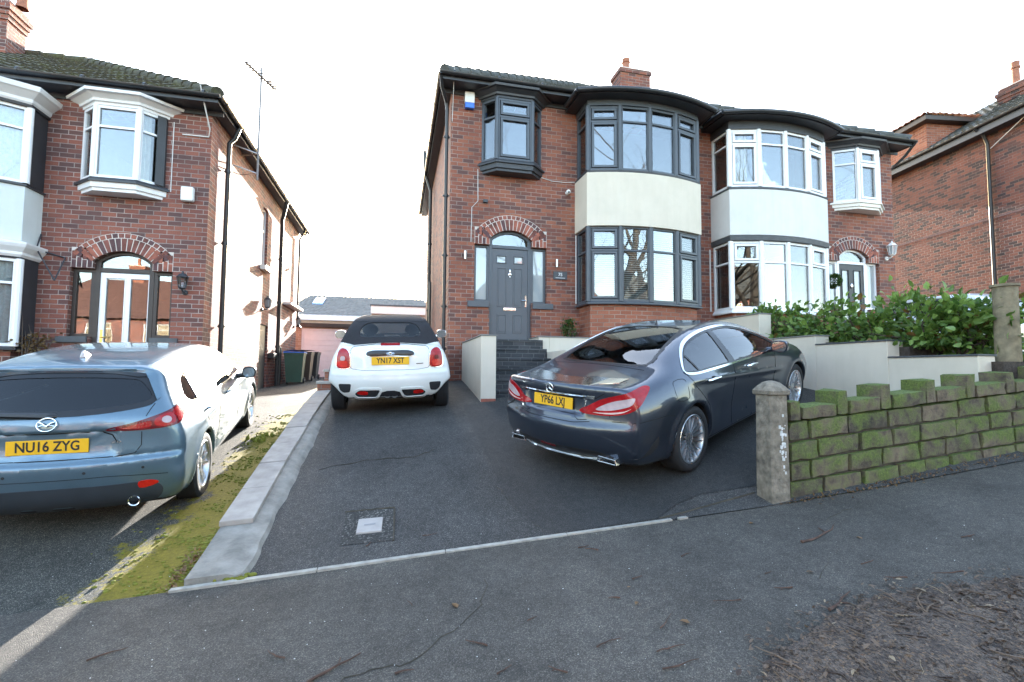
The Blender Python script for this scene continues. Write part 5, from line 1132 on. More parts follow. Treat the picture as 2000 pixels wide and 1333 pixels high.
CAMP = [(800, 1180, .07, 2.0), (930, 1258, .13, 2.5), (1155, 1075, .10, 2.6), (1245, 1130, .08, .2), (1140, 1070, .09, .1), (840, 1045, .12, .1), (1600, 1045, .5, .35), (1300, 1215, .16, .7), (1310, 1268, .16, .05), (1190, 1258, .15, .2), (1420, 1175, .16, 2.9), (1090, 1310, .1, 2.4), (650, 1310, .3, .6), (540, 1280, .14, 2.4), (210, 1280, .17, .4), (1695, 1100, .13, .2), (1890, 1048, .13, 0), (1530, 1150, .11, 2.9), (1850, 1120, .2, 2.9), (790, 1315, .09, .05), (1340, 1085, .1, .3), (985, 1310, .09, .5), (1640, 1175, .3, .4), (1500, 1120, .06, .2), (1750, 1130, .13, 2.8), (1330, 1300, .2, .1), (720, 1065, .06, 1), (1040, 1210, .07, .4), (1200, 1170, .07, 2.8)]
def ground_at(u, v):
    """where a photograph direction meets the pavement, used to lay out the litter in the place"""
    d = _f + _rr * ((u - 1000) / 950) + _uu * ((666.5 - v) / 950); t = 1.0
    for _ in range(60):
        p = Vector((0, 0, EYE)) + d * t; t += (p[2] - z_main(p[0], p[1])) / max(-d[2], .05) * .7
    p = Vector((0, 0, EYE)) + d * t; return p[0], p[1]
for i, (u, v, L, a) in enumerate(CAMP):
    x, y = ground_at(u, v); mb = MB(); thick = .0045 if L < .3 else .008
    twig_mesh(mb, (x, y), a, L, thick * random.uniform(.7, 1.2), z_main, .1)
    tag(mb.build('twig', M['twig'], smooth=True), 'short brown twig lying on the grey tarmac pavement' if L < .3 else 'thin curved stick lying on the pavement' if L != .5 and L != .42 else ('long bare stick lying before the mossy stone wall' if L == .5 else 'dark stick at the bottom centre of the pavement'), 'twig', 'twigs lying on the pavement' if L < .3 else (None if L in (.5, .42) else 'thin sticks on the pavement'))
LV = [(893, 1190, .05), (1245, 1178, .03), (1590, 1120, .035), (1685, 1055, .035), (1465, 1025, .035), (1672, 965, .05), (1348, 1220, .04), (1858, 1280, .03), (1225, 1150, .02)]
for u, v, L in LV:
    x, y = ground_at(u, v); mb = MB(); a = random.uniform(0, 6)
    for s in (1,): leaf(mb, Vector((x, y, z_main(x, y) + .008)), Vector((math.cos(a), math.sin(a), .1)), Z_ + rdir() * .2, L * 1.4, L * .8)
    tag(mb.build('fallen_leaf', M['fallen']), 'dead brown leaf lying flat on the tarmac pavement', 'leaf', 'fallen leaves on the pavement')
M['pebble'] = plain('pale_grit', (.55, .54, .52), .8)
mb = MB()
for i in range(170):
    u, v = random.uniform(20, 1990), random.uniform(1000, 1330); x, y = ground_at(u, v)
    if pip((x, y), SO) or y > 7: continue
    r = random.uniform(.0012, .0034); mb.ball((x, y, z_main(x, y) + r * .6 + .003), r * random.uniform(.8, 1.6), r, r * .7, 6, 4)
tag(mb.build('grit', M['pebble']), 'pale grit scattered over the tarmac', 'grit', kind='stuff')
# moss and leaf debris along the kerb and the foot of the wall
M['moss'] = plain('moss', (.17, .17, .02), .95, var=.4, nscale=30, bumpd=.01, bscale=120)
def moss_patch(c, rx, ry, zf, label, n=26, h=.02):
    mb = MB()
    for i in range(n):
        x, y = random.gauss(c[0], rx * .5), random.gauss(c[1], ry * .5); r = random.uniform(.008, .026); mb.ball((x, y, zf(x, y) + .002), r * 1.3, r, h * random.uniform(.5, 1.2), 8, 5)
    return tag(mb.build('moss_clump', M['moss'], smooth='all'), label, 'moss', kind='stuff')
moss_patch((-1.78, 7.35), .16, .2, z_left, 'bright green moss clump on the neighbour drive beside the blue hatchback', 40, .05)
moss_patch((-1.05, 3.79), .14, .05, z_main, 'moss clump at the street end of the kerb', 22, .02)
moss_patch((-1.47, 4.35), .08, .35, z_left, 'yellow green moss along the foot of the kerb', 60, .006)
mb = MB()
for i in range(2600):
    y = random.uniform(3.78, 9.0); x = -1.40 - abs(random.gauss(0, .28)); q = math.sin(x * 9 + y * 3.1) * math.sin(y * 7.3 - x * 5) + .6 * math.sin(y * 19 + x * 13)
    if q < random.uniform(-.6, .9): continue
    r = random.uniform(.004, .013); mb.ball((x, y, z_left(x, y) + .002), r * 1.5, r * 1.2, r * random.uniform(.5, 1), 6, 4)
tag(mb.build('moss', M['moss'], smooth='all'), 'moss cushions spread over the tarmac beside the kerb', 'moss', kind='stuff')
mb = MB()
for i in range(130):
    y = random.uniform(3.72, 4.3); x = -1.42 - abs(random.gauss(0, .05)); leaf(mb, Vector((x, y, z_left(x, y) + random.uniform(.005, .025))), rdir(.1), Z_ + rdir() * .5, random.uniform(.015, .04), random.uniform(.01, .02))
for i in range(420):
    u = random.uniform(-.2, 4.6); p = wO + wU * u + wN * (.04 + abs(random.gauss(0, .06))); leaf(mb, Vector((p[0], p[1], z_main(p[0], p[1]) + random.uniform(.005, .02))), rdir(.1), Z_ + rdir() * .5, random.uniform(.015, .045), random.uniform(.01, .02))
tag(mb.build('leaf_debris', M['fallen']), 'brown leaf debris gathered along the kerb and wall foot', 'leaf debris', kind='stuff')

# ------------------------------------------------------------------ across the street, mirrored in the window panes
M['dark_bark'] = plain('dark_bark', (.04, .032, .024), .95, var=.4, nscale=14)
def tree(x, y, h, seed, label):
    rnd = random.Random(seed); t = thing('bare_tree', label, 'tree', loc=(x, y, z_main(x, y))); tr, br = MB(), MB()
    def grow(mb, p, d, L, r, lev):
        n = 4; pts = [p]; rs = [r]
        for i in range(n):
            d = (d + Vector((rnd.gauss(0, .12), rnd.gauss(0, .12), rnd.gauss(.03, .06)))).normalized(); pts.append(pts[-1] + d * L / n); rs.append(r * (1 - .45 * (i + 1) / n))
        mb.tube(pts, rs, 8 if lev == 0 else (6 if lev < 3 else 4), cap=False)
        if lev < 5:
            for i in range(3 if lev else 5):
                a = rnd.uniform(0, 2 * PI); q = Vector((math.cos(a), math.sin(a), 0)); b = pts[-1] if i == 0 else pts[rnd.randrange(2, n + 1)]
                grow(br, b, (d * (.9 if i == 0 else .55) + q * (.3 if i == 0 else .75) + Z_ * .1).normalized(), L * rnd.uniform(.6, .78), rs[-1] * (.85 if i == 0 else .6), lev + 1)
    grow(tr, Vector((x, y, z_main(x, y) - .1)), Z_, h * .3, h * .028, 0)
    tr.build('trunk', M['dark_bark'], t, smooth='all'); br.build('branches', M['dark_bark'], t, smooth='all')
tree(6.4, -2.4, 17, 3, 'bare street tree on the verge, mirrored in the bay windows')
tree(-3.2, -10.5, 17, 5, 'bare tree across the road, mirrored in the left house windows')
tree(10.5, -9.5, 18, 9, 'bare tree across the road, mirrored in the white bay windows')
def far_house(x0, x1, y, label, roof, seed):
    t = thing('opposite_house', label, 'house', loc=((x0 + x1) / 2, y - 4, z_main(x0, y))); z = z_main((x0 + x1) / 2, y) + .6; mb = MB()
    holes = []; w = x1 - x0
    for i in range(3):
        for zz in (1.2, 4.0): holes.append(rect(x0 + w * (.1 + .3 * i), x0 + w * (.1 + .3 * i) + 1.5, z + zz, z + zz + 1.3))
    wall_panel(mb, (0, y, 0), -X_, Z_, Y_, [(-x1, z), (-x0, z), (-x0, z + 5.6), (-x1, z + 5.6)], [[(-a, b) for a, b in h][::-1] for h in holes], .25); mb.box(x0, x1, y - 8, y - .25, z, z + 5.6); mb.build('wall', M['brick_left'], t)
    fr, gl = MB(), MB()
    for h in holes: unit(fr, gl, (h[1][0], y - .08, 0), -X_, Y_, 1.5, h[0][1], h[2][1], h[0][1] + .9, cols=2)
    f = fr.build('windows', M['upvc'], t); gl.build('panes', M['glass'], t)
    mb = MB(); a, b = Vector((x1 + .4, y + .4, z + 5.6)), Vector((x0 - .4, y + .4, z + 5.6)); tile_slope(mb, a, b, b + Vector((3, -4.4, 3.2)), a + Vector((-3, -4.4, 3.2)), .35, .3)
    c, d = Vector((x0 - .4, y - 8.4, z + 5.6)), Vector((x1 + .4, y - 8.4, z + 5.6)); tile_slope(mb, c, d, d + Vector((-3, 4.4, 3.2)), c + Vector((3, 4.4, 3.2)), .35, .3); tile_slope(mb, b, c, c + Vector((3, 4.4, 3.2)), b + Vector((3, -4.4, 3.2)), .35, .3); tile_slope(mb, d, a, a + Vector((-3, -4.4, 3.2)), d + Vector((-3, 4.4, 3.2)), .35, .3)
    mb.build('roof', M[roof], t, smooth=True, angle=30); chimney(t, (x0 + x1) / 2, y - 4, 1, .7, z + 8, z + 9.8, M['brick_new'], [((x0 + x1) / 2, y - 4, .6)], 2)
far_house(-9, 1.5, -17, 'brick house across the road with terracotta roof, mirrored in panes', 'far_tile', 1)
far_house(5.5, 15.5, -16, 'brick house across the road with dark roof, mirrored in panes', 'tile_grey', 2)
far_house(-24, -13, -16, 'farther brick house across the road beyond the bare tree', 'far_tile', 3)
# ------------------------------------------------------------------ cars: bodies are smooth surfaces found from side outline, plan width and wheel openings
def spline(pts, n=10, closed=True):
    P = [np.array(p, float) for p in pts]; k = len(P); out = []
    for i in range(k if closed else k - 1):
        p0, p1, p2, p3 = (P[(i - 1) % k], P[i], P[(i + 1) % k], P[(i + 2) % k]) if closed else (P[max(i - 1, 0)], P[i], P[i + 1], P[min(i + 2, k - 1)])
        d0, d1, d2 = (max(np.linalg.norm(b - a), 1e-4) ** .5 for a, b in ((p0, p1), (p1, p2), (p2, p3)))
        m1 = (p1 - p0) / d0 - (p2 - p0) / (d0 + d1) + (p2 - p1) / d1 if d0 > 1e-2 else (p2 - p1) / d1
        m2 = (p2 - p1) / d1 - (p3 - p1) / (d1 + d2) + (p3 - p2) / d2 if d2 > 1e-2 else (p2 - p1) / d1
        m1, m2 = m1 * d1, m2 * d1
        for j in range(n):
            t = j / n; out.append((2 * t ** 3 - 3 * t ** 2 + 1) * p1 + (t ** 3 - 2 * t ** 2 + t) * m1 + (-2 * t ** 3 + 3 * t ** 2) * p2 + (t ** 3 - t ** 2) * m2)
    if not closed: out.append(P[-1])
    return np.array(out)
def sdf2(poly, X, Z):
    a = poly; b = np.roll(poly, -1, 0); sh = X.shape; p = np.stack([X.ravel(), Z.ravel()], 1); out = np.empty(len(p))
    for c in range(0, len(p), 6000):
        q = p[c:c + 6000]; e = b - a; w = q[:, None] - a[None]; t = np.clip((w * e).sum(2) / np.maximum((e * e).sum(1), 1e-12), 0, 1)
        d = np.sqrt(((w - e * t[..., None]) ** 2).sum(2).min(1))
        cr = ((a[:, 1] > q[:, None, 1]) != (b[:, 1] > q[:, None, 1])) & (q[:, None, 0] < (b[:, 0] - a[:, 0]) * (q[:, None, 1] - a[:, 1]) / np.where(b[:, 1] == a[:, 1], 1e-9, b[:, 1] - a[:, 1]) + a[:, 0])
        out[c:c + 6000] = np.where(cr.sum(1) % 2 == 1, -d, d)
    return out.reshape(sh)
def smax(a, b, r): h = np.maximum(r - np.abs(a - b), 0) / r; return np.maximum(a, b) + h * h * r * .25
def sstep(x, a, b): t = np.clip((x - a) / (b - a), 0, 1); return t * t * (3 - 2 * t)
class Body:
    def __init__(s, sp):
        s.sp = sp; s.poly = spline(sp['outline'], 8)
        zk = np.array(sp['wz']); xk = np.array(sp['wx']); W = np.array(sp['w'])
        s.zg = np.linspace(zk[0], zk[-1], 90); s.xg = np.linspace(xk[0], xk[-1], 160)
        def res(k, v, g):
            m = np.gradient(v, k, axis=0); i = np.clip(np.searchsorted(k, g) - 1, 0, len(k) - 2); h = (k[i + 1] - k[i])[:, None]; t = ((g - k[i])[:, None] / h)
            return (2 * t ** 3 - 3 * t ** 2 + 1) * v[i] + (t ** 3 - 2 * t ** 2 + t) * h * m[i] + (-2 * t ** 3 + 3 * t ** 2) * v[i + 1] + (t ** 3 - t ** 2) * h * m[i + 1]
        A = res(xk, W, s.xg); s.tab = res(zk, A.T, s.zg).T
        b = s.poly; s.x0, s.x1, s.z1 = b[:, 0].min() - .1, b[:, 0].max() + .1, b[:, 1].max() + .08
        s.gx = np.arange(s.x0 - .25, s.x1 + .25, .012); s.gz = np.arange(-.1, s.z1 + .25, .012)
        X, Zz = np.meshgrid(s.gx, s.gz, indexing='ij'); s.sd = sdf2(s.poly, X, Zz)
    @staticmethod
    def bil(g0, g1, T, a, b):
        fa = np.clip((a - g0[0]) / (g0[1] - g0[0]), 0, len(g0) - 1.001); fb = np.clip((b - g1[0]) / (g1[1] - g1[0]), 0, len(g1) - 1.001)
        i, j = fa.astype(int), fb.astype(int); u, v = fa - i, fb - j
        return T[i, j] * (1 - u) * (1 - v) + T[i + 1, j] * u * (1 - v) + T[i, j + 1] * (1 - u) * v + T[i + 1, j + 1] * u * v
    def half(s, x, z): return s.bil(s.xg, s.zg, s.tab, x, z)
    def F(s, x, y, z, exact=False):
        sp = s.sp; ya = np.abs(y); hw = sp['hw']; L0, L1 = sp['bow_from']
        yr = ya / hw; sh = sp['bow_r'] * yr ** 2.4 * (1 - sstep(x, L0, L0 + .8)) - sp['bow_f'] * yr ** 2.2 * sstep(x, L1 - 1.0, L1)
        cr = sp['crown'] * np.minimum(yr, 1.1) ** 2 * sstep(z, .75, 1.1)
        d1 = s.bil(s.gx, s.gz, s.sd, x - sh, z + cr)
        w = s.half(x, z)
        for cx in sp['axles']:
            r = np.hypot(x - cx, z - sp['rt']); w = w + sp.get('flare', .018) * np.exp(-((r - sp['ra']) / .07) ** 2) * (z > .1)
        for fn in sp.get('side', ()): w = w + fn(x, z)
        for fn in sp.get('rear', ()): d1 = d1 + fn(x, ya, z)
        f = smax(d1, (ya - w) * .96, sp['round'](x, z))
        for fn in sp.get('cut', ()): f = smax(f, fn(x, ya, z), .03)
        for cx in sp['axles']:
            cut = -smax(np.hypot(x - cx, z - sp['rt']) - sp['ra'], sp.get('well', .55) - ya, .02)
            f = smax(f, cut, .018)
        return f
    def mesh(s, h=.026):
        xs = np.arange(s.x0, s.x1, h); ys = np.arange(-s.sp['hw'] - .12, s.sp['hw'] + .12, h); zs = np.arange(.08, s.z1, h)
        X, Y, Zz = np.meshgrid(xs, ys, zs, indexing='ij'); V = s.F(X, Y, Zz); ins = V < 0
        cnt = np.zeros(np.array(V.shape) - 1, int)
        for a in (0, 1):
            for b in (0, 1):
                for c in (0, 1): cnt += ins[a:a + cnt.shape[0], b:b + cnt.shape[1], c:c + cnt.shape[2]]
        act = (cnt > 0) & (cnt < 8); idx = -np.ones(act.shape, int); idx[act] = np.arange(act.sum()); I = np.argwhere(act)
        P = np.stack([xs[I[:, 0]], ys[I[:, 1]], zs[I[:, 2]]], 1) + h / 2
        e = .004
        for it in range(9):
            f = s.F(*P.T); g = np.stack([(s.F(*(P + d).T) - s.F(*(P - d).T)) / (2 * e) for d in np.eye(3) * e], 1); n2 = np.maximum((g * g).sum(1), .05)
            st = (f / n2)[:, None] * g; l = np.linalg.norm(st, axis=1, keepdims=True); P = P - st * np.minimum(1, .012 / np.maximum(l, 1e-9))
        Fc = []
        for ax in range(3):
            sl0 = [slice(None)] * 3; sl1 = [slice(None)] * 3; sl0[ax] = slice(0, -1); sl1[ax] = slice(1, None)
            A, B = ins[tuple(sl0)], ins[tuple(sl1)]; E = np.argwhere(A != B); o = [k for k in range(3) if k != ax]
            ok = (E[:, o[0]] > 0) & (E[:, o[1]] > 0) & (E[:, o[0]] < act.shape[o[0]]) & (E[:, o[1]] < act.shape[o[1]]); E = E[ok]; sg = A[tuple(E.T)]
            q = []
            for da, db in ((-1, -1), (0, -1), (0, 0), (-1, 0)):
                C = E.copy(); C[:, o[0]] += da; C[:, o[1]] += db; q.append(idx[tuple(C.T)])
            Q = np.stack(q, 1); flip = sg if ax != 1 else ~sg; Q[~flip] = Q[~flip][:, ::-1]; Fc.append(Q)
        s.P, s.Q = P, np.concatenate(Fc)
        s.bvh = BVHTree.FromPolygons([tuple(p) for p in P], [tuple(int(i) for i in q) for q in s.Q])
        return s
    def cast(s, ax, p, side):
        """point on the body: ax 'y' casts across the car at (x,z); ax 'x' along it at (y,z); ax 'z' down at (x,y)"""
        if ax == 'y': o, d = Vector((p[0], side * 3, p[1])), Vector((0, -side, 0))
        elif ax == 'd':
            U, D = Vector((.64, .77 * side, 0)), Vector((-.77, .64 * side, 0)); o, d = U * p[0] + Z_ * p[1] + D * 4, -D
        elif ax == 'x': o, d = Vector((side * 9, p[0], p[1])), Vector((-side, 0, 0))
        else: o, d = Vector((p[0], p[1], 4)), Vector((0, 0, -1))
        r = s.bvh.ray_cast(o, d)
        return (r[0], r[1]) if r[0] is not None else (None, None)
def grow(poly, d):
    P = [Vector(p) for p in poly]; k = len(P); ar = sum(P[i][0] * P[(i + 1) % k][1] - P[(i + 1) % k][0] * P[i][1] for i in range(k)); out = []
    for i in range(k):
        a, b = (P[i] - P[i - 1]), (P[(i + 1) % k] - P[i]); a = a.normalized() if a.length > 1e-6 else b.normalized(); b = b.normalized() if b.length > 1e-6 else a
        t = (a + b); t = t.normalized() if t.length > 1e-4 else a; n = Vector((t[1], -t[0])) * (1 if ar > 0 else -1); out.append(tuple(P[i] + n * d))
    return out
def rp(pts, r=.02):
    out = []; k = len(pts)
    for i in range(k):
        p, a, b = Vector(pts[i]), Vector(pts[i - 1]), Vector(pts[(i + 1) % k]); u, v = (a - p), (b - p); q = min(r, u.length * .45, v.length * .45); s, e = p + u.normalized() * q, p + v.normalized() * q
        for t in (0, .33, .67, 1): out.append(tuple((1 - t) ** 2 * s + 2 * t * (1 - t) * p + t * t * e))
    return out
def smooth_poly(pts, n=6): return [tuple(p) for p in spline(pts, n)]
class Car:
    def __init__(s, name, label, cat, spec, pos, head, pitch, roll, paint):
        s.t = thing(name, label, cat, loc=pos, local=True); s.b = Body(spec).mesh(spec.get('h', .026)); s.sp = spec; s.paint = paint; s.cuts = []
        fw = Vector((math.sin(head) * math.cos(pitch), math.cos(head) * math.cos(pitch), math.sin(pitch))); rt = Vector((math.cos(head), -math.sin(head), 0)); up = rt.cross(fw)
        r2 = rt * math.cos(roll) - up * math.sin(roll); u2 = rt * math.sin(roll) + up * math.cos(roll); mm = Matrix.Identity(4)
        for i in range(3): mm[i][0], mm[i][1], mm[i][2], mm[i][3] = fw[i], -r2[i], u2[i], pos[i]
        s.t.matrix_world = mm
    def patch(s, name, poly, ax, side, mat, off=.003, parent=None, hole=None, step=.05, bulge=0, skirt=.008, build=True, mb=None):
        """a panel lying on the body inside a 2D outline, standing off by a few millimetres with a closed rim"""
        pts = [];
        for i in range(len(poly)):
            a, b = Vector(poly[i]), Vector(poly[(i + 1) % len(poly)]); n = max(int((b - a).length / step), 1); pts += [tuple(a.lerp(b, j / n)) for j in range(n)]
        hs = []
        if hole:
            for h in hole:
                q = []
                for i in range(len(h)):
                    a, b = Vector(h[i]), Vector(h[(i + 1) % len(h)]); n = max(int((b - a).length / step), 1); q += [tuple(a.lerp(b, j / n)) for j in range(n)]
                hs.append(q)
        xs = [p[0] for p in pts]; zs = [p[1] for p in pts]; ex = []
        for x in np.arange(min(xs) + step / 2, max(xs), step):
            for z in np.arange(min(zs) + step / 2, max(zs), step):
                if pip((x, z), pts) and not any(pip((x, z), h) for h in hs) and min((Vector((x, z)) - Vector(p)).length for p in pts) > step * .45: ex.append((x, z))
        P, Fc = cdt(pts, hs, ex); V3 = []; c = (sum(xs) / len(xs), sum(zs) / len(zs)); rad = max(max(abs(x - c[0]) for x in xs), max(abs(z - c[1]) for z in zs))
        base = []
        for p in P:
            q, n = s.b.cast(ax, p, side)
            if q is None:
                for k in (.02, .05, .1, .2, .35):
                    q, n = s.b.cast(ax, (p[0] + (c[0] - p[0]) * k, p[1] + (c[1] - p[1]) * k), side)
                    if q is not None: break
            if q is None: q, n = Vector((0, 0, 0)), Vector((0, 0, 1))
            bl = bulge * (1 - min(min((Vector(p) - Vector(e)).length for e in pts) / (rad * .5), 1) ** 1) if False else (bulge * min(min((Vector(p) - Vector(e)).length for e in pts) / max(rad * .35, .01), 1) if bulge else 0)
            V3.append(q + n * (off + bl)); base.append(q - n * skirt)
        flip = {('y', -1): False, ('y', 1): True, ('x', -1): True, ('x', 1): False, ('z', 1): False, ('d', -1): False, ('d', 1): True}[(ax, side)]
        def orient(f):
            ar = (P[f[1]][0] - P[f[0]][0]) * (P[f[2]][1] - P[f[0]][1]) - (P[f[2]][0] - P[f[0]][0]) * (P[f[1]][1] - P[f[0]][1]); return f if (ar > 0) != flip else f[::-1]
        own = mb is None; mb = mb or MB(); Fc = [orient(f) for f in Fc]; o = len(mb.v); mb.add(V3, Fc)
        ed = {}
        for f in Fc:
            for i in range(3): ed[(f[i], f[(i + 1) % 3])] = 1
        rim = [(a, b) for a, b in ed if (b, a) not in ed]; ids = {}; rv = []
        for a, b in rim:
            for q in (a, b):
                if q not in ids: ids[q] = len(rv); rv.append(base[q])
        o2 = len(mb.v); mb.add(rv, []); mb.f += [(o + b, o + a, o2 + ids[a], o2 + ids[b]) for a, b in rim]; mb.m += [0] * len(rim)
        if own and build: return mb.build(name, mat, parent or s.t, smooth=True, angle=45)
    def strip(s, mb, line, ax, side, w=.006, off=.002, h=None):
        """a thin ribbon along a 2D line on the body: panel gaps, chrome lines"""
        L = [Vector(p) for p in line]; pts = []
        for i in range(len(L) - 1):
            n = max(int((L[i + 1] - L[i]).length / .04), 1); pts += [L[i].lerp(L[i + 1], j / n) for j in range(n)]
        pts.append(L[-1]); rows = []
        for i, p in enumerate(pts):
            t = (pts[min(i + 1, len(pts) - 1)] - pts[max(i - 1, 0)]).normalized(); n2 = Vector((-t[1], t[0])) * w / 2; r = []
            for sgn in (-1, 1):
                q, n = s.b.cast(ax, p + n2 * sgn, side)
                if q is None: r = None; break
                r += [q + n * off, q - n * .003]
            if r: rows.append(r)
            else: rows.append(None)
        for a, b in zip(rows, rows[1:]):
            if a and b:
                f = [(0, 4, 6, 2), (1, 0, 4, 5), (2, 3, 7, 6)]; mb.add(a + b, f)
    def cut(s, poly, ax, side, thr=.25): s.cuts.append((poly, ax, side, thr))
    def finish(s, inner):
        P, Q = s.b.P.copy(), s.b.Q; keep = np.ones(len(Q), bool)
        nr = np.cross(P[Q[:, 2]] - P[Q[:, 0]], P[Q[:, 3]] - P[Q[:, 1]]); nr /= np.maximum(np.linalg.norm(nr, axis=1, keepdims=True), 1e-12)
        for poly, ax, side, thr in s.cuts:
            a = {'y': (0, 2), 'x': (1, 2), 'z': (0, 1)}[ax]; k = {'y': 1, 'x': 0, 'z': 2}[ax]
            pl = np.array(poly); X, Zz = P[:, a[0]], P[:, a[1]]; ins = np.zeros(len(P), bool)
            for i in range(len(pl)):
                (x1, y1), (x2, y2) = pl[i], pl[(i + 1) % len(pl)]
                c = ((y1 > Zz) != (y2 > Zz)) & (X < (x2 - x1) * (Zz - y1) / ((y2 - y1) or 1e-9) + x1); ins ^= c
            vn = np.zeros(len(P)); np.add.at(vn, Q.ravel(), np.repeat(nr[:, k] * side, 4)); ins &= (vn > thr * 4 * .6)
            if ax == 'y': ins &= (P[:, 1] * side > .25)
            m = ins[Q]; full = m.all(1) & (nr[:, k] * side > 0.05); keep &= ~full; part = m.any(1) & ~m.all(1); mv = np.unique(Q[part][m[part]])
            e = np.roll(pl, -1, 0) - pl
            for v in mv:
                q = np.array([P[v, a[0]], P[v, a[1]]]); t = np.clip(((q - pl) * e).sum(1) / np.maximum((e * e).sum(1), 1e-12), 0, 1); c = pl + e * t[:, None]; j = ((q - c) ** 2).sum(1).argmin(); r, n = s.b.cast(ax, tuple(c[j]), side)
                if r is not None: P[v] = r
        sp = s.sp; cen = P[Q].mean(1); dark = np.zeros(len(Q), bool)
        for cx in sp['axles']: dark |= (np.hypot(cen[:, 0] - cx, cen[:, 2] - sp['rt']) < sp['ra'] + .012) & (np.abs(cen[:, 1]) < s.b.half(cen[:, 0], cen[:, 2]) + .02 - .03)
        dark |= (nr[:, 2] < -.75) & (cen[:, 2] < .35)
        mb = MB(); mb.v = [tuple(p) for p in P]; kq = Q[keep]; mb.f = [tuple(int(i) for i in q) for q in kq]; tf = sp.get('top'); mb.m = [2 if d else (3 if tf and tf(c) else 0) for d, c in zip(dark[keep], cen[keep])]
        o = mb.build('body', [s.paint, inner, M['tyre'], M['softtop']], s.t, smooth='all')
        so = o.modifiers.new('shell', 'SOLIDIFY'); so.thickness = .012; so.offset = -1; so.material_offset = 1; so.use_rim = True; so.use_rim_only = False
        s.body = o; return o
    def window(s, outline, ax, side, glass, name='window', gasket=.02, gmat='gasket', off=.002, parent=None):
        s.cut(outline, ax, side)
        o = s.patch(name, grow(outline, .002), ax, side, glass, off=-.004, skirt=.002, step=.06, parent=parent)
        if gasket:
            s.patch('window_seal', grow(outline, .006), ax, side, M[gmat], off=off, hole=[grow(outline, -gasket)], step=.035, parent=o)
        return o
    def wheels(s, R, width, rim, spokes, track, rimmat, style):
        sp = s.sp
        for cx in sp['axles']:
            for side in (-1, 1):
                y = side * track; e = bpy.data.objects.new('wheel', None); COL.objects.link(e); e.parent = s.t; w = width / 2; A = Vector((0, side, 0)); O = Vector((cx, y, R))
                t = MB(); k = R - rim
                t.lathe([(rim - .01, -w * .9), (rim + k * .45, -w), (R - .02, -w * .95), (R, -w * .78), (R, w * .78), (R - .02, w * .95), (rim + k * .45, w), (rim + .002, w * .9), (rim - .012, w * .84)], O, A, 48)
                for q in (-.35, 0, .35): t.lathe([(R + .001, w * q - .008), (R - .006, w * q - .004), (R - .006, w * q + .004), (R + .001, w * q + .008)], O, A, 48)
                t.build('tyre', M['tyre'], e, smooth=True, angle=45)
                r = MB(); r.lathe([(rim + .004, w * .9), (rim, w * .93), (rim - .014, w * .9), (rim - .022, w * .72), (rim - .03, w * .2), (rim - .035, -w * .8)], O, A, 48)
                for i in range(spokes):
                    q0 = 2 * PI * i / spokes
                    for dq in style['pair']:
                        def pt(rr, q, h): return O + A * h + Vector((math.cos(q) * rr, 0, math.sin(q) * rr))
                        a0, a1 = q0 + dq[0], q0 + dq[1]; w0, w1 = style['w']; d0, d1 = style['depth']
                        vs = []
                        for rr, q, ww, hh in ((.045, a0, w0, w * d0), ((rim + .045) / 2, (a0 + a1) / 2, (w0 + w1) / 2, w * (d0 + d1) / 2 + .006), (rim - .015, a1, w1, w * d1)):
                            for dh, f in ((0, .55), (-.03, 1.0)):
                                for sg in (-1, 1): vs.append(pt(rr, q + sg * ww * f / rr / 2 if rr > .06 else q + sg * ww * f / .06 / 2, hh + dh))
                        r.add(vs, [(j * 4 + a, j * 4 + b, j * 4 + 4 + b, j * 4 + 4 + a) for j in range(2) for a, b in ((0, 1), (1, 3), (3, 2), (2, 0))])
                r.lathe([(.07, w * style['depth'][0] - .03), (.065, w * style['depth'][0] + .004), (.03, w * style['depth'][0] + .012), (.001, w * style['depth'][0] + .012)], O, A, 24)
                r.build('rim', rimmat, e, smooth=True, angle=35)
                d = MB(); d.lathe([(.001, w * .1), (rim * .78, w * .1), (rim * .78, w * .0), (.001, 0)], O, A, 32); d.lathe([(.001, -w * .6), (rim - .04, -w * .6)], O, A, 24); d.build('brake_disc', M['disc'], e, smooth=True)
    def plate(s, txt, c, w, h, mat, rake, parent=None, size=.095, depth=.012):
        """number plate facing backwards; c = centre (x, y, z); rake leans the top forward"""
        U = Vector((0, -1, 0)); V = Vector((math.sin(rake), 0, math.cos(rake))); Nn = U.cross(V)
        mb = MB(); mb.frame(Vector(c), U, V, Nn, -w / 2, w / 2, -h / 2, h / 2, -depth, 0); p = mb.build('number_plate', mat, parent or s.t, bevel=.003)
        lettering(None, 'registration', txt, Vector(c) + Nn * .0012, size, U, V, M['platetext'], p, .0006, .0022, sx=.80); return p
    def seats(s, xs, y, z, mat):
        for x in xs:
            for sd in (-1, 1):
                mb = MB(); k = Vector((x, sd * y, z))
                mb.grid(lambda u, v, k=k: k + Vector((-.10 * v - .05 * (1 - (u / .24) ** 2), u * (1 - .25 * max(v - .3, 0)), v)), lin(-.24, .24, .06), lin(0, .62, .1))
                mb.grid(lambda u, v, k=k: k + Vector((-.10 * v + .08, u * (1 - .25 * max(v - .3, 0)), v)), lin(-.24, .24, .06), lin(0, .62, .1), flip=True)
                mb.ball(k + Vector((-.085, 0, .72)), .055, .135, .105, 14, 10)
                mb.frame(k, X_, Y_, Z_, -.05, .45, -.24, .24, -.12, .02)
                mb.build('seat', mat, s.t, smooth=True, angle=50)
M['tyre'] = plain('tyre_rubber', (.018, .018, .019), .75, var=.25, nscale=30)
M['disc'] = plain('brake_steel', (.22, .21, .2), .45, .8)
M['gasket'] = plain('black_trim', (.012, .012, .013), .3, var=.15)
M['blacktrim'] = plain('satin_black_trim', (.018, .018, .02), .5, var=.15)
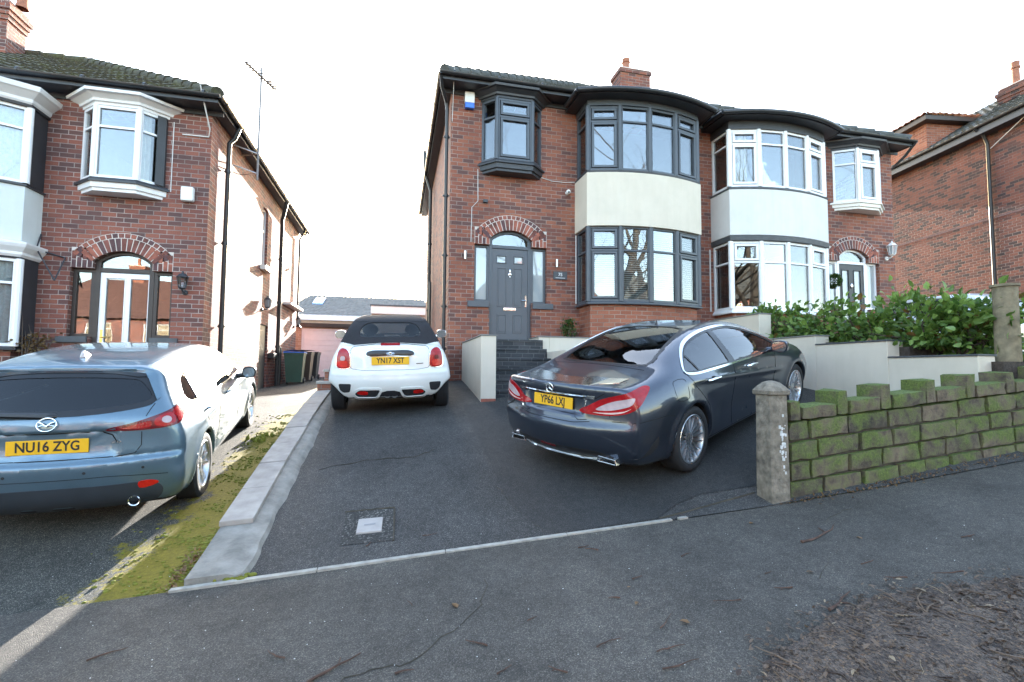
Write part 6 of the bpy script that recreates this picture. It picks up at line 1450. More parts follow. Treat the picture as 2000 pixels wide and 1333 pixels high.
M['mesh'] = plain('black_mesh', (.014, .014, .015), .7, bumpd=.004, bscale=260)
M['cabin'] = plain('dark_cabin', (.025, .025, .028), .8)
M['seat'] = plain('dark_seat', (.035, .04, .05), .7)
M['gap'] = plain('panel_gap', (.004, .004, .004), .9)
M['alloy'] = plain('alloy', (.55, .56, .57), .28, .9, var=.06)
M['alloy_dark'] = plain('dark_alloy', (.32, .33, .35), .32, .85, var=.06)
M['platey'] = plain('yellow_plate', (.80, .43, .01), .4, var=.03)
M['platetext'] = plain('plate_black', (.012, .012, .012), .5)
def lens(name, col, emit=0, rough=.12):
    m, nt, b = _new(name); co = objco(nt); v = N(nt, 'ShaderNodeTexVoronoi'); v.inputs['Scale'].default_value = 60; nt.links.new(co, v.inputs['Vector'])
    r = ramp(nt, [(.0, tuple(c * .55 for c in col)), (.5, col), (1, tuple(min(c * 1.5 + .02, 1) for c in col))]); n = noise(nt, 9, 3); nt.links.new(n.outputs[0], r.inputs[0]); nt.links.new(r.outputs[0], b.inputs['Base Color'])
    b.inputs['Roughness'].default_value = rough; b.inputs['Coat Weight'].default_value = .25; b.inputs['Coat Roughness'].default_value = .05; b.inputs['Specular IOR Level'].default_value = .35; bump(nt, b, v.outputs['Distance'], .002, .4); return m
M['redlens'] = lens('red_lens', (.34, .006, .010)); M['darkred'] = lens('dark_red_lens', (.13, .006, .01)); M['clearlens'] = lens('clear_lens', (.46, .36, .36)); M['redbright'] = lens('bright_red_lens', (.55, .010, .008)); M['amberpale'] = lens('pale_lens', (.62, .45, .4))
def paint(name, col, metal=.6, rough=.32, flake=.12, coat=1.0, dirt=.0):
    m, nt, b = _new(name); co = objco(nt); n = noise(nt, 900, 2, .5, co); r = ramp(nt, [(.3, tuple(c * (1 - flake) for c in col)), (.7, tuple(min(c * (1 + flake), 1) for c in col))]); nt.links.new(n.outputs[0], r.inputs[0])
    d = noise(nt, 3.5, 6, .7, co); dm = ramp(nt, [(.45, (1, 1, 1)), (.75, (1 - dirt,) * 3)]); nt.links.new(d.outputs[0], dm.inputs[0])
    nt.links.new(mixc(nt, 1, r.outputs[0], dm.outputs[0], 'MULTIPLY'), b.inputs['Base Color'])
    b.inputs['Metallic'].default_value = metal; b.inputs['Roughness'].default_value = rough; b.inputs['Coat Weight'].default_value = coat; b.inputs['Coat Roughness'].default_value = .04
    return m
M['blue_paint'] = paint('blue_grey_metallic', (.115, .185, .235), .55, .35, dirt=.12)
M['dark_paint'] = paint('graphite_metallic', (.036, .046, .068), .65, .3, dirt=.12)
M['white_paint'] = paint('pepper_white', (.74, .73, .67), 0, .3, .02, .8, dirt=.06)
M['silver_paint'] = paint('silver_white', (.62, .64, .66), .3, .3)
M['softtop'] = plain('soft_top_fabric', (.022, .022, .026), .95, var=.2, nscale=40, bumpd=.002, bscale=600)
M['mirror'] = plain('mirror_glass', (.75, .8, .85), .03, 1, var=.01)
def mirror(c, x, z, y0, y1, mat, size=(.10, .17), glass=True, capmat=None, name='door_mirror'):
    """door mirror on each side"""
    for sd in (-1, 1):
        mb = MB(); k = 12; rings = []
        cy = sd * (y0 + y1) / 2; hw = (y1 - y0) / 2; hh = size[0]
        for fx, sc in ((-.055, .93), (-.05, 1.0), (0, 1.0), (.05, .85), (.085, .5), (.095, .05)):
            rings.append([(x + fx, cy + hw * sc * (abs(math.cos(q)) ** .7) * (1 if math.cos(q) > 0 else -1), z + hh * sc * (abs(math.sin(q)) ** .75) * (1 if math.sin(q) > 0 else -1)) for q in [2 * PI * i / k for i in range(k)]])
        vs = [p for r in rings for p in r]; mb.add(vs, [(j * k + i, j * k + (i + 1) % k, (j + 1) * k + (i + 1) % k, (j + 1) * k + i) for j in range(5) for i in range(k)] + [tuple(range(k))])
        mb.tube([(x + .02, sd * (y0 - .08), z - hh * .75), (x + .01, sd * (y0 + .05), z - hh * .6)], [.035, .03], 8)
        o = mb.build(name, capmat or mat, c.t, smooth=True, angle=50)
        g = MB(); g.add([(x - .0565, cy + (p[1] - cy) * .88, z + (p[2] - z) * .88) for p in rings[0]], [tuple(range(k))[::-1]]); g.build('mirror_glass', M['mirror'], o)
# ---- blue hatchback -------------------------------------------------
wz = [.15, .35, .6, .82, .98, 1.15, 1.32, 1.5]
hatch = dict(outline=[(-.60, .20), (-.74, .25), (-.82, .34), (-.855, .45), (-.87, .56), (-.868, .645), (-.835, .70), (-.815, .80), (-.80, .92), (-.775, 1.0), (-.70, 1.09), (-.56, 1.235), (-.46, 1.345), (-.475, 1.372), (-.42, 1.392), (-.2, 1.425), (.2, 1.45), (.7, 1.456), (1.15, 1.44), (1.5, 1.385), (1.9, 1.22), (2.28, 1.03), (2.5, .985), (2.9, .92), (3.25, .82), (3.46, .70), (3.55, .55), (3.54, .36), (3.44, .22), (3.1, .19), (1.3, .18), (0, .19)],
    wz=wz, wx=[-1.0, -.7, -.3, .3, 1.0, 1.8, 2.4, 3.1, 3.7],
    w=[[.70, .80, .83, .80, .75, .66, .60, .52], [.76, .85, .875, .86, .80, .70, .62, .53], [.80, .87, .895, .885, .83, .735, .65, .56], [.81, .87, .89, .89, .845, .76, .67, .58], [.80, .865, .885, .885, .85, .77, .685, .59], [.80, .865, .885, .88, .85, .77, .68, .57], [.80, .87, .895, .87, .82, .72, .62, .5], [.78, .86, .88, .82, .74, .6, .5, .4], [.68, .75, .76, .68, .6, .5, .4, .3]],
    hw=.89, bow_r=.20, bow_f=.42, bow_from=(-.9, 3.55), crown=.05, axles=(0, 2.7), ra=.355, rt=.32, round=lambda x, z: .10 + .03 * sstep(z, .9, 1.2),
    side=[lambda x, z: .012 * np.exp(-((z - .80 - .02 * x) / .035) ** 2) * sstep(x, -.5, 0), lambda x, z: -.02 * np.exp(-((z - .42) / .10) ** 2) * sstep(x, .35, .6) * (1 - sstep(x, 2.1, 2.4))],
    rear=[lambda x, y, z: .03 * (1 - sstep(np.abs(y), .40, .47)) * sstep(z, .685, .71) * (1 - sstep(z, .885, .905)) * (x < -.4), lambda x, y, z: .02 * np.exp(-((z - .675) / .02) ** 2) * (x < -.5)])
C1 = Car('parked_hatchback', 'blue grey hatchback parked at left with sunlight along its right side', 'car', hatch, (-2.739, 5.501, .256), math.radians(-6.2), math.radians(8.3), math.radians(-.9), M['blue_paint'])
rw = smooth_poly([(-.64, 1.085), (-.665, 1.135), (-.60, 1.235), (-.53, 1.292), (-.42, 1.312), (0, 1.328), (.42, 1.312), (.53, 1.292), (.60, 1.235), (.665, 1.135), (.64, 1.085), (.45, 1.045), (0, 1.022), (-.45, 1.045)], 5)
w_ = C1.window(rw, 'x', -1, M['privacy'], 'rear_window', .035)
sideA = smooth_poly([(-.28, 1.06), (-.18, 1.2), (.1, 1.31), (.55, 1.355), (1.0, 1.36), (1.35, 1.30), (1.75, 1.13), (1.98, 1.0), (1.6, .965), (.9, .955), (.2, .965), (-.2, 1.0)], 5)
for sd in (-1, 1):
    C1.window(sideA, 'y', sd, M['carglass'], 'side_window', .022)
    C1.patch('door_pillar', [(.60, .955), (.70, .955), (.74, 1.358), (.64, 1.356)], 'y', sd, M['gasket'], off=.003)
    C1.patch('door_pillar', [(-.02, .975), (.02, .97), (.10, 1.305), (.06, 1.30)], 'y', sd, M['gasket'], off=.003)
ws = smooth_poly([(-.70, 1.06), (-.6, 1.25), (-.52, 1.36), (0, 1.385), (.52, 1.36), (.6, 1.25), (.70, 1.06), (0, 1.03)], 5)
C1.window(ws, 'x', 1, M['carglass'], 'windscreen', .03)
C1.finish(M['cabin']); C1.seats((.35, 1.25), .36, .45, M['seat'])
# spoiler over the rear window, high level brake light
mb = MB(); C1.patch('x', smooth_poly([(-.56, 1.308), (-.3, 1.338), (0, 1.348), (.3, 1.338), (.56, 1.308), (.55, 1.285), (.3, 1.318), (0, 1.328), (-.3, 1.318), (-.55, 1.285)], 3), 'x', -1, None, off=.010, skirt=.02, step=.03, mb=mb); mb.build('spoiler_lip', M['gasket'], C1.t, smooth=True)
C1.patch('high_brake_light', [(-.14, 1.331), (.14, 1.331), (.14, 1.344), (-.14, 1.344)], 'x', -1, M['darkred'], off=.016)
for sd in (1, -1):
    C1.patch('spoiler_fin', [(sd * .665, 1.10), (sd * .685, 1.12), (sd * .60, 1.32), (sd * .53, 1.352), (sd * .545, 1.315)], 'x', -1, M['blue_paint'], off=.012, skirt=.02)
    tl = C1.patch('tail_light', smooth_poly([(-.215, .905), (-.06, .945), (.10, .992), (.24, 1.03), (.345, 1.055), (.375, 1.03), (.35, .965), (.27, .91), (.1, .885), (-.1, .885)], 4), 'd', sd, M['darkred'], off=.007, step=.03, skirt=.012)
    C1.patch('inner_lens', smooth_poly([(-.13, .905), (-.02, .935), (.05, .948), (.05, .905), (-.05, .897)], 3), 'd', sd, M['redlens'], off=.010, parent=tl, step=.03)
    C1.patch('outer_lens', smooth_poly([(.21, .998), (.30, 1.033), (.335, 1.028), (.32, .96), (.25, .918), (.235, .96)], 3), 'd', sd, M['redlens'], off=.010, parent=tl, step=.03)
    C1.patch('brake_lens', smooth_poly([(.08, .908), (.08, .96), (.20, .998), (.225, .95), (.20, .91)], 3), 'd', sd, M['redlens'], off=.009, parent=tl, step=.03)
    q = [(.155 + .034 * math.cos(a), .948 + .027 * math.sin(a)) for a in np.linspace(0, 2 * PI, 14)[:-1]]
    C1.patch('round_lens', q, 'd', sd, M['clearlens'], off=.013, bulge=.006, parent=tl, step=.03)
    C1.patch('reflector', smooth_poly([(sd * .585, .455), (sd * .66, .462), (sd * .715, .44), (sd * .71, .425), (sd * .59, .402)], 3), 'x', -1, M['redbright'], off=.006, step=.03)
    mb = MB(); k = Vector((-.77, sd * .545, .29)); mb.lathe([(.036, .05), (.045, 0), (.042, -.005), (.036, 0), (.034, .1)], k, (1, 0, 0), 20); mb.build('exhaust_tip', M['chrome'], C1.t, smooth=True)
M['bumper_dark'] = plain('dark_bumper', (.034, .041, .05), .5, var=.1)
C1.patch('lower_bumper', smooth_poly([(-.74, .36), (-.70, .43), (-.3, .46), (0, .465), (.3, .46), (.70, .43), (.74, .36), (.66, .25), (0, .23), (-.66, .25)], 4), 'x', -1, M['bumper_dark'], off=.004, skirt=.004)
C1.patch('plate_recess', smooth_poly([(-.47, .70), (-.44, .85), (-.36, .885), (0, .89), (.36, .885), (.44, .85), (.47, .70), (0, .69)], 4), 'x', -1, M['blue_paint'], off=.001, skirt=.001)
q_, n_ = C1.b.cast('x', (0, .785), -1); C1.plate('NU16 ZYG', (q_[0] - .012, .0, .79), .52, .111, M['platey'], .12, size=.108)
# emblem: an oval ring with a wing inside
q_, n_ = C1.b.cast('x', (0, .955), -1)
mb = MB(); ec = Vector((q_[0] - .012, 0, .97)); ring = [ec + Vector((.02 * math.sin(a), .062 * math.cos(a), .048 * math.sin(a))) for a in np.linspace(0, 2 * PI, 33)]; mb.tube(ring, .0045, 8, cap=False)
wing = [ec + Vector((0.004 * abs(v) * 3, u, v)) for u, v in ((.056, .022), (.03, .012), (0, -.014), (-.03, .012), (-.056, .022))]; mb.tube(wing, [.004, .007, .009, .007, .004], 8); mb.tube([ec + Vector((0, .055, -.016)), ec + Vector((0, .03, -.006)), ec + Vector((0, 0, -.014)), ec + Vector((0, -.03, -.006)), ec + Vector((0, -.055, -.016))], .004, 6)
mb.build('emblem', M['chrome'], C1.t, smooth=True)
mb = MB(); q_, n_ = C1.b.cast('x', (.2, 1.05), -1); mb.tube([(q_[0] - .02, .0, 1.02), (q_[0] - .035, .25, 1.04), (q_[0] - .03, .48, 1.06)], [.030, .024, .018], 8); mb.ball((-.745, 0.0, 1.02), .04, .06, .028); mb.build('rear_wiper', M['gasket'], C1.t, smooth=True)
lettering(None, 'badge', 'SKYACTIV', Vector((C1.b.cast('x', (-.44, .80), -1)[0][0] - .004, -.47, .80)), .028, (.25, -1, 0), (.1, 0, 1), M['chrome'], C1.t, .001, .001)
g = MB()
C1.strip(g, [(-.80, .86), (-.62, .82)][:1] + [(-.56, .84)], 'x', -1) if False else None
for sd in (-1, 1):
    C1.strip(g, [(sd * .46, .685), (sd * .56, .70), (sd * .60, .76), (sd * .60, .87)], 'x', -1)
    C1.strip(g, [(sd * .62, .99), (sd * .64, 1.04), (sd * .66, 1.08)], 'x', -1)
    C1.strip(g, [(.64, .3), (.62, .6), (.66, .95)], 'y', sd); C1.strip(g, [(1.78, .35), (1.76, .7), (1.86, .98)], 'y', sd); C1.strip(g, [(-.05, .95), (.05, .80), (.32, .6), (.42, .33)], 'y', sd); C1.strip(g, [(.42, .30), (1.78, .31)], 'y', sd)
C1.strip(g, [(-.46, .685), (.46, .685)], 'x', -1)
C1.strip(g, [(-.44, .80), (-.405, .855), (-.34, .885), (0, .89), (.34, .885), (.405, .855), (.44, .80)], 'x', -1, w=.010)  # dark strip painted for the shadow under the plate recess's upper edge
C1.strip(g, [(-.78, .50), (-.4, .535), (.4, .535), (.78, .50)], 'x', -1, w=.004)
g.build('panel_lines', M['gap'], C1.t)
for sd in (-1, 1):
    for x in (.12, 1.0):
        mb = MB(); q, n = C1.b.cast('y', (x + .1, .865), sd); mb.tube([q + Vector((-.11, 0, 0)) + n * .004, q + Vector((-.08, 0, 0)) + n * .03, q + Vector((.08, 0, 0)) + n * .03, q + Vector((.11, 0, 0)) + n * .004], [.012, .013, .013, .012], 8); mb.build('door_handle', M['blue_paint'], C1.t, smooth=True)
for y in (-.62, -.25, .25, .62):
    q, n = C1.b.cast('x', (y, .58), -1); mb = MB(); mb.lathe([(.011, -.002), (.011, .002), (.001, .003)], q, n, 12); mb.build('parking_sensor', M['blacktrim'], C1.t)
mirror(C1, 1.72, 1.0, .93, 1.10, M['gasket'], (.075, .12), capmat=M['gasket'])
mb = MB(); k = C1.b.cast('z', (-.12, 0), 1)[0]; mb.add([k + Vector(p) for p in ((-.09, -.022, -.005), (-.09, .022, -.005), (.07, .012, -.005), (.07, -.012, -.005), (-.085, -.006, .055), (-.085, .006, .055), (-.04, .006, .045), (-.04, -.006, .045))], [(0, 1, 5, 4), (1, 2, 6, 5), (2, 3, 7, 6), (3, 0, 4, 7), (4, 5, 6, 7)]); mb.build('roof_aerial', M['silver_paint'], C1.t, smooth=True, bevel=.004)
C1.wheels(.325, .205, .232, 5, .785, M['alloy'], dict(pair=((-.10, -.22), (.10, .22)), w=(.05, .032), depth=(.55, .8)))
# ---- graphite four-door coupe ---------------------------------------
coupe = dict(outline=[(-.60, .21), (-.85, .24), (-1.04, .31), (-1.10, .40), (-1.13, .52), (-1.135, .62), (-1.10, .69), (-1.078, .78), (-1.065, .90), (-1.068, .985), (-1.05, 1.018), (-.98, 1.022), (-.75, 1.03), (-.5, 1.055), (-.25, 1.11), (.1, 1.235), (.45, 1.33), (.8, 1.39), (1.15, 1.412), (1.5, 1.402), (1.85, 1.345), (2.25, 1.2), (2.62, 1.045), (2.8, 1.005), (3.2, .945), (3.5, .86), (3.7, .73), (3.79, .58), (3.79, .4), (3.70, .25), (3.4, .19), (1.5, .175), (0, .18)],
    wz=[.15, .35, .6, .82, .98, 1.15, 1.30, 1.45], wx=[-1.2, -.8, -.3, .3, 1.0, 1.8, 2.4, 3.1, 3.9],
    w=[[.72, .80, .84, .81, .73, .62, .52, .44], [.78, .86, .90, .88, .80, .66, .55, .46], [.82, .90, .935, .935, .87, .72, .585, .48], [.83, .90, .925, .935, .895, .755, .625, .52], [.82, .885, .905, .925, .90, .785, .665, .54], [.82, .885, .905, .92, .89, .78, .65, .52], [.82, .89, .915, .915, .86, .73, .58, .45], [.80, .89, .93, .88, .76, .6, .5, .4], [.70, .78, .80, .70, .6, .5, .4, .3]],
    hw=.935, bow_r=.30, bow_f=.5, bow_from=(-1.15, 3.8), crown=.05, axles=(0, 2.874), ra=.365, rt=.34, flare=.022, round=lambda x, z: .085 + .03 * sstep(z, 1.0, 1.2) - .02 * (1 - sstep(x, -1.1, -.6)),
    side=[lambda x, z: .02 * np.exp(-((z - (.93 - .10 * x * (x > 0))) / .03) ** 2) * sstep(x, -.2, .3) * (1 - sstep(x, 2.2, 2.6)), lambda x, z: -.022 * np.exp(-((z - .45) / .12) ** 2) * sstep(x, .4, .7) * (1 - sstep(x, 2.2, 2.5)), lambda x, z: .02 * np.exp(-((z - .24) / .05) ** 2) * sstep(x, .4, .5) * (1 - sstep(x, 2.3, 2.5))],
    rear=[lambda x, y, z: .035 * (1 - sstep(y, .33 + .25 * (z - .72), .40 + .25 * (z - .72))) * sstep(z, .72, .745) * (1 - sstep(z, .90, .915)) * (x < -.5), lambda x, y, z: .015 * np.exp(-((z - .345) / .03) ** 2) * (x < -.5) * (1 - sstep(y, .5, .6))])
C2 = Car('parked_saloon', 'graphite four-door coupe parked at an angle on the right of the drive', 'car', coupe, (2.523, 5.258, .618), math.radians(62.1), math.radians(9.4), math.radians(4.6), M['dark_paint'])
C2.window([(-.31, 0), (-.29, .40), (-.24, .56), (-.14, .585), (.2, .535), (.6, .475), (.74, .42), (.80, .25), (.81, 0), (.80, -.25), (.74, -.42), (.6, -.475), (.2, -.535), (-.14, -.585), (-.24, -.56), (-.29, -.40)], 'z', 1, M['carglass'], 'rear_window', .03)
C2.window([(1.80, 0), (1.79, .35), (1.75, .47), (2.05, .58), (2.4, .69), (2.58, .70), (2.70, .4), (2.74, 0), (2.70, -.4), (2.58, -.70), (2.4, -.69), (2.05, -.58), (1.75, -.47), (1.79, -.35)], 'z', 1, M['carglass'], 'windscreen', .03)
dlo = smooth_poly([(-.02, 1.025), (.06, 1.10), (.3, 1.225), (.65, 1.31), (1.05, 1.345), (1.45, 1.33), (1.85, 1.23), (2.22, 1.075), (2.34, 1.01), (2.0, .985), (1.2, .98), (.5, .985), (.1, .995)], 5)
for sd in (-1, 1):
    w_ = C2.window(dlo, 'y', sd, M['carglass'], 'side_window', .016)
    mb = MB(); C2.strip(mb, grow(dlo, .010) + grow(dlo, .010)[:1], 'y', sd, w=.020, off=.009); mb.build('window_trim', M['chrome'], C2.t, smooth=True)
    C2.patch('door_pillar', [(.88, .985), (1.02, .985), (1.00, 1.34), (.90, 1.335)], 'y', sd, M['gasket'], off=.003)
    C2.patch('door_pillar', [(.22, .99), (.25, .99), (.20, 1.17), (.17, 1.155)], 'y', sd, M['gasket'], off=.003)
C2.finish(M['cabin']); C2.seats((.55, 1.5), .36, .40, M['seat'])
mb = MB(); mb.frame((-.12, 0, 1.0), X_, Y_, Z_, -.16, .35, -.62, .62, -.03, .0); mb.build('parcel_shelf', M['cabin'], C2.t)
mb = MB(); mb.frame((2.3, 0, .86), X_, Y_, Z_, -.2, .2, -.7, .7, -.1, .08); mb.build('dashboard', M['cabin'], C2.t, bevel=.03)
for sd in (1, -1):
    tl = C2.patch('tail_light', smooth_poly([(-.405, .765), (-.30, .84), (-.20, .895), (-.06, .94), (.08, .968), (.20, .985), (.245, .968), (.20, .905), (.13, .835), (.02, .778), (-.12, .752), (-.28, .750)], 4), 'd', sd, M['redlens'], off=.008, step=.03, skirt=.012)
    C2.patch('clear_lens', smooth_poly([(-.25, .80), (-.14, .865), (-.02, .90), (.09, .91), (.07, .86), (-.03, .82), (-.14, .797)], 4), 'd', sd, M['clearlens'], off=.012, parent=tl, step=.03)
    C2.patch('inner_lens', smooth_poly([(-.28, .772), (-.12, .779), (.0, .80), (.06, .825), (.0, .79), (-.12, .765)], 4), 'd', sd, M['amberpale'], off=.012, parent=tl, step=.03)
    mb = MB(); q, n = C2.b.cast('x', (sd * .60, .33), -1); k = Vector((q[0] - .02, sd * .60, .325))
    o_ = [(-.115, -.025), (.115, -.03), (.10, .032), (-.10, .028)]; i_ = [(a * .82, b * .6) for a, b in o_]
    for j in range(4):
        a, b = o_[j], o_[(j + 1) % 4]; c, d = i_[j], i_[(j + 1) % 4]
        mb.add([k + Vector((dx, p[0], p[1])) for dx in (-.015, .1) for p in (a, b, d, c)], [(0, 1, 2, 3), (4, 7, 6, 5), (0, 4, 5, 1), (3, 2, 6, 7)])
    e_ = mb.build('exhaust_trim', M['chrome'], C2.t, fix=True, bevel=.003); mb = MB(); mb.frame(k, Y_, Z_, -X_, -.1, .1, -.02, .022, -.06, -.03); mb.build('exhaust_opening', M['gap'], e_)
    C2.patch('bumper_vent', smooth_poly([(-.92, .36), (-.80, .37), (-.62, .52), (-.60, .44), (-.7, .36)], 3), 'y', sd, M['blacktrim'], off=.002)
C2.patch('lower_bumper', smooth_poly([(-.70, .29), (-.62, .385), (0, .40), (.62, .385), (.70, .29), (0, .27)], 4), 'x', -1, M['blacktrim'], off=.002, skirt=.002)
mb = MB(); C2.strip(mb, [(-.52, .302), (-.3, .292), (.3, .292), (.52, .302)], 'x', -1, w=.026, off=.014); mb.build('chrome_bumper_strip', M['chrome'], C2.t, smooth=True)
mb = MB(); C2.strip(mb, [(-.50, .905), (.50, .905)], 'x', -1, w=.024, off=.012); mb.build('chrome_boot_strip', M['chrome'], C2.t, smooth=True)
mb = MB(); C2.strip(mb, [(-.60, 1.016), (-.3, 1.022), (.3, 1.022), (.60, 1.016)], 'x', -1, w=.012, off=.004); mb.build('boot_edge_glint', M['chrome'], C2.t, smooth=True)  # chrome strip imitates the bright reflection along the boot edge
C2.patch('rear_reflector', [(-.05, .392), (.16, .392), (.155, .372), (-.045, .372)], 'x', -1, M['darkred'], off=.006)
q_, n_ = C2.b.cast('x', (0, .82), -1); C2.plate('YP66 LXJ', (q_[0] - .013, 0, .825), .52, .111, M['platey'], .14, size=.108)
q_, n_ = C2.b.cast('x', (0, .96), -1); ec = Vector((q_[0] - .014, 0, .962)); mb = MB(); mb.tube([ec + Vector((0, .045 * math.cos(a), .045 * math.sin(a))) for a in np.linspace(0, 2 * PI, 33)], .005, 8, cap=False)
for a in (PI / 2, PI * 7 / 6, PI * 11 / 6): mb.tube([ec, ec + Vector((0, .022 * math.cos(a), .022 * math.sin(a))), ec + Vector((0, .045 * math.cos(a), .045 * math.sin(a)))], [.009, .006, .003], 6)
mb.build('star_emblem', M['chrome'], C2.t, smooth=True)
g = MB()
for sd in (-1, 1):
    C2.strip(g, [(sd * .50, .895), (sd * .60, .955), (sd * .64, 1.01)], 'x', -1); C2.strip(g, [(sd * .30, .72), (sd * .34, .69), (sd * .43, .70)], 'x', -1)
    C2.strip(g, [(.98, .25), (.95, .6), (.96, .98)], 'y', sd); C2.strip(g, [(2.18, .28), (2.12, .7), (2.2, 1.0)], 'y', sd); C2.strip(g, [(-.02, 1.0), (.08, .86), (.34, .62), (.40, .28)], 'y', sd); C2.strip(g, [(.40, .25), (2.2, .25)], 'y', sd)
    C2.strip(g, [(-.98, .70), (-.5, .69), (-.36, .66)], 'y', sd)
C2.strip(g, [(-.46, .685), (-.30, .665), (.30, .665), (.46, .685)], 'x', -1)
q = smooth_poly([(-.30, .80), (-.30, .95), (-.27, .97), (-.12, .97), (-.09, .95), (-.09, .80), (-.12, .78), (-.27, .78)], 2); C2.strip(g, q + q[:1], 'y', -1, w=.004)
C2.strip(g, [(-.98, .64), (-.9, .985), (-.3, .60)][:2], 'z', 1); C2.strip(g, [(-.98, -.64), (-.9, -.66), (-.3, -.60)][:2], 'z', 1)
C2.strip(g, [(-.34, -.60), (-.34, .60)], 'z', 1)
g.build('panel_lines', M['gap'], C2.t)
for sd in (-1, 1):
    for x in (.42, 1.42):
        mb = MB(); q, n = C2.b.cast('y', (x, .885), sd); mb.ball(q - n * .012, .075, .02, .03, 14, 8); o_ = mb.build('handle_cup', M['gap'], C2.t, smooth='all'); mb = MB(); mb.tube([q + Vector((-.12, 0, 0)) + n * .004, q + Vector((-.09, 0, .004)) + n * .032, q + Vector((.09, 0, .004)) + n * .032, q + Vector((.12, 0, 0)) + n * .004], [.011, .014, .014, .011], 8); mb.build('door_handle', M['chrome'], C2.t, smooth=True)
mirror(C2, 2.02, 1.035, .93, 1.13, M['dark_paint'], (.075, .12))
mb = MB()
for sd in (-1, 1): mb.add([], []); C2.strip(mb, [(1.97, .985), (2.12, .985)], 'y', sd, w=.01, off=.01)
mb.build('mirror_trim', M['chrome'], C2.t)
mb = MB(); k = C2.b.cast('z', (.95, 0), 1)[0]; mb.add([k + Vector(p) for p in ((-.08, -.02, -.005), (-.08, .02, -.005), (.06, .012, -.005), (.06, -.012, -.005), (-.075, -.006, .05), (-.075, .006, .05), (-.03, .006, .04), (-.03, -.006, .04))], [(0, 1, 5, 4), (1, 2, 6, 5), (2, 3, 7, 6), (3, 0, 4, 7), (4, 5, 6, 7)]); mb.build('roof_aerial', M['dark_paint'], C2.t, bevel=.004)
C2.wheels(.335, .255, .247, 16, .80, M['alloy'], dict(pair=((0, .06),), w=(.028, .02), depth=(.62, .86)))
# ---- white convertible ----------------------------------------------
conv = dict(outline=[(-.35, .23), (-.50, .235), (-.60, .28), (-.655, .37), (-.678, .48), (-.668, .58), (-.63, .66), (-.605, .78), (-.58, .90), (-.545, .985), (-.48, 1.02), (-.40, 1.035), (-.35, 1.10), (-.25, 1.25), (-.12, 1.35), (.12, 1.398), (.6, 1.415), (1.1, 1.405), (1.32, 1.38), (1.5, 1.24), (1.76, 1.03), (1.95, .985), (2.4, .94), (2.85, .85), (3.1, .70), (3.19, .52), (3.17, .34), (3.05, .22), (2.5, .2), (1.2, .19), (0, .2)],
    wz=[.15, .3, .48, .65, .85, 1.0, 1.15, 1.30, 1.45], wx=[-.75, -.2, .6, 1.4, 2.2, 3.3],
    w=[[.70, .80, .845, .83, .775, .705, .625, .545, .44], [.76, .84, .866, .858, .81, .735, .65, .565, .46], [.78, .84, .85, .85, .81, .745, .665, .58, .48], [.78, .84, .85, .85, .80, .73, .645, .56, .46], [.78, .84, .86, .84, .74, .62, .5, .42, .36], [.66, .74, .75, .68, .55, .45, .4, .35, .3]],
    hw=.863, bow_r=.19, bow_f=.4, bow_from=(-.7, 3.2), crown=.045, axles=(0, 2.495), top=lambda c: c[2] > 1.045 and c[0] < 1.3, ra=.355, rt=.32, flare=.02, well=.5, round=lambda x, z: .10 - .03 * sstep(z, 1.0, 1.1), cut=[lambda x, y, z: (.25 + .24 * sstep(y, .56, .86) - z) - 2 * np.maximum(0, x + .3)], side=[], rear=[lambda x, y, z: -.014 * np.exp(-((z - .625) / .022) ** 2) * (x < -.3)], h=.025)
C3 = Car('parked_convertible', 'white convertible with black soft top parked between the houses, seen from behind', 'car', conv, (-.06, 7.863, .965), math.radians(.1), math.radians(7.7), math.radians(-1.8), M['white_paint'])
mrw = smooth_poly([(-.40, 1.135), (-.435, 1.17), (-.40, 1.265), (-.32, 1.315), (0, 1.325), (.32, 1.315), (.40, 1.265), (.435, 1.17), (.40, 1.135), (0, 1.125)], 5)
C3.window(mrw, 'x', -1, M['minirear'], 'rear_window', 0)
ws = smooth_poly([(-.60, 1.06), (-.54, 1.22), (-.47, 1.335), (0, 1.36), (.47, 1.335), (.54, 1.22), (.60, 1.06), (0, 1.03)], 5)
C3.window(ws, 'x', 1, M['dusty_glare'], 'windscreen', .02)
sw = smooth_poly([(-.1, 1.03), (.0, 1.22), (.15, 1.30), (.8, 1.335), (1.2, 1.32), (1.5, 1.12), (1.58, 1.03), (.8, 1.02)], 5)
for sd in (-1, 1): C3.window(sw, 'y', sd, M['minirear'], 'side_window', .02)
C3.finish(M['cabin'])
# soft top: fabric shell just outside the frame, from the boot line to the windscreen header
top = [(-.655, 1.045), (-.62, 1.20), (-.53, 1.335), (-.44, 1.375), (0, 1.40), (.44, 1.375), (.53, 1.335), (.62, 1.20), (.655, 1.045), (0, 1.052)]
mb = MB(); C3.patch('x', smooth_poly(top, 3), 'x', -1, None, off=.010, hole=[grow(mrw, .004)], step=.045, skirt=.012, mb=mb)
C3.patch('x', [(-.125, -.46), (.0, -.53), (.3, -.545), (1.0, -.53), (1.3, -.46), (1.3, .46), (1.0, .53), (.3, .545), (.0, .53), (-.125, .46)], 'z', 1, None, off=.011, step=.06, skirt=.012, mb=mb)
for sd in (-1, 1): C3.patch('x', [(-.17, 1.04), (-.07, 1.035), (.0, 1.23), (.13, 1.318), (.8, 1.35), (.8, 1.385), (.1, 1.365), (-.04, 1.30), (-.11, 1.2)], 'y', sd, None, off=.0095, step=.05, skirt=.012, mb=mb)
mb.build('soft_top', M['softtop'], C3.t, smooth=True, angle=60)
C3.seats((.95,), .35, .45, M['seat'])
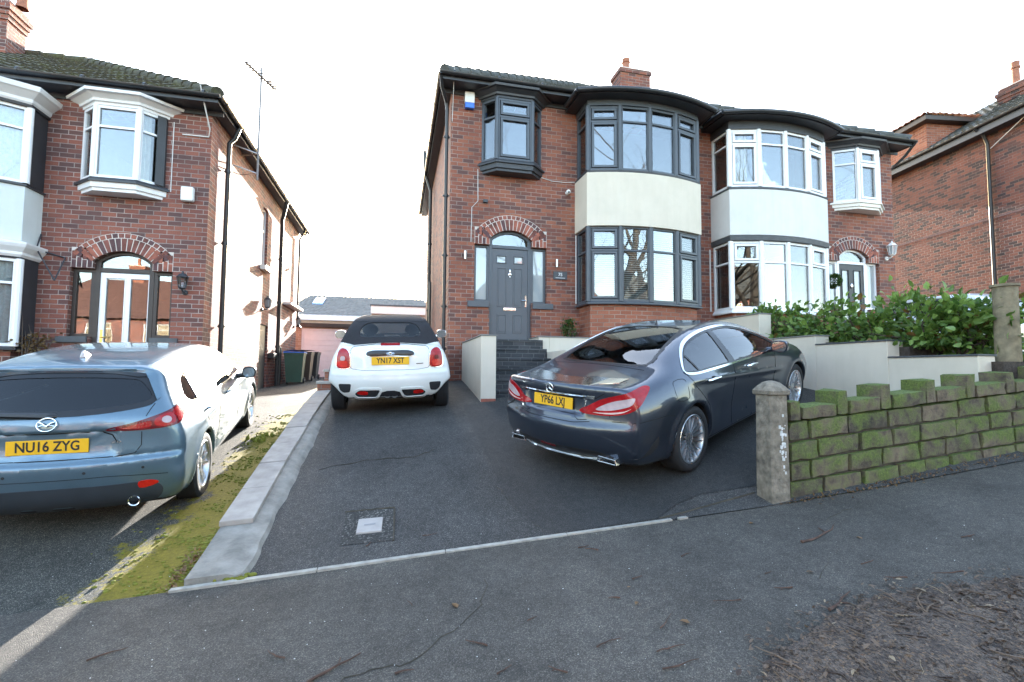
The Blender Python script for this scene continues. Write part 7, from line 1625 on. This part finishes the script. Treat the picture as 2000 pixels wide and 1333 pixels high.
mb = MB(); mb.frame((1.55, 0, .9), X_, Y_, Z_, -.1, .2, -.62, .62, -.1, .09); mb.ball((1.42, 0, .99), .12, .2, .06); mb.build('dashboard', M['cabin'], C3.t, bevel=.03)
mb = MB(); mb.ball((1.42, 0, 1.30), .03, .12, .035); mb.build('rear_view_mirror', M['gasket'], C3.t, smooth='all')
for sd in (1, -1):
    P_ = [(.56, .72), (.555, .80), (.575, .93), (.62, .965), (.675, .965), (.715, .92), (.74, .80), (.735, .725), (.70, .70), (.60, .70)]
    c_ = smooth_poly([(sd * a, b) for a, b in P_], 4)
    ch = C3.patch('lamp_surround', grow(c_, .009), 'x', -1, M['chrome'], off=.008, step=.03, skirt=.012)
    tl = C3.patch('tail_light', c_, 'x', -1, M['redlens'], off=.013, step=.03, bulge=.006, skirt=.008)
    C3.patch('clear_lens', smooth_poly([(sd * .625, .86), (sd * .675, .86), (sd * .68, .81), (sd * .625, .81)], 3), 'x', -1, M['clearlens'] if sd > 0 else M['darkred'], off=.022, parent=tl, step=.03)
    C3.patch('lower_lens', smooth_poly([(sd * .585, .79), (sd * .72, .79), (sd * .72, .73), (sd * .6, .715)], 3), 'x', -1, M['redbright'], off=.021, parent=tl, step=.03)
    C3.patch('bumper_vent', rp([(sd * .54, .485), (sd * .715, .485), (sd * .70, .40), (sd * .65, .355), (sd * .56, .365)], .025), 'x', -1, M['mesh'], off=.003, step=.03)
    lv = rp([(sd * .14, .40), (sd * .43, .40), (sd * .50, .345), (sd * .46, .29), (sd * .20, .285)], .03); dv = C3.patch('lower_vent', lv, 'x', -1, M['mesh'], off=.003, step=.03)
    mb = MB(); C3.strip(mb, grow(lv, .014) + grow(lv, .014)[:1], 'x', -1, w=.030, off=.016); mb.build('vent_surround', M['white_paint'], dv, smooth=True)
    C3.patch('reflector', smooth_poly([(sd * .32, .37), (sd * .45, .37), (sd * .46, .345), (sd * .32, .33)], 3), 'x', -1, M['redbright'], off=.008, parent=dv, step=.03)
    mb = MB(); q, n = C3.b.cast('x', (sd * .05, .31), -1); mb.lathe([(.034, .05), (.042, 0), (.04, -.006), (.034, 0), (.032, .09)], Vector((q[0] + .01, sd * .05, .31)), X_, 18); mb.build('exhaust_tip', M['alloy_dark'], C3.t, smooth=True)
C3.patch('exhaust_panel', smooth_poly([(-.12, .36), (.12, .36), (.15, .27), (-.15, .27)], 3), 'x', -1, M['blacktrim'], off=.002, step=.03)
bar = smooth_poly([(-.335, .90), (-.30, .935), (0, .945), (.30, .935), (.335, .90), (.32, .872), (0, .872), (-.32, .872)], 4)
hb = C3.patch('boot_handle', bar, 'x', -1, M['gasket'], off=.016, step=.03, bulge=.02, skirt=.02); mb = MB(); C3.strip(mb, bar + bar[:1], 'x', -1, w=.008, off=.012); mb.build('handle_trim', M['chrome'], hb)
q_, n_ = C3.b.cast('x', (0, .91), -1); ec = Vector((q_[0] - .048, 0, .908)); mb = MB(); mb.tube([ec + Vector((0, .022 * math.cos(a), .022 * math.sin(a))) for a in np.linspace(0, 2 * PI, 25)], .004, 6, cap=False); mb.ball(ec, .003, .018, .018)
for sd in (-1, 1):
    for dz in (.012, 0, -.012): mb.tube([ec + Vector((0, sd * .022, dz * .7)), ec + Vector((0, sd * (.062 - abs(dz) * .8), dz))], [.0055, .003], 6)
mb.build('winged_emblem', M['chrome'], hb, smooth=True)
q_, n_ = C3.b.cast('x', (0, .80), -1); C3.plate('YN17 XST', (q_[0] - .014, 0, .803), .52, .111, M['platey'], .1, size=.108)
C3.patch('high_brake_light', [(-.135, 1.012), (.135, 1.012), (.135, 1.032), (-.135, 1.032)], 'x', -1, M['redlens'], off=.012)
g = MB(); q = smooth_poly([(-.52, .69), (-.55, .72), (-.545, .96), (-.50, 1.0), (.50, 1.0), (.545, .96), (.55, .72), (.52, .69), (0, .672)], 3); C3.strip(g, q + q[:1], 'x', -1, w=.005)
for sd in (-1, 1): C3.strip(g, [(.35, .3), (.35, .98)], 'y', sd); C3.strip(g, [(1.55, .3), (1.5, .98)], 'y', sd)
g.build('panel_lines', M['gap'], C3.t)
mb = MB(); C3.strip(mb, [(-.46, .755), (-.36, .752)], 'x', -1, w=.010, off=.004); mb.build('badge', M['gasket'], C3.t)
for cx in (0, 2.495):
    for sd in (-1, 1):
        mb = MB(); aa = np.linspace(-.25, PI + .25, 24); C3.strip(mb, [(cx + .385 * math.cos(a), .32 + .385 * math.sin(a)) for a in aa], 'y', sd, w=.06, off=.008); mb.build('arch_trim', M['blacktrim'], C3.t, smooth=True)
mirror(C3, 1.42, 1.06, .80, .98, M['white_paint'], (.075, .12), capmat=M['chrome'])
C3.wheels(.32, .205, .225, 8, .757, M['alloy_dark'], dict(pair=((0, 0),), w=(.04, .03), depth=(.5, .8)))
# ---- white car half hidden by the hedge ------------------------------
C4 = Car('parked_hatchback', 'white car parked behind the hedge at the right, roof showing above the leaves', 'car', dict(hatch, h=.035), (10.3, 7.2, 1.625), math.radians(80), 0, 0, M['silver_paint'])
for sd in (-1, 1): C4.window(sideA, 'y', sd, M['carglass'], 'side_window', .022)
C4.window(rw, 'x', -1, M['privacy'], 'rear_window', .035); C4.window(ws, 'x', 1, M['carglass'], 'windscreen', .03); C4.finish(M['cabin']); C4.seats((.35, 1.25), .36, .45, M['seat'])
for sd in (-1, 1): C4.patch('tail_light', smooth_poly([(sd * .40, .865), (sd * .62, .935), (sd * .83, 1.005), (sd * .80, .885), (sd * .55, .848)], 4), 'x', -1, M['redlens'], off=.006, step=.04)
mirror(C4, 1.72, 1.0, .93, 1.10, M['silver_paint'], (.075, .12))
C4.wheels(.325, .205, .232, 5, .785, M['alloy'], dict(pair=((-.10, -.22), (.10, .22)), w=(.05, .032), depth=(.55, .8)))
